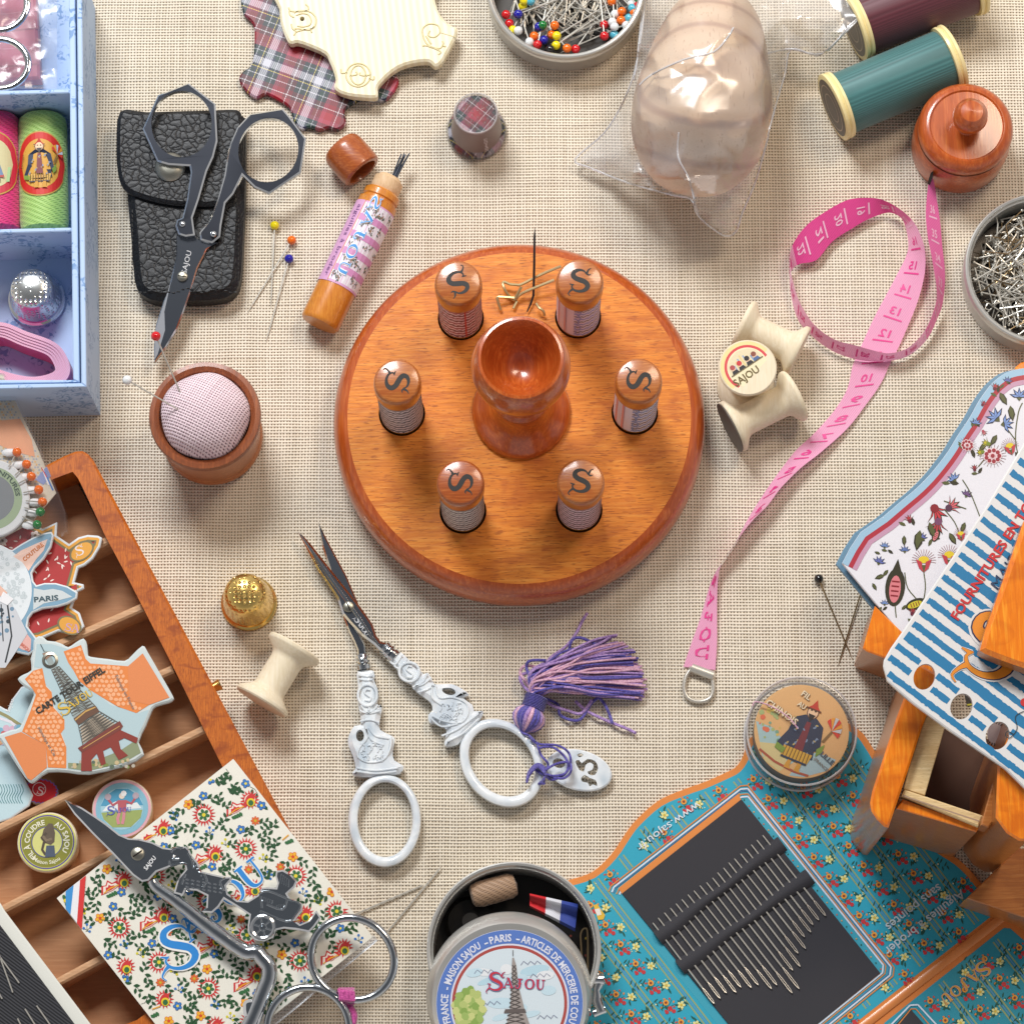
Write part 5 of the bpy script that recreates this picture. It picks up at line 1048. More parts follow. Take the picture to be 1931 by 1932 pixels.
st(z22([(480, 1430), (560, 1500), (700, 1570), (850, 1630), (930, 1668)]), 'lilac'); st(z22([(640, 1390), (690, 1440), (730, 1520), (755, 1595)]), 'violet'); st(z22([(180, 1380), (170, 1300), (110, 1190), (130, 1125), (250, 1120)]), 'violet', .5); st(z22([(170, 1380), (120, 1300), (60, 1220), (100, 1160), (220, 1180)]), 'rosec', .4)
st(z22([(200, 1390), (340, 1450), (360, 1530), (440, 1570), (520, 1560), (600, 1440), (680, 1380)]), 'violet', .15); st(z22([(210, 1395), (300, 1460), (420, 1500), (520, 1520), (600, 1420)]), 'lilac', .2); st(z22([(180, 1390), (90, 1320), (60, 1240), (130, 1210)]), 'lilac', .4)
obj('thread_skirt', b, t)
b = B()
st(z22([(60, 1600), (70, 1660), (130, 1690), (170, 1730), (200, 1750)]), 'violet', .5, .035); st(z22([(130, 1690), (190, 1750), (330, 1760), (410, 1800), (440, 1860), (430, 1930)]) + Z(2, 3, [(380, 60), (300, 90), (250, 60), (150, 0)]), 'violet', .55, .035)
st(z22([(200, 1780), (300, 1775), (380, 1830), (420, 1900)]) + Z(2, 3, [(400, 40), (310, 60), (240, 40)]), 'violet', .6, .035); st(z22([(190, 1760), (220, 1840), (270, 1900), (250, 1960)]), 'violet', .55, .035)
for a0 in range(5): st(Z(2, 3, [(110, 110), (125, 30 + a0 * 8), (190, -30 + a0 * 6), (250, 10 + a0 * 10), (240, 80), (200 + a0 * 10, 120)]), 'violet', .5 + .04 * a0, .035)
st(Z(2, 3, [(230, 30), (330, -30), (430, -40), (440, 30), (380, 80), (260, 60)]), 'violet', .6, .035)
obj('tie_cord', b, t)
cl = [(1043, 1441)]
tagc = (1092, 1453); b = B()
b.plate(ell(1092, 1453, 63, 38, 56, 14), .28, .14, 'pearl', bev=.04, holes=[ell(1054, 1440, 12, 9, 20, 14), smooth([(1088, 1424), (1095, 1421), (1100, 1425), (1093, 1429)], 3), smooth([(1085, 1437), (1092, 1434), (1097, 1440), (1108, 1432), (1122, 1436), (1128, 1449), (1122, 1462), (1112, 1462), (1108, 1456), (1117, 1452), (1119, 1443), (1112, 1439), (1104, 1444), (1101, 1456), (1092, 1452)], 2), smooth([(1096, 1468), (1103, 1462), (1112, 1468), (1123, 1472), (1126, 1483), (1118, 1480), (1112, 1484), (1108, 1477), (1098, 1475)], 2)])
single('oval_tag', b, 'oval pearly tag with a cut out scroll letter, tied on with violet thread', 'tag', P(1092, 1453))
# ================================================================ compartment tray at the left
HT = 1.55; zr = lambda x, y: HT
t = thing('compartment_tray', 'wooden tray with stained orange rim and slanting dividers at the left edge', 'tray', P(200, 1400))
b = B(); outer = [(-120, 985), (120, 860), (142, 851), (155, 850), (166, 856), (176, 868), (610, 1685), (600, 1710), (260, 1960), (-120, 2140)]
ZZl = ZZ(0, 1500, [(590, 450), (820, 350), (860, 370), (900, 450), (1150, 990), (1400, 1480), (1700, 2050)])
innr = [(-100, 1000), (102, 903), (137, 890), (147, 902), (155, 918), (198, 1010), (245, 1098), (325, 1255), (420, 1448), (560, 1700), (545, 1720), (258, 1925), (-100, 2060)]
b.plate(outer, HT, 0, 'rim', base=.0, bev=.07, holes=[innr]); b.mats[b.mats.index('rim')] = 'rim'
obj('tray_rim', b, t)
b = B(); b.plate([(-100, 1010), (140, 900), (560, 1690), (258, 1930), (-100, 2060)], .18, .1, 'traywood', bev=0); obj('tray_floor', b, t)
def dv(p, q, w=15):
    dx, dy = q[0] - p[0], q[1] - p[1]; l = math.hypot(dx, dy); nx, ny = -dy / l * w / 2, dx / l * w / 2
    if ny < 0: nx, ny = -nx, -ny
    b = B(); b.plate([(p[0] + nx, p[1] + ny), (p[0] - nx, p[1] - ny), (q[0] - nx, q[1] - ny), (q[0] + nx, q[1] + ny)], 1.32, 0, 'divider', base=.15, bev=.06); obj('divider', b, t)
for pr_, pl_ in (((212, 1015), (-90, 1153)), ((269, 1145), (-90, 1303)), ((326, 1262), (-90, 1440)), ((386, 1375), (-90, 1605)), ((440, 1490), (-90, 1765)), ((505, 1640), (-90, 1960))): dv(pr_, pl_)
b = B()
for (x, y) in Z(0, 2, [(1500, 1140), (1520, 1180), (1540, 1220), (1560, 1270), (1590, 1310), (1640, 1400), (1660, 1460), (1685, 1510), (1700, 1540)]): b.ball(P(x - 2, y, .9), .09, 'gold', 8, 6)
b.tube([P(*p, .85) for p in Z(0, 2, [(1495, 1140), (1700, 1545)])], .07, 'gold', 8); b.tube([P(*p, .95) for p in Z(0, 2, [(1600, 1330), (1665, 1300)])], [.13, .17], 'gold', 10); obj('brass_clasp', b, t)
# cards and discs in the tray
def star(nm, out, z, col, edge, label, holes=(), sn=1, th_=.14, white='#dfe6ea'):
    o_ = smooth(out, sn) if sn > 1 else out; b = B(); b.plate(o_, z, th_, 'print', bev=.03, col=white, holes=holes); k = Ink(b, lambda x, y, dz: P(x, y, z + dz)); return b, k, o_
redc = Z(0, 2, [(-400, 40), (-60, 20), (30, -60), (90, -170), (150, -180), (200, -130), (225, 0), (230, 75), (320, 125), (430, 75), (425, 175), (520, 240), (590, 190), (660, 172), (740, 178), (770, 195), (755, 260), (700, 350), (640, 400), (590, 420), (560, 530), (630, 545), (632, 575), (580, 600), (540, 720), (600, 760), (635, 860), (600, 900), (540, 920), (440, 900), (300, 960), (0, 1000), (-400, 1000)])
b, k, o_ = star('c', redc, 1.5, '', '', '')
k.fill(offpx(o_, 4), '#e2a23c', 0); k.fill(offpx(o_, 9), '#7c7450', 1); k.fill(offpx(o_, 13), '#b02c2c', 2)
rnd = random.Random(9); ci = offpx(o_, 17)
for i in range(170):
    x, y = rnd.uniform(-5, 160), rnd.uniform(955, 1215)
    if inside((x, y), ci):
        if i % 12 == 0: rosette(k, x, y, 9, 5, '#f0e2dc', '#8a6a4a', '#f6eae6', 3)
        else: leaf(k, x, y, 9, rnd.uniform(0, 360), '#f0dcd4', .32, 3)
k.home()
for cx, cy, rx, ry, an, tx, ta in ((35, 963, 30, 15, 80, 'Paris', 98), (154, 1040, 26, 16, -35, 'S', -20), (131, 1180, 24, 17, 25, 'K', 10)):
    k.poly(ell(cx, cy, rx, ry, 24, an), '#7c7450', 4); k.poly(ell(cx, cy, rx * .85, ry * .85, 24, an), '#e2a23c', 5)
    if tx == 'S': orn(k, 'S', cx - 10, cy + 10, 18, ta, '#e8dcd8', 6)
    elif tx == 'Paris': k.text(tx, cx + 3, cy - 18, 16, 97, '#f2ece6', 6, .02, width=40)
    else: orn(k, 'SA', cx - 10, cy + 9, 14, ta, '#c8a0c0', 6)
obj_ = single('star_card', b, 'red floral star shaped thread card with yellow edge and an oval reading Paris', 'thread card', P(80, 1080, 1.3))
bluec = Z(0, 2, [(-400, 300), (-100, 250), (0, 265), (90, 285), (160, 240), (250, 190), (330, 158), (388, 148), (404, 175), (385, 260), (330, 350), (262, 420), (240, 460), (250, 520), (275, 552), (335, 535), (420, 535), (510, 560), (585, 605), (578, 650), (510, 690), (430, 715), (320, 728), (245, 760), (215, 800), (205, 860), (280, 960), (270, 1040), (215, 1078), (130, 1060), (60, 1020), (-100, 1080), (-400, 1100)])
b, k, o_ = star('c', bluec, 1.75, '', '', '')
k.fill(offpx(o_, 3), '#7ba3bc', 0)
k.disc(-32, 1114, 92, '#dfe6ea', 1, 60)
for i in range(150):
    x, y = rnd.uniform(0, 60), rnd.uniform(1040, 1200)
    if (x + 32) ** 2 + (y - 1114) ** 2 < 82 ** 2: k.ring(x, y, rnd.uniform(2, 4.5), 1.3, '#c8d2d6', 2, 9)
k.poly([(-5, 1140), (12, 1133), (30, 1150), (52, 1195), (30, 1230), (10, 1260), (-5, 1260)], '#c9ccd2', 3)
for i in range(44):
    x, y = rnd.uniform(-2, 46), rnd.uniform(1146, 1240)
    if x < 20 + (y - 1140) * .4 and (x + 32) ** 2 + (y - 1114) ** 2 < 90 ** 2: k.disc(x, y, rnd.uniform(2, 4.5), '#6f8fa8' if i % 3 else '#33424e', 4, 9)
k.line([(14, 1140), (22, 1200), (10, 1250)], 3, '#2e3238', 5); k.line([(2, 1140), (6, 1210)], 2, '#2e3238', 5); k.poly([(-5, 1100), (14, 1118), (8, 1128), (-5, 1122)], '#e4b8a4', 5); k.poly([(6, 1116), (26, 1130), (14, 1142), (-2, 1134)], '#e9e9ec', 6)
k.poly(Z(0, 2, [(100, 335), (160, 290), (270, 240), (358, 205), (330, 290), (270, 360), (215, 445), (170, 380)]), '#ecc8b8', 1); k.poly(Z(0, 2, [(255, 575), (330, 590), (400, 580), (470, 595), (545, 640), (430, 670), (330, 690), (250, 740)]), '#ccd4d6', 1); k.poly(Z(0, 2, [(80, 985), (180, 890), (235, 960), (230, 1050), (170, 1040)]), '#e2b0a8', 1)
k.text('COUTURE', *Z(0, 2, [(185, 375)])[0], 11, -40, '#d0783c', 3, .03, width=48); k.text('PARIS', *Z(0, 2, [(255, 680)])[0], 13.5, -5, '#3c5660', 3, .03, width=47); k.text('FABRIQU', *Z(0, 2, [(125, 980)])[0], 8, 40, '#d0705c', 3, .03, width=30)
single('star_card', b, 'pale blue star shaped card with pointed arms reading COUTURE and PARIS', 'thread card', P(40, 1140, 1.5))
tealc = [(-60, 1290), (0, 1332), (14, 1340), (22, 1320), (40, 1296), (60, 1290), (70, 1320), (60, 1380), (52, 1400), (30, 1440), (62, 1500), (55, 1520), (20, 1545), (-60, 1570)]
b, k, o_ = star('c', tealc, 1.3, '', '', '')
k.fill(offpx(o_, 3), '#c3dde4', 0); k.line([(-10, 1340), (14, 1352), (50, 1376)], 6, '#9a9468', 1); k.line([(-10, 1352), (20, 1362), (46, 1384)], 5, '#e8e4ee', 1)
for i in range(14): k.disc(rnd.uniform(-2, 38), rnd.uniform(1370, 1410), rnd.uniform(4, 8), rnd.choice(['#7ab4cc', '#d8b4c8', '#4c8a4c', '#c86a6a']), 2, 9)
for i in range(9): k.line(smooth([(i * 5, 1480), (i * 5 + 4, 1492), (i * 5 - 2, 1505), (i * 5 + 3, 1516)], 3, False), 1.2, '#4c8a90', 2)
k.text('Sajou', 18, 1345, 12, -70, '#f4f6f6', 3)
single('star_card', b, 'pale blue and olive banded card mostly hidden behind the Eiffel tower card', 'thread card', P(20, 1440, 1.2))
b = B(); b.plate(smooth([(46, 1490), (55, 1476), (75, 1468), (92, 1474), (108, 1488), (110, 1505), (100, 1515), (74, 1520), (58, 1512)], 3), 1.2, .12, 'print', bev=.03, col='#9a8470'); k = Ink(b, lambda x, y, dz: P(x, y, 1.2 + dz))
zz = []
for i in range(44): a_ = i * 2 * math.pi / 44; r_ = 1 + (.09 if i % 2 else -.02); zz.append((77 + 31 * r_ * math.cos(a_), 1493 + 22 * r_ * math.sin(a_)))
k.poly(zz, '#7a6ac0', 0); k.poly([((x - 77) * .93 + 77, (y - 1493) * .93 + 1493) for x, y in zz], '#c8202c', 1); k.ring(74, 1489, 13, 11.5, '#ecc4c4', 2, 24); orn(k, 'S', 68, 1497, 14, 12, '#f0d4d4', 2)
single('seal_card', b, 'small red scalloped seal card with a white monogram, under the Eiffel card', 'card', P(77, 1493, 1.1))
# Eiffel card
zE = lambda l: ZZ(0, 2050, l)
ef = zE([(-60, 1400), (0, 1375), (120, 1330), (215, 1300), (290, 1130), (365, 950), (335, 900), (255, 850), (190, 780), (250, 730), (340, 680), (330, 560), (360, 460), (365, 360), (420, 310), (480, 330), (510, 360), (600, 370), (680, 400), (740, 430), (820, 380), (905, 335), (940, 400), (950, 500), (980, 535), (1180, 560), (1350, 580), (1430, 520), (1545, 415), (1600, 480), (1750, 740), (1875, 960), (1875, 1000), (1830, 1030), (1690, 1070), (1640, 1130), (1580, 1280), (1500, 1460), (1560, 1600), (1340, 1720), (960, 1810), (740, 1790), (520, 1785), (400, 1870), (340, 1905), (270, 1850), (120, 1620), (0, 1440)])
b = B(); hx, hy = zE([(545, 575)])[0]
b.plate(smooth(ef, 2), 1.95, .2, 'print', bev=.05, col='#cdd8d8', holes=[ell(hx, hy, 9.5, 8.5, 20)]); k = Ink(b, lambda x, y, dz: P(x, y, 1.95 + dz))
k.fill(zE([(400, 400), (560, 400), (760, 460), (860, 700), (1000, 900), (1200, 1060), (1500, 1150), (1620, 1110), (1480, 1450), (1530, 1580), (1340, 1690), (950, 1780), (730, 1760), (720, 1500), (670, 1350), (690, 1200), (600, 1090), (560, 900), (490, 830), (460, 660), (370, 650)]), '#b4ccd2', 0)
O1, O2 = '#e58640', '#f2b284'
for pl in ([(690, 480), (880, 410), (930, 560), (980, 610), (1390, 640), (1400, 1010), (1620, 1060), (1480, 1150), (1280, 1080), (980, 900), (860, 800), (800, 690), (740, 600)], [(270, 780), (360, 690), (460, 660), (500, 860), (560, 920), (580, 1090), (700, 1220), (700, 1320), (660, 1370), (720, 1520), (720, 1750), (520, 1740), (500, 1500), (240, 1350), (330, 1130), (390, 950), (350, 880)]):
    k.fill(zE(pl), O1, 1); zp_ = zE(pl)
    x0, x1 = min(p[0] for p in zp_), max(p[0] for p in zp_); y0, y1 = min(p[1] for p in zp_), max(p[1] for p in zp_)
    for i in range(600):
        x, y = x0 + (i % 24) * 9 + (i // 24 % 2) * 4.5 + rnd.uniform(-1, 1), y0 + (i // 24) * 8.5 + rnd.uniform(-1, 1)
        if x > x1: continue
        if y < y1 and inside((x, y), zp_): k.clip = zp_; k.poly(ell(x, y, rnd.uniform(3, 5), rnd.uniform(3, 4.6), 6, rnd.uniform(0, 60)), O2, 2); k.clip = None
k.fill(zE([(1390, 640), (1550, 500), (1840, 980), (1620, 1060), (1400, 1010)]), '#e08850', 2); k.fill(zE([(50, 1410), (230, 1355), (500, 1500), (510, 1740), (340, 1880), (300, 1860)]), '#e08850', 2)
# tower: leaning lattice
TW, TWd = '#5b564e', '#3d3c3a'
def tw(l, c, ly): k.fill(zE(l), c, ly)
tw([(470, 470), (540, 480), (600, 640), (640, 640), (820, 860), (1040, 1070), (1075, 1130), (850, 1270), (800, 1210), (780, 1060), (700, 900), (560, 680), (500, 570)], '#9aa6a4', 3)
def lat(p0, p1, p2, p3, n, c, w=1.0):           # lattice between edge p0-p1 and edge p2-p3
    f = lambda e0, e1, t: (e0[0] + (e1[0] - e0[0]) * t, e0[1] + (e1[1] - e0[1]) * t)
    q0, q1, q2, q3 = zE([p0, p1, p2, p3])
    for i in range(n):
        a, c2, d, e = f(q0, q1, i / n), f(q2, q3, i / n), f(q0, q1, (i + 1) / n), f(q2, q3, (i + 1) / n); k.line([a, e], w, c, 4); k.line([c2, d], w, c, 4); k.line([a, c2], w, c, 4)
    for s in range(4): k.line([f(q0, q2, s / 3), f(q1, q3, s / 3)], w * 1.2, c, 4)
lat((560, 680), (790, 1180), (640, 640), (1030, 1070), 16, TW)
tw([(680, 860), (740, 810), (770, 820), (720, 850), (690, 870)], TWd, 5); tw([(800, 1210), (930, 1110), (1040, 1070), (1080, 1130), (960, 1200), (850, 1280)], '#6a4a38', 5); tw([(810, 1220), (930, 1120), (1035, 1078), (1040, 1090), (930, 1140), (820, 1232)], '#c9a05a', 6)
lat((850, 1280), (900, 1500), (1080, 1130), (1280, 1250), 7, TW, 1.1); tw([(870, 1290), (1070, 1150), (1250, 1270), (900, 1480)], '#b9ab98', 3)
tw([(845, 1530), (1300, 1235), (1335, 1290), (1310, 1330), (890, 1580)], '#7a3a30', 5); k.line(zE([(900, 1535), (1300, 1290)]), 1.5, '#c99a5a', 6)
tw([(885, 1580), (1300, 1330), (1500, 1420), (1480, 1480), (1350, 1420), (1290, 1450), (1310, 1540), (1390, 1610), (1290, 1660), (1200, 1520), (1120, 1560), (1150, 1700), (1100, 1720), (1050, 1590), (990, 1660), (1000, 1780), (880, 1780)], '#8a3428', 4)
tw([(1480, 1440), (1530, 1580), (1340, 1690), (950, 1780), (740, 1750), (740, 1690), (950, 1700), (1300, 1560)], '#8a9472', 1)
for i in range(30): k.disc(*zE([(rnd.uniform(760, 1450), rnd.uniform(1650, 1740))])[0], rnd.uniform(2, 5), rnd.choice(['#7a8a4a', '#b8b0a0', '#5a6a5a', '#c8b48a']), 2, 7)
k.line(zE([(480, 480), (440, 400)]), 1.5, '#4a5a5e', 5); tw([(460, 500), (540, 480), (560, 520), (500, 570)], '#9a7a66', 5)
k.text('CARTE TOUR EIFFEL', *zE([(410, 1165)])[0], 17, -32.5, '#2c2c26', 7, .035, width=152)
orn(k, 'SAJOU', *zE([(660, 1175)])[0], 14, -32.5, '#d8b43c', 7, first=1.7)
k.text('Fabriqué en France', *zE([(1245, 745)])[0], 9, 62, '#6e8084', 7, 0, width=72); k.text('Himalaya et Cie', *zE([(405, 1310)])[0], 9, 60, '#6e8084', 7, 0, width=62)
b.lathe([(.22, 0), (.22, .03), (.155, .05), (.14, .02), (.14, -.1)], 'snap', 28, Matrix.Translation(P(hx, hy, 1.95)), cap1=False, cap0=False)
single('tower_card', b, 'orange and pale blue card showing the Eiffel tower, lying across the tray dividers', 'thread card', P(160, 1340, 1.8))
# plastic pin pack
b = B(); t = thing('pin_wheel_pack', 'clear plastic pack holding a pin wheel with orange heads, leaning on the tray corner', 'pin pack', P(40, 880, 1.6))
pk = [(-80, 700), (5, 707), (70, 843), (75, 855), (106, 930), (60, 985), (-80, 1060)]
b.plate(pk, 1.75, .06, 'print', col='#d6ccb8', bev=.01); k = Ink(b, lambda x, y, dz: P(x, y, 1.75 + dz), clip=offpx(pk, 3))
for i in range(26):
    for j in range(40):
        x, y = -4 + i * 5.2 + (j % 2) * 2.6, 710 + j * 5.2
        if (i + j) % 3: k.poly(ell(x, y, 2.2, 1.8, 6, (i * 31 + j * 17) % 90), '#e3b878' if (i * j) % 3 else '#a8b0bc', 0)
k.clip = None; k.fill([(-20, 795), (38, 790), (60, 830), (66, 862), (20, 850), (-20, 830)], '#eaa67c', 1)
k.poly([(66, 905), (88, 880), (96, 898), (82, 915)], '#8a98c8', 1); k.line([(80, 884), (92, 915)], 3, '#f0ecec', 2); k.line([(84, 890), (100, 925)], 3, '#4a7ac0', 2); k.line([(78, 882), (88, 900)], 2, '#d04848', 2)
obj('printed_backing', b, t)
b = B(); b.plate(ell(-18, 940, 74, 74, 60), 1.95, .12, 'print', col='#d8dadc', bev=.03); k = Ink(b, lambda x, y, dz: P(x, y, 1.95 + dz))
k.ring(-18, 940, 60, 45, '#9aac8c', 0); k.disc(-18, 940, 45, '#7c8084', 0, 50)
k.text('FOURNITURES', 0, 0, 12, 0, '#46584a', 2, .03, width=95, arc=(-18, 940, 48, -118, 1)); obj('pin_wheel', b, t)
for i, (x, y, cn) in enumerate([(32, 853, 'orange'), (50, 876, 'orange'), (59, 899, 'orange'), (73, 924, 'orange'), (80, 947, 'orange'), (76, 966, 'green'), (70, 990, 'green')]):
    b = B(); b.tube([P(x, y, 2.0), P(x + (-18 - x) * .32, y + (940 - y) * .32, 2.02)], .02, 'steel', 5); b.ball(P(x, y, 2.0), .135, 'h_' + cn, 12, 8); b.ball(P(x - 14, y + 1, 1.86), .15, 'print', 10, 6, (1.5, .8, .4), col='#eceef0'); obj('wheel_pin', b, t)
b = B(); pk2 = [(-80, 690), (8, 704), (76, 845), (110, 930), (123, 966), (126, 1000), (60, 1030), (-80, 1080)]; b.plate(pk2, 2.2, .4, 'clear', bev=.05); obj('plastic_cover', b, t)
# wooden thread discs
def woodpuck(nm, cx, cy, label, paint, zt_=1.25):
    q = P(cx, cy, zt_); Rr = 57 * S(cx, cy, zt_); t = thing(nm, label, 'thread disc', (q.x, q.y, .2)); b = B()
    b.lathe([(Rr * .82, .2), (Rr * .92, .35), (Rr * .93, zt_ - .35), (Rr * .99, zt_ - .25), (Rr * 1.01, zt_ - .12), (Rr * .98, zt_ - .02), (Rr * .93, zt_), (.01, zt_)], 'palewood', 56, Matrix.Translation((q.x, q.y, 0))); obj('wooden_disc', b, t)
    b = B(); b.lathe([(Rr * .95, zt_ + .002), (.01, zt_ + .002)], 'print', 56, Matrix.Translation((q.x, q.y, 0)), cap0=False); k = Ink(b, lambda x, y, dz: Vector((q.x + x * Rr, q.y - y * Rr, zt_ + .003 + dz))); paint(k); obj('paper_label', b, t)
def pl1(k):
    k.disc(0, 0, .95, '#dcdc78', 0, 48); k.ring(0, 0, .90, .86, '#5a4ca0', 1); k.ring(0, 0, .84, .50, '#8c8c34', 1); k.disc(0, 0, .50, '#d8d886', 1, 40); k.ring(0, 0, .52, .49, '#5c5c90', 2)
    k.text("FIL À COUDRE", 0, 0, .24, 0, '#ecead0', 3, .03, width=1.36, arc=(0, 0, .58, 128, 1)); k.text('AU SAJOU', 0, 0, .24, 0, '#ecead0', 3, .03, width=1.0, arc=(0, 0, .58, 293, 1)); k.text('Maison Sajou', 0, 0, .18, 0, '#ecead0', 3, .02, width=1.0, arc=(0, 0, .74, 150 - 20, -1))
    k.poly([(-.12, -.42), (.05, -.62), (.18, -.6), (.26, -.3), (.24, .0), (.12, .1), (-.08, .02), (-.2, -.1)], '#6a5c4c', 3); k.line([(-.02, -.3), (-.18, -.15), (-.04, .02)], .09, '#54483c', 4); k.line([(.16, -.1), (-.02, -.05), (-.14, -.2)], .09, '#84745e', 4); k.line([(-.1, .0), (-.16, .25), (-.05, .42)], .08, '#54483c', 4); k.poly([(-.02, .12), (.24, .12), (.28, .5), (-.06, .5)], '#4e5a6e', 5)
def pl2(k):
    k.disc(0, 0, .96, '#e2aeb8', 0, 48); k.disc(0, 0, .87, '#86bcd0', 1, 48); k.disc(0, 0, .70, '#a4cede', 2, 40); k.poly([(-.7, -.1), (.7, -.1), (.55, -.42), (.2, -.66), (-.2, -.66), (-.55, -.42)], '#4f9cc0', 3); k.poly([(-.68, .12), (.68, .05), (.62, .32), (.3, .62), (-.3, .62), (-.6, .34)], '#9cac64', 3); k.poly([(-.5, -.1), (-.2, -.25), (.1, -.12), (.5, -.2), (.65, 0), (-.65, .08)], '#e6ecec', 3)
    k.poly([(-.14, -.28), (.16, -.28), (.14, .1), (-.12, .1)], '#b85a64', 5); k.line([(-.1, -.24), (-.3, -.12), (-.44, -.3)], .08, '#b85a64', 5); k.line([(.12, -.24), (.32, -.16), (.44, -.34)], .08, '#b85a64', 5); k.disc(0, -.42, .1, '#ecdccc', 5, 12); k.disc(.06, -.5, .1, '#f4f4f4', 6, 8); k.disc(-.46, -.4, .11, '#b9a8b4', 5, 12); k.disc(.46, -.42, .11, '#b9a8b4', 5, 12)
    k.line([(-.06, .08), (-.14, .34), (-.1, .52)], .1, '#d48a96', 5); k.line([(.08, .08), (.06, .34), (.02, .52)], .1, '#d48a96', 5); orn(k, 'SAJOU', -.5, .16, .15, -4, '#5660b4', 7, first=1.9)
woodpuck('thread_disc', 89, 1589, 'round wooden thread disc with an olive and yellow label of a monkey', pl1)
woodpuck('thread_disc', 230, 1526, 'wooden thread disc with a pink edged juggler label, under the blade tip', pl2)
# needle pack lower left
t = thing('needle_pack', 'white edged card with black ribbed ribbon and needles in the bottom left corner', 'needle pack', P(60, 1850, 1.5))
b = B(); b.plate([(-60, 1635), (0, 1704), (8, 1718), (170, 1932), (220, 2000), (-60, 2040)], 1.7, .15, 'print', bev=.03, col='#e6e8e0'); obj('card_edge', b, t)
b = B(); b.plate([(-60, 1670), (0, 1746), (140, 1932), (190, 2000), (-60, 2020)], 1.82, .1, 'ribblack', bev=.03); obj('black_ribbon', b, t)
for i, (p, q_) in enumerate([((-6, 1790), (24, 1873)), ((0, 1806), (36, 1855)), ((-5, 1870), (4, 1885)), ((47, 1904), (66, 1934)), ((69, 1898), (96, 1936)), ((33, 1922), (40, 1936))]):
    b = B(); b.tube([P(*p, 1.86), P(*q_, 1.86)], .022, 'steel', 6); single('needle', b, 'silver needle tucked in the black ribbon at the bottom left corner', 'needle', P(*p, 1.86), 'needles in the bottom left pack')
# ================================================================ floral card
zc_ = lambda x, y: 1.72 if x < 615 else max(1.1, 1.72 - (x - 615) * .006)
fc = [(107, 1695), (440, 1432), (703, 1768), (370, 2032)]
dn = []
for i in range(4):
    p, q_ = fc[i], fc[(i + 1) % 4]
    for j in range(10): dn.append((p[0] + (q_[0] - p[0]) * j / 10, p[1] + (q_[1] - p[1]) * j / 10))
t = thing('printed_needle_book', 'cream card printed with small bright flowers, under the horse and carriage scissors', 'needle book', P(400, 1730, 1.6))
b = B()
ug = 26; gx = lambda u_, v_: (107 + 333 * u_ + 263 * v_, 1695 - 263 * u_ + 336 * v_)
b.sheet([[P(*gx(i / ug, j / ug), zc_(*gx(i / ug, j / ug))) for i in range(ug + 1)] for j in range(ug + 1)][::-1], 'print', '#eceade')
tp = [P(x, y, zc_(x, y)) for x, y in dn]; N = len(tp); b.add(tp + [Vector((p.x, p.y, p.z - .06)) for p in tp], [(i, (i + 1) % N, N + (i + 1) % N, N + i) for i in range(N)], 'print', '#dcdcd6')
k = Ink(b, lambda x, y, dz: P(x, y, zc_(x, y) + dz), clip=offpx(fc, 1.5))
k.b_ = b
def big1(x, y): k.home(); spiky(k, x, y, 23, 19, '#cf3434', '#f4ecdc', 1, 8); rosette(k, x, y, 12, 6, '#2f6a3a', '#e6d232', None, 3, 10)
def fan(x, y):
    k.home()
    for s_, c_, l in ((1, '#cf3434', 1), (.78, '#f4e6da', 2), (.5, '#cf3434', 3)): k.poly([(x - 17 * s_, y + 12 * s_), (x - 17 * s_, y - 6 * s_), (x - 9 * s_, y - 7 * s_), (x - 6 * s_, y - 17 * s_), (x + 3 * s_, y - 12 * s_), (x + 12 * s_, y - 15 * s_), (x + 21 * s_, y - 9 * s_), (x + 4 * s_, y + 3 * s_)], c_, l)
    k.line([(x - 12, y + 8), (x, y - 2), (x + 16, y - 8)], 2.2, '#e8a822', 4); 
    for i in range(4): leaf(k, x - 8 + i * 5, y + 12 - i * 3, 10, 15 + i * 12, '#2f6a3a', .6, 2)
def shell(x, y): k.home(); spiky(k, x, y, 19, 15, '#cf3434', '#f2dccd', 1); k.poly(ell(x, y, 8, 12, 14, 30), '#cf3434', 3); k.poly(ell(x + 2, y + 5, 8, 8, 14), '#e8cc2a', 4); k.poly(ell(x + 2, y + 6, 5, 5.5, 12), '#2f6a3a', 5)
sm_ = [lambda x, y: rosette(k, x, y, 9.5, 5, '#f0b22c', '#d84a24', '#d8582c', 1, 12), lambda x, y: rosette(k, x, y, 8.5, 5, '#3a7cc4', '#eedc50', '#1d3c7c', 1, 30), lambda x, y: rosette(k, x, y, 8.5, 8, '#e07030', '#c8b428', '#c83c28', 1)]
def sprig(x, y, a_):
    k.home(); e = (x + 20 * math.cos(R(a_)), y + 20 * math.sin(R(a_))); k.line([(x, y), ((x + e[0]) / 2 + 2, (y + e[1]) / 2 - 2), e], 1, '#2c4a30', 0)
    for i in range(4): leaf(k, x + (e[0] - x) * i / 3.3, y + (e[1] - y) * i / 3.3, 13 - i, a_ + (48 if i % 2 else -48), '#24582f', .5, 1, '#173a20')
def berries(x, y, c_):
    k.home()
    for dx, dy in ((0, -7), (7, -2), (-6, 0), (5, 6)): k.line([(x, y + 4), (x + dx, y + dy)], .9, '#2c4a30', 0); k.disc(x + dx, y + dy, 2.6, c_, 1, 8)
rnd = random.Random(4)
cells = []
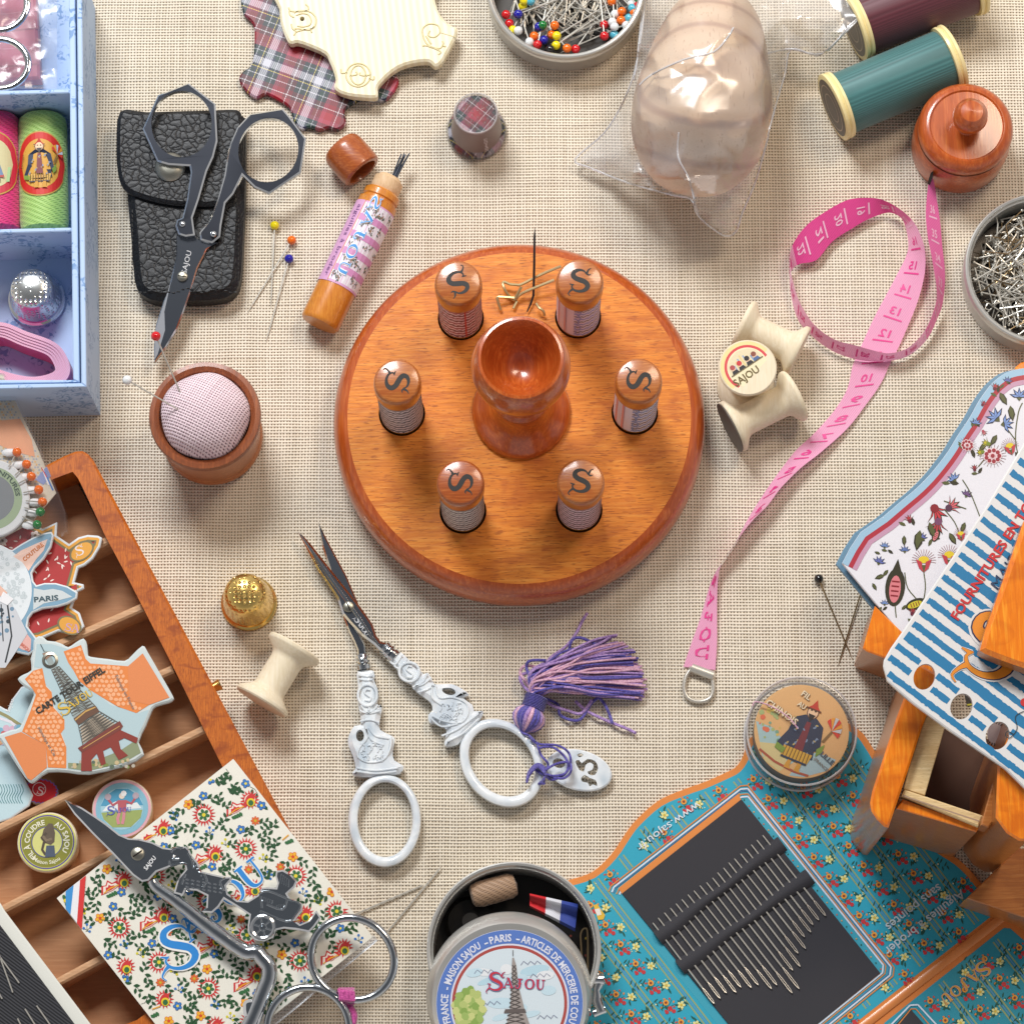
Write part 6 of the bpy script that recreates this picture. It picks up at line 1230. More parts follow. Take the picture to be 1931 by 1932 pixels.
for r_ in range(13):
    for c__ in range(13):
        u_, v_ = (c__ + .5 + (.25 if r_ % 2 else -.2)) / 13, (r_ + .5) / 13; x, y = gx(u_, v_); x += rnd.uniform(-3, 3); y += rnd.uniform(-3, 3); q_ = (c__ * 5 + r_ * 7) % 13
        if y > 1960: continue
        if q_ == 0: big1(x, y)
        elif q_ == 4: fan(x, y)
        elif q_ == 9: shell(x, y)
        elif q_ in (2, 6, 11): sm_[(r_ + c__) % 3](x, y); sprig(x - 9, y + 8, rnd.uniform(100, 200)); sprig(x + 8, y + 6, rnd.uniform(-30, 60))
        elif q_ in (1, 7): berries(x, y, ('#3a78c0', '#d8cc30')[r_ % 2]); sprig(x + 5, y + 5, rnd.uniform(0, 360))
        else: sprig(x, y, rnd.uniform(0, 360)); sprig(x + 4, y + 4, rnd.uniform(0, 360)); (sm_[1](x - 12, y - 8) if q_ == 3 else None)
k.home(); k.clip = None
A__ = [(124, 1681), (134, 1674), (146, 1723), (134, 1724)]; 
k.poly([(124, 1682), (139, 1670), (133, 1726), (124, 1715)], '#3a94d8', 7); k.poly([(139, 1670), (151, 1661), (145, 1742), (133, 1726)], '#eef0f4', 7); k.poly([(151, 1661), (162, 1652), (154, 1754), (145, 1742)], '#d83434', 7)
for ch, x, y, s_ in (('S', 306, 1836, 82), ('A', 358, 1779, 42), ('J', 398, 1748, 48), ('O', 434, 1716, 46), ('U', 470, 1684, 50)): orn(k, ch, x, y, s_, -38 if ch != 'S' else -14, '#f4f4ee', 8, w=1.55); orn(k, ch, x, y, s_, -38 if ch != 'S' else -14, '#2a8ad8', 9)
obj('printed_card', b, t)
b = B(); b.plate([(705, 1764), (712, 1774), (380, 2050), (372, 2034)], lambda x, y: zc_(x, y) + .02, .04, 'sheet', bev=0)
b.tube([P(711, 1774, zc_(711, 1774) + .02), P(560, 1900, 1.6), P(380, 2048, 1.75)], .03, 'sheet', 5); obj('plastic_sleeve', b, t)
# ================================================================ carriage scissors
zk = 2.35; t = thing('carriage_scissors', 'cast chrome scissors shaped as a horse and carriage, laid over the floral card', 'scissors', P(450, 1720, 2))
def rnd_(b, pts, z, th_, mat='castchrome', bev=.09, sn=2, side='chrome'): b.plate(smooth(pts, sn) if sn > 1 else pts, z, th_, mat, bev=bev, side=side)
b = B(); rnd_(b, Z(0, 3, [(485, 238), (560, 270), (620, 300), (720, 365), (800, 420), (900, 500), (970, 530), (1050, 535), (1150, 560), (1230, 600), (1320, 612), (1400, 590), (1430, 620), (1445, 660), (1490, 710), (1520, 780), (1600, 800), (1700, 822), (1745, 820), (1745, 845), (1705, 890), (1720, 950), (1790, 1000), (1870, 1005)]) + Z(1, 3, [(10, 960), (40, 905), (80, 900), (150, 905), (160, 870), (145, 820), (150, 780), (200, 768), (265, 805), (310, 855), (290, 900), (235, 950), (265, 1000), (345, 1020), (350, 1080), (290, 1150), (330, 1180), (400, 1150), (440, 1090), (455, 1075), (490, 1130), (440, 1200), (400, 1240), (300, 1220), (210, 1212), (150, 1225), (130, 1280), (60, 1310), (-10, 1300), (-60, 1250)]) + Z(0, 3, [(1868, 1190), (1880, 1110), (1790, 1050), (1690, 990), (1650, 1050), (1600, 1095), (1515, 1085), (1555, 1050), (1560, 965), (1480, 925), (1400, 920), (1380, 965), (1310, 945), (1330, 870), (1345, 830), (1400, 765), (1390, 725), (1340, 722), (1260, 755), (1180, 785), (1120, 850), (1070, 860), (1000, 810), (850, 650), (700, 500), (560, 350)]), zk, .22, sn=1, bev=.045)
k_ = lambda pts, r=.028, dz=.0: b.tube([P(x, y, zk + dz) for x, y in smooth(pts, 3, False)], r, 'chrome', 6)
for l_ in ([(1290, 640), (1310, 610), (1380, 600)], [(1275, 700), (1290, 740), (1370, 720), (1410, 730)], [(1300, 690), (1350, 690)], [(1420, 640), (1450, 700), (1460, 760)], [(1400, 800), (1370, 880)], [(1540, 800), (1560, 850), (1530, 900)], [(1700, 830), (1660, 860), (1690, 930)]): k_(Z(0, 3, l_))
for i in range(22): x_, y_ = 1400 + (i % 7) * 42, 840 + (i // 7) * 28 + (i % 7) * 7; k_(Z(0, 3, [(x_, y_), (x_ + 13, y_ + 3), (x_ + 24, y_ + 9)]), .02)
for i in range(8): k_(Z(0, 3, [(1430 + i * 14, 660 + i * 26), (1445 + i * 13, 668 + i * 24)]), .018)
for l_ in ([(20, 950), (90, 930), (240, 990), (335, 1030), (300, 1110), (230, 1160), (30, 1080)], [(35, 970), (45, 1060)], [(235, 990), (200, 1070), (80, 1030)]): k_(Z(1, 3, l_))
for i in range(5): k_(Z(1, 3, [(60 + i * 16, 975 + i * 6), (52 + i * 16, 1005 + i * 6)]), .018); k_(Z(1, 3, [(150 + i * 18, 1070 + i * -4), (160 + i * 16, 1035 + i * -2)]), .018); k_(Z(1, 3, [(190 + i * 14, 800 + i * 10), (180 + i * 16, 870 + i * 8)]), .018)
b.ball(P(*Z(0, 3, [(1312, 668)])[0], zk), .05, 'chrome', 8, 6)
wx, wy = 495.5, 1750; b.tube([P(x, y, zk) for x, y in ell(wx, wy, 21, 21, 32)], .05, 'chrome', 8, True); b.tube([P(x, y, zk + .02) for x, y in ell(wx, wy, 5, 5, 16)], .035, 'chrome', 6, True)
for i in range(6): a_ = i * math.pi / 3 + .3; b.tube([P(wx + 5 * math.cos(a_), wy + 5 * math.sin(a_), zk), P(wx + 20 * math.cos(a_), wy + 20 * math.sin(a_), zk)], .025, 'chrome', 6)
kk = Ink(b, lambda x, y, dz: P(x, y, zk + .01 + dz)); kk.text('SAJOU', *Z(0, 3, [(1105, 775)])[0], 11, -52, '#e8eaec', 1, .02, width=30)
obj('carriage_half', b, t)
b = B(); q = P(*Z(0, 3, [(1040, 650)])[0], zk); b.lathe([(.18, 0), (.18, .05), (.14, .08), (.01, .085)], 'snap', 24, Matrix.Translation(q)); b.tube([q + Vector((-.12, -.08, .088)), q + Vector((.12, .08, .088))], .02, 'holeshade', 4); obj('pivot_screw', b, t)
b = B(); arm = Z(0, 3, [(1150, 850), (1180, 900), (1280, 970), (1400, 1060), (1550, 1180), (1700, 1290), (1850, 1390), (1935, 1440)])[:7] + Z(1, 3, [(0, 1390), (40, 1430), (95, 1500), (95, 1590), (60, 1680), (20, 1780), (-20, 1880), (-60, 1960)])
b.tube([P(x, y, zk - .2) for x, y in smooth(arm, 4, False)], [.14 + min(.08, i * .004) for i in range(len(smooth(arm, 4, False)))], 'castchrome', 14); obj('plain_shank', b, t)
b = B(); b.plate(smooth(Z(0, 3, [(1830, 1780), (1870, 1745), (1935, 1750), (1980, 1790), (1990, 1850), (1935, 1960), (1870, 1930), (1840, 1880)]), 2), zk - .05, .2, 'castchrome', bev=.09, side='chrome'); obj('cast_ornament', b, t)
for (cx, cy, rx, ry, an) in ((664.5, 1809.5, 81, 75, 40), (581, 1940, 77, 77, 0)):
    b = B(); b.tube([P(x, y, zk - .15) for x, y in ell(cx, cy, rx, ry, 64, an)], .11, 'castchrome', 12, True); obj('finger_ring', b, t)
b = B()
for i in range(8): x_ = 641 + i * 3.6; b.tube([P(x_ - 2, 1868 + i * .6, zk), P(x_, 1872, zk + .04), P(x_ + 1, 1884 + i * .4, zk + .03), P(x_ - 1, 1895, zk - .3)], .045, 'fuchsia', 6); b.tube([P(x_ - 2, 1868 + i * .6, zk), P(x_, 1866, zk - .3)], .045, 'fuchsia', 6)
b.tube([P(x, y, 2.05) for x, y in smooth([(650, 1890), (660, 1900), (668, 1918), (662, 1940)], 3, False)], .09, 'fuchsia', 6)
single('thread_binding', b, 'bright pink thread wound round the two rings of the carriage scissors', 'thread', P(655, 1885, 2))
for p0, p1, lb in (((666, 1727), (801, 1669), 'silver needle pointing left to the floral card, under a darker one'), ((832, 1636), (728, 1762), 'long needle slanting down behind the big scissors ring, crossing another')):
    b = B(); a, c = P(*p0, .08), P(*p1, .06); b.tube([a, a.lerp(c, .06), a.lerp(c, .94), c], [.012, .03, .026, .004], 'steel', 6); single('sewing_needle', b, lb, 'needle', a)
# ================================================================ round tin with printed lid
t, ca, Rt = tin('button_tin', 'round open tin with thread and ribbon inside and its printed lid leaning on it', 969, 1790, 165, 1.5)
t2 = thing('thread_spool', 'brown thread spool inside the open round tin at the bottom', 'thread spool', P(937, 1680, .5)); b = B(); a, c = P(888, 1692, .95), P(975, 1668, .95); h = (c - a).length
b.lathe([(.01, 0), (.2, 0), (.3, .06), (.36, .25), (.35, h - .2), (.28, h - .05), (.01, h)], 'brownth', 32, frame(a, c - a)); obj('wound_thread', b, t2)
b = B(); rb_ = smooth([(1018, 1662), (1040, 1672), (1070, 1682), (1092, 1690), (1085, 1720), (1078, 1765)], 5, False); N = len(rb_)
L0, L1 = [(996, 1690), (1028, 1700)], None
def rs(u0_, u1_, col):
    f = lambda x0, y0, x1, y1, u_: (x0 + (x1 - x0) * u_, y0 + (y1 - y0) * u_)
    rows = []
    for v_ in range(9):
        v = v_ / 8; p = f(999, 1686 + 26 * v, 1090 - 6 * v, 1706 + 52 * v, u0_); q_ = f(999, 1686 + 26 * v, 1090 - 6 * v, 1706 + 52 * v, u1_); z = 1.15 - .25 * v + .08 * math.sin(v * 9); rows.append([P(*p, z), P(*f(999, 1686 + 26 * v, 1090 - 6 * v, 1706 + 52 * v, (u0_ + u1_) / 2), z + .05), P(*q_, z)])
    b.sheet(rows, 'ribbon', col)
rs(0, .34, '#d81c28'); rs(.34, .66, '#e4e6f0'); rs(.66, 1, '#1c3c9c'); single('tricolour_ribbon', b, 'red, white and blue striped ribbon folded in the open tin', 'ribbon', P(1040, 1710, .9))
b = B(); q = P(888, 1742, .3); b.lathe([(.7, 0), (.72, .1), (.62, .16), (.62, .2), (.25, .24), (.23, .5), (.01, .5)], 'tindark', 40, Matrix.Translation(q)); single('metal_bobbin', b, 'dark round bobbin half under the printed lid in the tin', 'bobbin', q)
b = B(); b.tube([P(x, y, .9) for x, y in smooth([(1098, 1840), (1096, 1790), (1095, 1762), (1103, 1752), (1108, 1765), (1108, 1850)], 4, False)], .035, 'brasspin', 6); single('safety_pin', b, 'brassy safety pin at the right inside the open tin', 'safety pin', P(1100, 1800, .8))
zl = 1.85; t = thing('printed_tin_lid', 'printed metal lid with an Eiffel tower picture and a blue lettered border', 'lid', P(961, 1890, 1.4))
q = P(960, 1876, zl - .3); Rr = 154 * S(960, 1880, zl); b = B(); m4 = Matrix.Translation((q.x, q.y, 0)); q2 = P(961, 1893, zl); Rl = 142 * S(961, 1893, zl)
N = 96; prof = [(Rr * 1.0, q, zl - .55), (Rr * 1.02, q, zl - .4), (Rr * 1.0, q, zl - .28), (Rr * .985, q.lerp(q2, .3), zl - .18), (Rr * .97, q.lerp(q2, .5), zl - .06), (Rl * 1.03, q.lerp(q2, .8), zl + .02), (Rl * 1.0, q2, zl), (Rl * .985, q2, zl - .015), (.01, q2, zl - .015)]
V = []
for r_, cq, z in prof: V += [(cq.x + r_ * math.cos(2 * math.pi * i / N), cq.y + r_ * math.sin(2 * math.pi * i / N), z) for i in range(N)]
b.add(V, [(j * N + i, j * N + (i + 1) % N, (j + 1) * N + (i + 1) % N, (j + 1) * N + i) for j in range(len(prof) - 1) for i in range(N)], 'tin'); obj('lid_shell', b, t)
b = B(); k = Ink(b, lambda x, y, dz: Vector((q2.x + x * Rl, q2.y - y * Rl, zl - .012 + dz)), 'gloss'); 
k.disc(0, 0, .975, '#dfe2f2', 0, 72); k.ring(0, 0, .97, .79, '#5f80c8', 1, 72); k.ring(0, 0, .765, .725, '#b0544e', 1, 72); k.disc(0, 0, .725, '#d8e6ee', 1, 72)
for i in range(14): k.poly(ell(rnd.uniform(-.5, .55), rnd.uniform(-.55, .2), rnd.uniform(.08, .2), rnd.uniform(.04, .08), 12, rnd.uniform(-20, 10)), rnd.choice(['#bcdcea', '#e9eef2', '#c8e2ee']), 2 + i % 2)
def arct(s_, a0, wd, col='#e2e6f4'): k.text(s_, 0, 0, .135, 0, col, 3, .025, width=wd, arc=(0, 0, .82, a0, 1))
def span(a0, a1): return .82 * R(a1 - a0)
arct('FRANCE', 163, span(163, 189)); arct('-', 193, .04); arct('MAISON SAJOU', 198, span(198, 244)); arct('-', 248, .05); arct('PARIS', 253, span(253, 273)); arct('-', 277, .05); arct('ARTICLES DE MERCERIE DE COUTURE', 282, span(282, 396))
# tower, tree, clouds on the lid
k.fill([(.05, -.60), (.07, -.60), (.10, -.5), (.13, -.2), (.20, .1), (.30, .42), (.42, .62), (.24, .62), (.18, .5), (.06, .48), (-.02, .62), (-.2, .62), (-.08, .40), (0, .1), (.03, -.2), (.04, -.5)], '#a49c98', 5)
for i in range(20):
    y0, y1 = -.5 + i * .055, -.5 + (i + 1) * .055; w0, w1 = .022 + i * .0055 + max(0, i - 10) * .008, .022 + (i + 1) * .0055 + max(0, i - 9) * .008; k.line([(.07 - w0, y0), (.07 + w1, y1)], .012, '#5c5654', 6); k.line([(.07 + w0, y0), (.07 - w1, y1)], .012, '#5c5654', 6)
k.poly([(-.06, .08), (.2, .08), (.22, .13), (-.08, .13)], '#6a6260', 7); k.poly([(-.14, .38), (.30, .38), (.32, .44), (-.16, .44)], '#6a6260', 7); k.line([(.06, -.62), (.06, -.7)], .01, '#5c5654', 6)
for i in range(60): a_ = i * 2.4; r_ = .19 * math.sqrt(i / 60); k.poly(ell(-.54 + r_ * math.cos(a_) * 1.0, .06 + r_ * math.sin(a_) * 1.35, .06, .05, 7, i * 30), ['#b9c87c', '#8fae5c', '#a2bc6c', '#cdd48c'][i % 4], 5)
for cx_, cy_ in ((.3, -.52), (.42, -.35), (-.32, -.42), (.5, .2), (-.25, .0), (.35, .32)): 
    for j in range(3): k.line([(cx_ - .14 + j * .09, cy_ + .02), (cx_ - .10 + j * .09, cy_ - .03), (cx_ - .05 + j * .09, cy_ + .01)], .008, '#8a90a8', 5)
orn(k, 'SAJOU', -.30, -.22, .13, 4, '#8088c0', 8, first=1.8, w=1.5, adv=1.1); orn(k, 'SAJOU', -.30, -.22, .13, 4, '#c8404c', 9, first=1.8, adv=1.1)
obj('printed_plate', b, t)
b = B(); b.tube([P(*p, 1.2) for p in Z(2, 3, [(640, 1560), (660, 1620), (635, 1680), (640, 1760), (670, 1840)])], [.13, .16, .10, .16, .13], 'chrome', 12); b.tube([P(*p, 1.25) for p in Z(2, 3, [(600, 1600), (690, 1600)])], [.12, .16], 'chrome', 12); b.tube([P(*p, 1.15) for p in Z(2, 3, [(610, 1855), (700, 1820)])], [.12, .12], 'chrome', 12)
single('metal_clasp', b, 'small shiny metal clasp at the right side of the round tin', 'clasp', P(1128, 1870, .9))
# ================================================================ turquoise needle card
zn = .10
nc = smooth([(1040, 1672), (1068, 1662), (1116, 1646), (1153, 1612), (1178, 1575), (1198, 1549), (1241, 1511), (1291, 1489), (1328, 1476), (1366, 1459), (1388, 1447), (1402, 1425), (1412, 1395), (1450, 1370), (1510, 1352), (1570, 1352), (1618, 1376), (1640, 1402), (1668, 1450), (1692, 1500), (1720, 1548), (1760, 1590), (1808, 1622), (1835, 1648)], 3, False) + [(1895, 1724), (1632, 1931), (1430, 2090), (1180, 2090), (900, 1900)]
t = thing('needle_card', 'turquoise floral card with orange border and a black panel of needles', 'needle card', P(1420, 1720, .05))
b = B(); b.plate(nc, zn, .08, 'print', col='#e08a40', bev=.01); k = Ink(b, lambda x, y, dz: P(x, y, zn + dz)); nin = offpx(nc, 12); k.fill(nin, '#2aa6c2', 0)
# motif grid
dx = Vector((.80, -.62)); dy = Vector((.62, .80)); blackp = [(1173, 1686), (1398, 1508), (1660, 1836), (1440, 2014)]
frm = [(1148, 1682), (1152, 1672), (1396, 1483), (1410, 1482), (1686, 1826), (1684, 1842), (1440, 2040)]
def bouquet(x, y, s_=1.35):
    for i in range(7): a_ = i * .9; k.line([(x, y + 6), (x + 9 * s_ * math.cos(a_), y + 9 * s_ * math.sin(a_))], .8, '#1f5a40', 1)
    for i in range(8): a_ = i * .785 + .3; k.poly(ell(x + 13 * math.cos(a_), y + 12 * math.sin(a_), 2.6, 1.9, 5, i * 40), '#e08a3a' if i % 2 else '#c84a3a', 2)
    k.home(); k.disc(x - 3, y - 4, 5.6, '#e8a038', 3, 9); k.disc(x - 3, y - 4, 2.6, '#8a3a2c', 4, 7); k.disc(x + 5, y + 7, 4.6, '#c8333c', 3, 8); k.disc(x + 12, y + 12, 4.0, '#c8333c', 3, 8); k.disc(x - 1, y + 14, 3.8, '#c8333c', 3, 8); leaf(k, x - 6, y + 4, 7, 150, '#1f6a44', .5, 2)
def lily(x, y):
    for i in range(10): leaf(k, x + rnd_g.uniform(-5, 5), y + rnd_g.uniform(-9, 9), 12, rnd_g.uniform(0, 360), '#17584c', .3, 1)
    rosette(k, x, y, 8, 5, '#e6e39a', '#d8b840', None, 2); k.home()
    for i in range(6): k.disc(x + rnd_g.uniform(-11, 11), y + rnd_g.uniform(-11, 11), 1.3, '#cfe0b0', 2, 6)
def vine(x, y):
    for i in range(10): leaf(k, x + (i - 5) * 4, y + 5 * math.sin(i), 11, -60 + 120 * (i % 2) + rnd_g.uniform(-20, 20), '#17584c', .26, 1); k.home()
    k.disc(x, y, 1.8, '#d8e4c0', 2, 6)
rnd_g = random.Random(2)
def floral(region, excl, ox=0, oy=0):
    clipr = offpx(region, 3); keep = k.clip
    for i in range(-34, 40):
        a0 = Vector((1400 + ox, 1700 + oy)) + dx * (i * 64)       # slanting ribbons
        seg_ = []
        for j in range(-120, 120):
            p = a0 + dy * (j * 6); q_ = a0 + dy * ((j + 1) * 6)
            if inside(p, clipr) and inside(q_, clipr) and not inside(p, excl) and not inside(q_, excl):
                for off, w_, c_ in ((-5, 3.0, '#93a678'), (0, 2.0, '#5f93c8'), (5, 3.0, '#93a678')): k.line([tuple(p + dx * off), tuple(q_ + dx * off)], w_, c_, 0.5)
        for j in range(-30, 32):
            for wh, off in ((bouquet, 27), (lily, 47), (vine, 10)):
                p = a0 + dx * off + dy * (j * 46 + (23 if i % 2 else 0) + off * .8)
                if inside(p, clipr) and not inside(p, excl) and all(inside(p + Vector((12 * math.cos(t_), 12 * math.sin(t_))), region) and not inside(p + Vector((9 * math.cos(t_), 9 * math.sin(t_))), excl) for t_ in (0, 1.57, 3.14, 4.71)) and p.y < 1960 and p.x < 1960: wh(p.x, p.y)
    k.clip = keep
floral(nin, frm)
k.home()
def strip(l, w, c, ly):
    for i in range(len(l) - 1): k.line([l[i], l[i + 1]], w, c, ly)
k.fill(frm, '#3aa4bc', 1)
sh = lambda pts, d: [tuple(Vector(p) + (Vector((1417, 1762)) - Vector(p)).normalized() * d) for p in pts]
for d, w_, c_ in ((0, 2.4, '#d98a44'), (6, 3.0, '#d5e2f2'), (10, 1.6, '#4a7ab0'), (16, 2, '#d98a44'), (21, 3, '#d5e2f2')): strip(sh(frm, d), w_, c_, 5)
for i in range(30):
    for p, q_ in (((1156, 1678), (1396, 1492)), ((1402, 1490), (1678, 1832))): u_ = i / 30; k.disc(p[0] + (q_[0] - p[0]) * u_ + (7 if p[0] < 1300 else -8), p[1] + (q_[1] - p[1]) * u_ + 8, 1.6, ('#d8a040', '#1f5a40', '#c8603a')[i % 3], 4, 6)
k.poly([(1166, 1676), (1392, 1498), (1398, 1509), (1173, 1687)], '#e08a40', 6); k.poly([(1650, 1838), (1661, 1836), (1440, 2014), (1430, 2010)], '#e08a40', 6)
k.text('www.sajou.fr', *Z(2, 3, [(1395, 250)])[0], 22, 144, '#dfe6ec', 9, 0, width=143)
k.text('Aiguilles à broder', *Z(3, 3, [(1455, 915)])[0], 25, 142, '#c9d6de', 9, .01, width=185); k.text('sans pointes', *Z(3, 3, [(1285, 870)])[0], 25, 142, '#c9d6de', 9, .01, width=128)
k.poly([(1119, 1708), (1126, 1706), (1141, 1727), (1138, 1735), (1128, 1736)], '#e2b83a', 6); k.poly([(1121, 1716), (1131, 1714), (1134, 1726), (1126, 1728)], '#e8e4dc', 7)
obj('printed_card', b, t)
b = B(); b.plate(blackp, zn + .05, .03, 'blackcloth', bev=.005); obj('black_panel', b, t)
for s0, s1, wd_ in (((1240, 1770), (1476, 1590), 30), ((1282, 1826), (1528, 1652), 31)):
    b = B(); rows = []
    for i in range(21):
        u_ = i / 20; x, y = s0[0] + (s1[0] - s0[0]) * u_, s0[1] + (s1[1] - s0[1]) * u_; y += 1.5 * math.sin(u_ * 14); w_ = wd_ * (.85 + .2 * math.sin(u_ * 7 + 1))
        rows.append([P(x + .6 * w_ * v, y + .8 * w_ * v, zn + .06 + .12 * (1 - v * v * 4) + .0) for v in (-.5, -.35, -.15, 0, .15, .35, .5)])
    b.sheet(rows[::-1], 'blackcloth'); obj('felt_strap', b, t)
ends_ = [(1347, 1894), (1358, 1884), (1370, 1874), (1388, 1873), (1397, 1863), (1417, 1864), (1430, 1859), (1455, 1866), (1465, 1859), (1494, 1874), (1507, 1866), (1495, 1831), (1509, 1824), (1505, 1799), (1519, 1790), (1517, 1768), (1529, 1759), (1533, 1745), (1544, 1736), (1557, 1728)]
heads_ = Z(2, 3, [(1060, 1170), (1100, 1132), (1147, 1093), (1192, 1058), (1235, 1025), (1279, 993), (1325, 957), (1370, 927), (1415, 888), (1465, 865), (1510, 830), (1548, 790), (1593, 755), (1632, 715), (1675, 685), (1722, 648), (1760, 612), (1803, 580), (1845, 545), (1888, 508)])
for i, (p, q_) in enumerate(zip(heads_, ends_)):
    b = B(); l = []
    for u_ in (0, .02, .12, .2, .3, .4, .55, .6, .8, .84, .96, 1):
        x, y = p[0] + (q_[0] - p[0]) * u_, p[1] + (q_[1] - p[1]) * u_; l.append(P(x, y, zn + .10))
    b.tube(l[:9], [.012, .02, .022, .022, .022, .024, .026, .026, .028], 'steel', 6)
    d = (l[-1] - l[8]).normalized(); n2 = Vector((-d.y, d.x, 0)); e0, e1 = l[8], l[-1]
    for s_ in (-1, 1): b.tube([e0, e0.lerp(e1, .2) + n2 * .02 * s_, e0.lerp(e1, .5) + n2 * .026 * s_, e0.lerp(e1, .85) + n2 * .024 * s_, e1], .015, 'steel', 5)
    if i < 3: lb = ('first', 'second', 'third')[i] + ' needle from the left on the black panel of the turquoise card'
    else: lb = 'blunt steel needle in the middle or right of the row on the turquoise card'
    single('tapestry_needle', b, lb, 'needle', p and P(*p, zn + .1), 'needles strapped to the black panel')
# folded spine and second leaf
b = B(); b.tube([P(1897, 1726, .12), P(1632, 1933, .12), P(1560, 1990, .12)], .13, 'plasticpaint', 10, col='#d8874a', flat=.7); obj('folded_spine', b, t)
b = B(); n2_ = [(1902, 1730), (1960, 1780), (1960, 2040), (1560, 2040), (1640, 1938)]; b.plate(n2_, .14, .08, 'print', col='#d8803c', bev=.01); k = Ink(b, lambda x, y, dz: P(x, y, .14 + dz)); i2 = [(1893, 1751), (1905, 1752), (1960, 1800), (1960, 2040), (1620, 2040), (1668, 1930)]; k.fill(i2, '#2a96ae', 0)
f2 = [(1702, 1900), (1716, 1894), (1735, 1900), (1800, 1990), (1640, 2000)]
floral(i2, f2, 20, 14); k.home(); strip([(1660, 1955), (1716, 1897), (1731, 1896), (1790, 1960)], 3, '#d5e2f2', 5); strip([(1672, 1960), (1718, 1904), (1727, 1904), (1775, 1960)], 2, '#d98a44', 5); k.fill([(1665, 1960), (1716, 1903), (1762, 1955)], '#35353b', 4)
orn(k, 'SAJOU', 1858, 1812, 20, 141, '#c8a0b8', 6, first=1.35, w=1.6, adv=1.12); orn(k, 'SAJOU', 1858, 1812, 20, 141, '#d8a438', 7, first=1.35, adv=1.12)
obj('second_leaf', b, t)
# ================================================================ clear thread box with printed disc
q = P(1512, 1385, 0); u = S(1512, 1385); ztop = 1.1; qt = P(1512, 1379, ztop); Rr = 103 * S(1512, 1379, ztop); t = thing('clear_thread_box', 'round clear plastic thread box printed with a robed man, on the turquoise card', 'thread box', (qt.x, qt.y, .1)); m4 = Matrix.Translation((qt.x, qt.y, 0))
b = B(); b.lathe([(Rr * .86, .1), (Rr * .87, ztop - .12), (.01, ztop - .12)], 'print', 64, m4, mats=['graphite', 'print'], cols=['#c0a078', '#e6b878'], cap0=False); k = Ink(b, lambda x, y, dz: Vector((qt.x + x * Rr * .87, qt.y - y * Rr * .87, ztop - .12 + dz)))
k.disc(0, 0, .99, '#e2b47a', 0, 60)
k.poly([(-.95, -.25), (-.6, -.1), (-.3, .3), (-.1, .6), (-.5, .82), (-.85, .5)], '#a9c8cc', 1); k.poly([(-.9, .2), (-.5, .25), (-.3, .7), (-.5, .84), (-.8, .6)], '#d8c890', 1); k.poly([(.0, .55), (.3, .45), (.7, .62), (.5, .85), (0, .97), (-.3, .93)], '#a9c4cc', 1); k.line([(-.9, .35), (-.6, .62), (-.2, .85), (.1, .95)], .05, '#b0563a', 3)
for i in range(26): k.disc(rnd.uniform(-.9, -.45), rnd.uniform(-.5, .2), rnd.uniform(.02, .06), rnd.choice(['#a8b87a', '#d8c060', '#7aa890', '#e0704c']), 2, 7)
figure(k, .04, .1, 1.6, 24, 4)
for s_, x, y, sz, w_ in (('FIL', .02, -.78, .17, .22), ('AU', -.06, -.56, .15, .18), ('CHINOIS', -.74, -.60, .20, .78)): k.text(s_, x, y, sz, 38, '#8a6a44', 8, .05, width=w_); k.text(s_, x - .01, y - .01, sz, 38, '#f2e6c8', 9, .02, width=w_)
k.text('LILLE', .36, .50, .14, 45, '#4a5a6a', 8, .03, width=.34); k.text('(FRANCE)', .22, .60, .09, 45, '#7a6a5a', 8, .01, width=.4)
obj('printed_disc', b, t)
b = B(); b.lathe([(Rr * .97, .1), (Rr * 1.0, .14), (Rr * 1.0, .3), (Rr * .96, .34), (Rr * .97, .5), (Rr * 1.0, .55), (Rr * 1.0, ztop - .1), (Rr * .98, ztop), (Rr * .9, ztop + .02), (.01, ztop + .02)], 'clear', 72, m4, cap0=False)
b.lathe([(Rr * 1.0, ztop - .06), (Rr * 1.02, ztop - .03), (Rr * 1.0, ztop), (Rr * .98, ztop - .03), (Rr * 1.0, ztop - .06)], 'boxedge', 72, m4, cap0=False, cap1=False); b.lathe([(Rr * 1.0, .1), (Rr * 1.03, .13), (Rr * 1.0, .16), (Rr * .98, .13), (Rr * 1.0, .1)], 'boxedge', 72, m4, cap0=False, cap1=False)
obj('clear_case', b, t)
b = B(); b.tube([P(x, y, ztop + .05) for x, y in smooth([(1419, 1332), (1425, 1324), (1455, 1333), (1485, 1352), (1505, 1375)], 4, False)], .018, 'rosec', 5); obj('loose_thread', b, t)
# ================================================================ wooden box at the right
HB = 5.6; t = thing('wooden_drawer_box', 'tall orange varnished wooden box with open compartments and rounded side panels, at the right edge', 'box', P(1780, 1500))
def Q(l): return ZZ(2850, 2250, l)
w1 = Q([(655, 310), (900, 500), (840, 640), (690, 1080), (475, 1750), (430, 1740), (350, 1660), (290, 1570), (275, 1480), (300, 1350), (400, 1050), (560, 560)])
w1 = ZZ(2850, 2250, [(760, -60), (1000, 80), (900, 500), (840, 660), (690, 1120), (475, 1750), (430, 1740), (350, 1660), (290, 1570), (275, 1480), (300, 1350), (400, 1050), (560, 560), (655, 310)])
b = B(); b.plate(w1, HB, 0, 'boxwood', side='boxside', base=.12, bev=.06); obj('side_panel', b, t)
b = B(); b.plate(Q([(900, 500), (1010, 580), (1090, 650), (870, 1400), (640, 1330), (690, 1120), (840, 660)]), HB - .35, .3, 'ply', bev=.02); obj('plywood_frame', b, t)
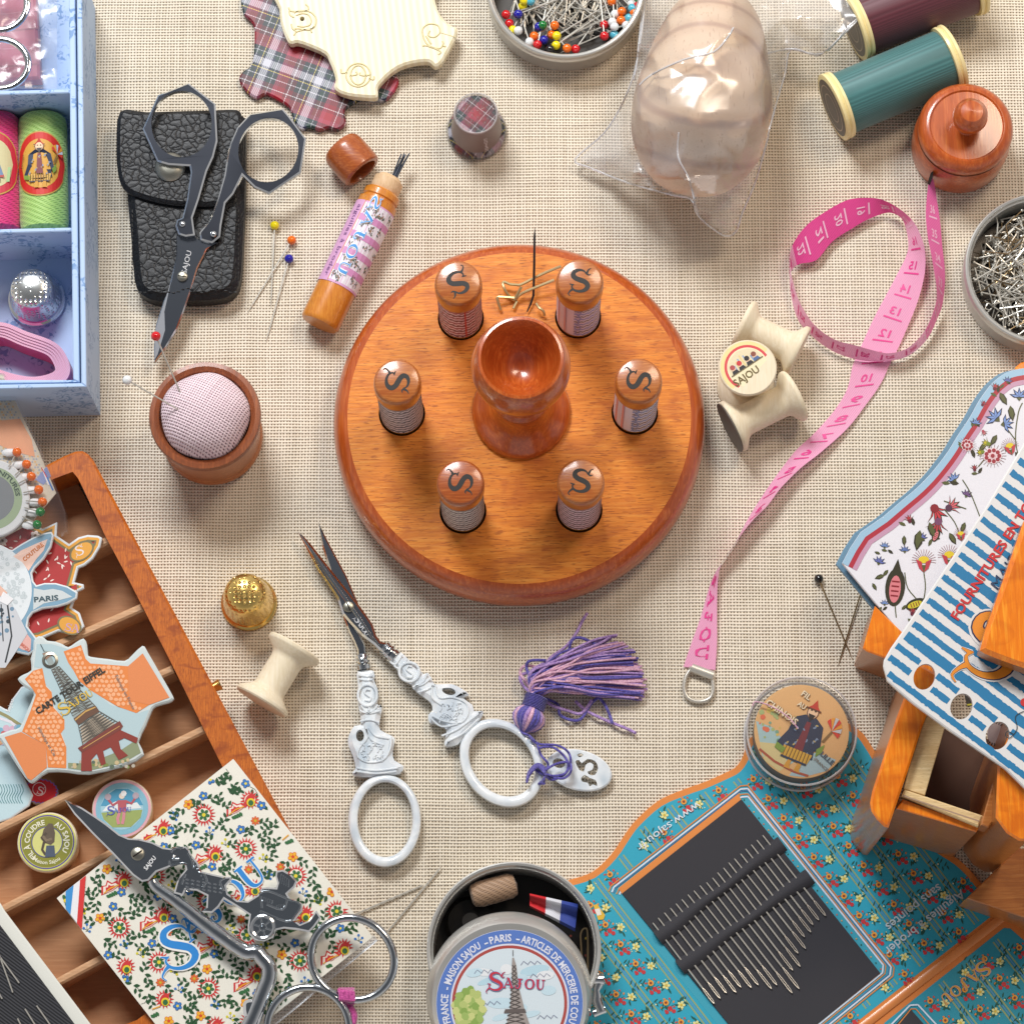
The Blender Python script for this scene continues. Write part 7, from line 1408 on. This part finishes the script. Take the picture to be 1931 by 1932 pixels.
b = B(); b.plate(Q([(620, 1400), (650, 1335), (1500, 1620), (1450, 1740)]), HB - .25, .4, 'ply', bev=.04); k = Ink(b, lambda x, y, dz: P(x, y, HB - .25 + dz)); k.line(Q([(630, 1400), (1050, 1545), (1460, 1680)]), 2.4, '#a88c78', 0); obj('plywood_edge', b, t)
b = B(); b.plate(Q([(560, 1545), (600, 1490), (630, 1440), (1460, 1745), (1430, 1800), (1000, 1670)]), HB - .45, 0, 'boxwood', side='boxside', base=.12, bev=.03); obj('front_board', b, t)
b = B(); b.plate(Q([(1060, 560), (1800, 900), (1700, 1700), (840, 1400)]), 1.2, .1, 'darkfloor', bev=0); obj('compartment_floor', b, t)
b = B(); b.plate(Q([(1660, 1080), (1931, 300), (1980, 300), (1980, 1900), (1890, 1890), (1760, 1810), (1680, 1700), (1640, 1640)]) , HB + .9, 0, 'boxwood', side='boxside', base=.12, bev=.06); obj('side_panel', b, t)
b = B(); b.plate([(1921, 1597), (1960, 1596), (1990, 1760), (1880, 1700), (1823, 1696)], 2.2, 0, 'boxwood', side='boxside', base=.05, bev=.03)
b = B(); b.plate(Z(3, 3, [(1890, 605), (2100, 640), (2100, 1240), (1930, 1130), (1500, 985)]), 1.9, 0, 'boxside', base=.05, bev=.03); obj('lower_drawer', b, t)
b = B(); b.plate(ZZ(2850, 2250, [(1500, 1640), (1660, 1080), (1700, 1090), (1640, 1640), (1560, 1750), (1480, 1720)]), HB + .1, .9, 'boxside', bev=.03); obj('inner_rail', b, t)
b = B(); b.plate([(1650, 1143), (1702, 1193), (1760, 1180), (1760, 1280), (1672, 1243), (1634, 1229), (1627, 1223)], 2.6, 0, 'boxwood', side='boxside', base=.12, bev=.04); obj('corner_block', b, t)
b = B(); b.plate([(1915, 692), (1925, 684), (1960, 675), (1960, 720), (1915, 700)], 1.4, 0, 'boxwood', base=.12, bev=.04); single('orange_wooden_block', b, 'orange wooden corner peeping out above the floral card at the right edge', 'wooden block', P(1930, 690))
# curved floral cards
fcv = ZZ(2850, 1200, [(1990, 130), (1860, 150), (1740, 190), (1620, 280), (1540, 370), (1450, 500), (1350, 680), (1230, 860), (1120, 1040), (960, 1250), (800, 1420), (600, 1590), (420, 1745)])
fcv = [(p[0], p[1]) for p in smooth(fcv, 3, False)] + Z(3, 2, [(700, 150), (620, 270), (560, 385)])
zf = 2.55
def curved(off, z, name, paint, label, col):
    o_ = [(x + off[0], y + off[1]) for x, y in fcv] + [(1699 + off[0], 1196 + off[1]), (1760, 1190), (1960, 1100), (1960, 690 + off[1])]
    b = B(); b.plate(o_, z, .12, 'gloss', bev=.02, col=col, side='print'); k = Ink(b, lambda x, y, dz: P(x, y, z + dz), 'gloss')
    if paint: paint(k, o_)
    single(name, b, label, 'card', P(1750, 950, z - .1)); 
curved((-12, 2), 2.2, 'curved_card', None, 'plain blue edged card showing as a thin strip behind the floral card', '#6f95ae')
def pf(k, o_):
    crv = fcv[:]; n_ = len(crv)
    def offc(d):
        o = []
        for i, p in enumerate(crv):
            a, c = crv[max(0, i - 1)], crv[min(n_ - 1, i + 1)]; dd = Vector((c[0] - a[0], c[1] - a[1])).normalized(); o.append((p[0] - dd.y * d, p[1] + dd.x * d))
        return o
    L0, L1, L2, L3 = offc(-.5), offc(-13), offc(-22), offc(-31)
    for A, C, c_ in ((L0, L1, '#9fc3dc'), (L1, L2, '#b03a48'), (L2, L3, '#c59ab4')):
        for i in range(n_ - 1): k.poly([A[i], A[i + 1], C[i + 1], C[i]], c_, 1)
    reg = [p for p in L3] + [(1640, 1110), (1695, 1185), (1960, 1100), (1960, 730)]
    G, DK = '#5b5f3c', '#3c3a2c'
    def flo(x, y, s_, a_, cols_, kind):
        if kind == 0:
            k.at(x, y, a_, s_)
            for an in (-50, -25, 0, 25, 50): k.poly([(0, 0), (.35 * math.sin(R(an - 14)) * 1.6, -.8 * math.cos(R(an))), (1.15 * math.sin(R(an)), -1.15 * math.cos(R(an))), (.35 * math.sin(R(an + 14)) * 1.6, -.8 * math.cos(R(an)))], DK, 2); k.poly([(0, -.1), (.3 * math.sin(R(an - 10)) * 1.6, -.75 * math.cos(R(an))), (1.0 * math.sin(R(an)), -1.0 * math.cos(R(an))), (.3 * math.sin(R(an + 10)) * 1.6, -.75 * math.cos(R(an)))], cols_[0], 3)
            k.disc(0, -.15, .28, cols_[1], 4, 9)
        elif kind == 1:
            k.at(x, y, a_, s_); k.poly(ell(0, 0, .52, 1.0, 20), DK, 2); k.poly([(0, -1.5), (.3, -.7), (-.3, -.7)], DK, 2); k.poly(ell(0, .1, .30, .72, 16), cols_[0], 3)
            for i in range(4): k.line([(-.2, -.3 + i * .25), (.2, -.3 + i * .25)], .08, '#8a2c34', 4)
        elif kind == 2:
            k.at(x, y, a_, s_)
            for i in range(15): an = -100 + i * 14.3; k.line([(0, -.2), (1.15 * math.sin(R(an)), -.2 - 1.1 * math.cos(R(an)))], .035, '#8a3a3a', 2)
            k.poly(ell(0, -.3, .5, .34, 12), '#e2c83a', 3); k.poly([(-.75, -.35), (-.2, -.1), (0, .9), (-.45, .5)], '#bc4450', 4); k.poly([(.75, -.35), (.2, -.1), (0, .9), (.45, .5)], '#bc4450', 4); k.poly([(-.2, .2), (.2, .2), (0, .95)], G, 5)
        elif kind == 3:
            k.at(x, y, a_, s_)
            for i in range(22): an = i * 16.4; k.line([(0, 0), (1.3 * math.cos(R(an)), 1.1 * math.sin(R(an)))], .035, '#7a4a4a', 2)
            for i in range(9): an = i * 40; k.disc(.6 * math.cos(R(an)), .5 * math.sin(R(an)), .3, '#f0d8dc', 3, 10); k.disc(.62 * math.cos(R(an)), .52 * math.sin(R(an)), .2, '#9c3a44', 4, 9)
            k.disc(0, 0, .3, '#e8c4c8', 5, 10); k.disc(0, 0, .2, '#9c3a44', 6, 9)
        elif kind == 4:
            k.at(x, y, a_, s_)
            for an in (-70, -35, 0, 35, 70): k.poly([(0, 0), (.55 * math.sin(R(an - 20)), -.55 * math.cos(R(an - 20))), (1.1 * math.sin(R(an)), -1.1 * math.cos(R(an))), (.55 * math.sin(R(an + 20)), -.55 * math.cos(R(an + 20)))], '#2e3550', 2); k.poly([(0, -.1), (.42 * math.sin(R(an - 14)), -.5 * math.cos(R(an - 14))), (.9 * math.sin(R(an)), -.9 * math.cos(R(an))), (.42 * math.sin(R(an + 14)), -.5 * math.cos(R(an + 14)))], cols_[0], 3)
            k.poly([(-.3, 0), (.3, 0), (0, .35)], G, 4)
        k.home()
    for l_ in ([(1745, 1180), (1735, 1140), (1712, 1110), (1706, 1080)], [(1738, 1150), (1745, 1110), (1742, 1080)], [(1690, 1165), (1688, 1140), (1690, 1110)], [(1848, 975), (1830, 930), (1815, 905)], [(1925, 880), (1915, 830), (1920, 780), (1928, 760)], [(1915, 830), (1900, 810)], [(1780, 960), (1800, 985), (1810, 1010)], [(1822, 960), (1780, 945)], [(1870, 700 + 130), (1860, 860), (1845, 880)]): k.line(smooth(l_, 4, False), 2, G, 2)
    flo(1688, 1108, 36, 6, ('#d88088',), 1); flo(1742, 1062, 20, 0, ('',), 2); flo(1790, 1052, 19, 0, ('',), 2); flo(1706, 1040, 11, 0, ('#6f86c0',), 4); flo(1657, 1062, 13, 20, ('#6f78b8',), 4)
    flo(1760, 955, 30, 150, ('#c8404c', '#8a2c34'), 0); flo(1786, 960, 24, 60, ('#d86a74', '#5a3a50'), 0); flo(1770, 980, 26, 190, ('#b0404a', '#7a4a6a'), 0); flo(1822, 935, 12, 25, ('#7a5a8a',), 4)
    flo(1872, 860, 20, 0, ('',), 3); flo(1866, 838, 14, -70, ('#cfc43a', '#7a8a3a'), 0); flo(1855, 852, 13, -100, ('#cfc43a', '#7a8a3a'), 0); flo(1880, 790, 21, -45, ('#7f9cd4',), 4); flo(1893, 800, 18, 80, ('#7f9cd4',), 4); flo(1922, 750, 18, 0, ('#7f9cd4',), 4); flo(1852, 765, 10, 30, ('#b03a48', '#6a2c3c'), 0); flo(1853, 812, 10, 150, ('#e08a90', '#b05060'), 0); flo(1727, 1140, 20, 70, ('#cfc43a',), 1)
    for x, y, s_, kd, cc in ((1668, 1032, 10, 4, '#7f9cd4'), (1716, 985, 13, 0, '#c8404c'), (1738, 1015, 11, 4, '#6f78b8'), (1812, 1010, 12, 2, ''), (1800, 905, 14, 4, '#7f9cd4'), (1838, 888, 11, 0, '#b03a48'), (1824, 840, 14, 3, ''), (1840, 800, 12, 4, '#7f9cd4'), (1905, 845, 15, 2, ''), (1875, 735, 12, 0, '#c8404c'), (1900, 720, 10, 4, '#6f78b8'), (1765, 1010, 13, 1, '#d88088'), (1720, 1160, 14, 0, '#b0404a'), (1668, 1140, 9, 4, '#7f9cd4')): flo(x, y, s_, (x * 7) % 60 - 30, (cc or '#c8404c', '#6a2c3c'), kd); leaf(k, x + s_ * .6, y + s_ * .5, s_ * 1.3, (x * 13 + y) % 360, DK, .42, 2); leaf(k, x - s_ * .6, y + s_ * .5, s_ * 1.2, (x * 5 + y) % 360, G, .4, 2)
    for x, y, l, a_ in ((1885, 740, 28, 60), (1905, 765, 30, 80), (1860, 835, 22, 130), (1668, 1085, 20, 160), (1675, 1075, 16, 130), (1735, 1000, 40, 100), (1752, 985, 34, 70), (1705, 1010, 20, 90), (1645, 1100, 16, 60), (1700, 1150, 14, -40), (1820, 985, 22, 110), (1880, 820, 24, 120), (1660, 1045, 12, 200), (1790, 1005, 26, 60)): leaf(k, x, y, l, a_, DK, .42, 2); leaf(k, x, y, l * .9, a_, G, .3, 3); k.home()
curved((0, 0), zf, 'curved_card', pf, 'white curved card with blue and red border and painted garden flowers', '#e6e6ee')
# striped thimble-hole card
zs_ = 6.8
sc_ = [(1666, 1256), (1667, 1245), (1680, 1222), (1702, 1191), (1853, 966), (1945, 812), (1985, 812), (1985, 1540), (1895, 1450), (1790, 1378), (1720, 1326), (1690, 1300), (1673, 1284)]
hl = [ell(1743, 1277, 20, 25, 28, 20), ell(1813, 1333, 20.5, 25, 28, 20), ell(1881, 1388, 22, 27, 28, 20)]
t = thing('striped_card', 'blue and white striped card with round holes and red lettering, leaning on the wooden box', 'card', P(1800, 1200, zs_ - .2))
b = B(); b.plate(sc_, zs_, .16, 'print', bev=.04, col='#dcdcdc', holes=hl, side='gloss'); 
k = Ink(b, lambda x, y, dz: P(x, y, zs_ + dz)); inn = offpx(sc_, 5); rs_ = random.Random(8)
def ok(p): return inside(p, inn) and not any(inside(p, offpx(h, -3)) for h in hl)
offs = [1.5, 16.5, 31, 46, 61, 75.5, 90, 104.5, 119, 133.5, 148, 162, 176, 190, 204, 218, 232, 246, 260, 274, 288, 302, 316, 330]
dA = Vector((.53, -.85)) * 1.72; 
for si in range(30):
    st0 = Vector((1671, 1268)) + dA * (si * 15.2); thick = 6.0 + (3.5 if si in (3, 9) else 0); dd = Vector((.80, .60)); nn_ = Vector((-.6, .8)); run = []
    for j in range(-5, 90):
        p = st0 + dd * (j * 5); q_ = st0 + dd * ((j + 1) * 5)
        if ok(p) and ok(q_):
            e0, e1 = rs_.uniform(-.9, .9), rs_.uniform(-.9, .9)
            k.poly([tuple(p + nn_ * (thick + e0)), tuple(q_ + nn_ * (thick + e0)), tuple(q_ - nn_ * (thick + e1)), tuple(p - nn_ * (thick + e1))], '#1576a8', 0)
k.text('FOURNITURES EN TOUS GENRES', 1806, 1172, 25, -57, '#c4262c', 5, .03, width=395)
k.text('MAISON', 1880, 1115, 26, -57, '#203c60', 5, .0, width=120, shear=.1)
monx = (1862, 1175)
for w_, c_, ly in ((1.75, '#dcdcdc', 3), (1.3, '#2a2c50', 4), (1, '#e08a1e', 5)): orn(k, 'S', 1800, 1262, 118, 12, c_, ly, w=w_)
k.line(smooth([(1931, 1342), (1915, 1352), (1918, 1375), (1905, 1392), (1896, 1388), (1900, 1380), (1912, 1386)], 4, False), 1.6, '#24303a', 5); k.disc(1932, 1325, 8, '#c4262c', 5, 10)
obj('card_body', b, t)
b = B(); b.plate(Z(3, 2, [(1935, 60), (2100, 0), (2100, 1260), (1930, 1172), (1780, 1120), (1640, 1065), (1602, 1040), (1640, 900)]), zs_ + .8, .7, 'boxwood', side='boxside', bev=.12)
single('wooden_lid_board', b, 'orange varnished board lying over the striped card at the right edge', 'board', P(1900, 1150, zs_ + .1))
b = B(); b.plate([(1816, 1300), (1835, 1296), (1839, 1330), (1825, 1334)], 3.2, .05, 'print', col='#3a342c', bev=0); k = Ink(b, lambda x, y, dz: P(x, y, 3.2 + dz)); k.line([(1818, 1306), (1836, 1302)], 3, '#cfc43a', 0); k.line([(1824, 1330), (1839, 1328)], 3, '#cfc43a', 0); single('striped_card_corner', b, 'black and yellow printed scrap seen through the middle hole', 'card', P(1827, 1315, 3))
b = B(); b.plate(ell(1884, 1385, 22, 24, 24), 3.4, .05, 'print', col='#c9bcc0', bev=0); k = Ink(b, lambda x, y, dz: P(x, y, 3.4 + dz))
for i in range(16): a_ = i * .25 - 1.4; k.line([(1876 + 17 * math.cos(a_), 1384 + 18 * math.sin(a_)), (1876 + 24 * math.cos(a_), 1384 + 24 * math.sin(a_))], 1.6, '#2c2824', 0)
single('printed_scrap', b, 'pale printed scrap seen through the lowest hole of the striped card', 'card', P(1884, 1385, 3.3))
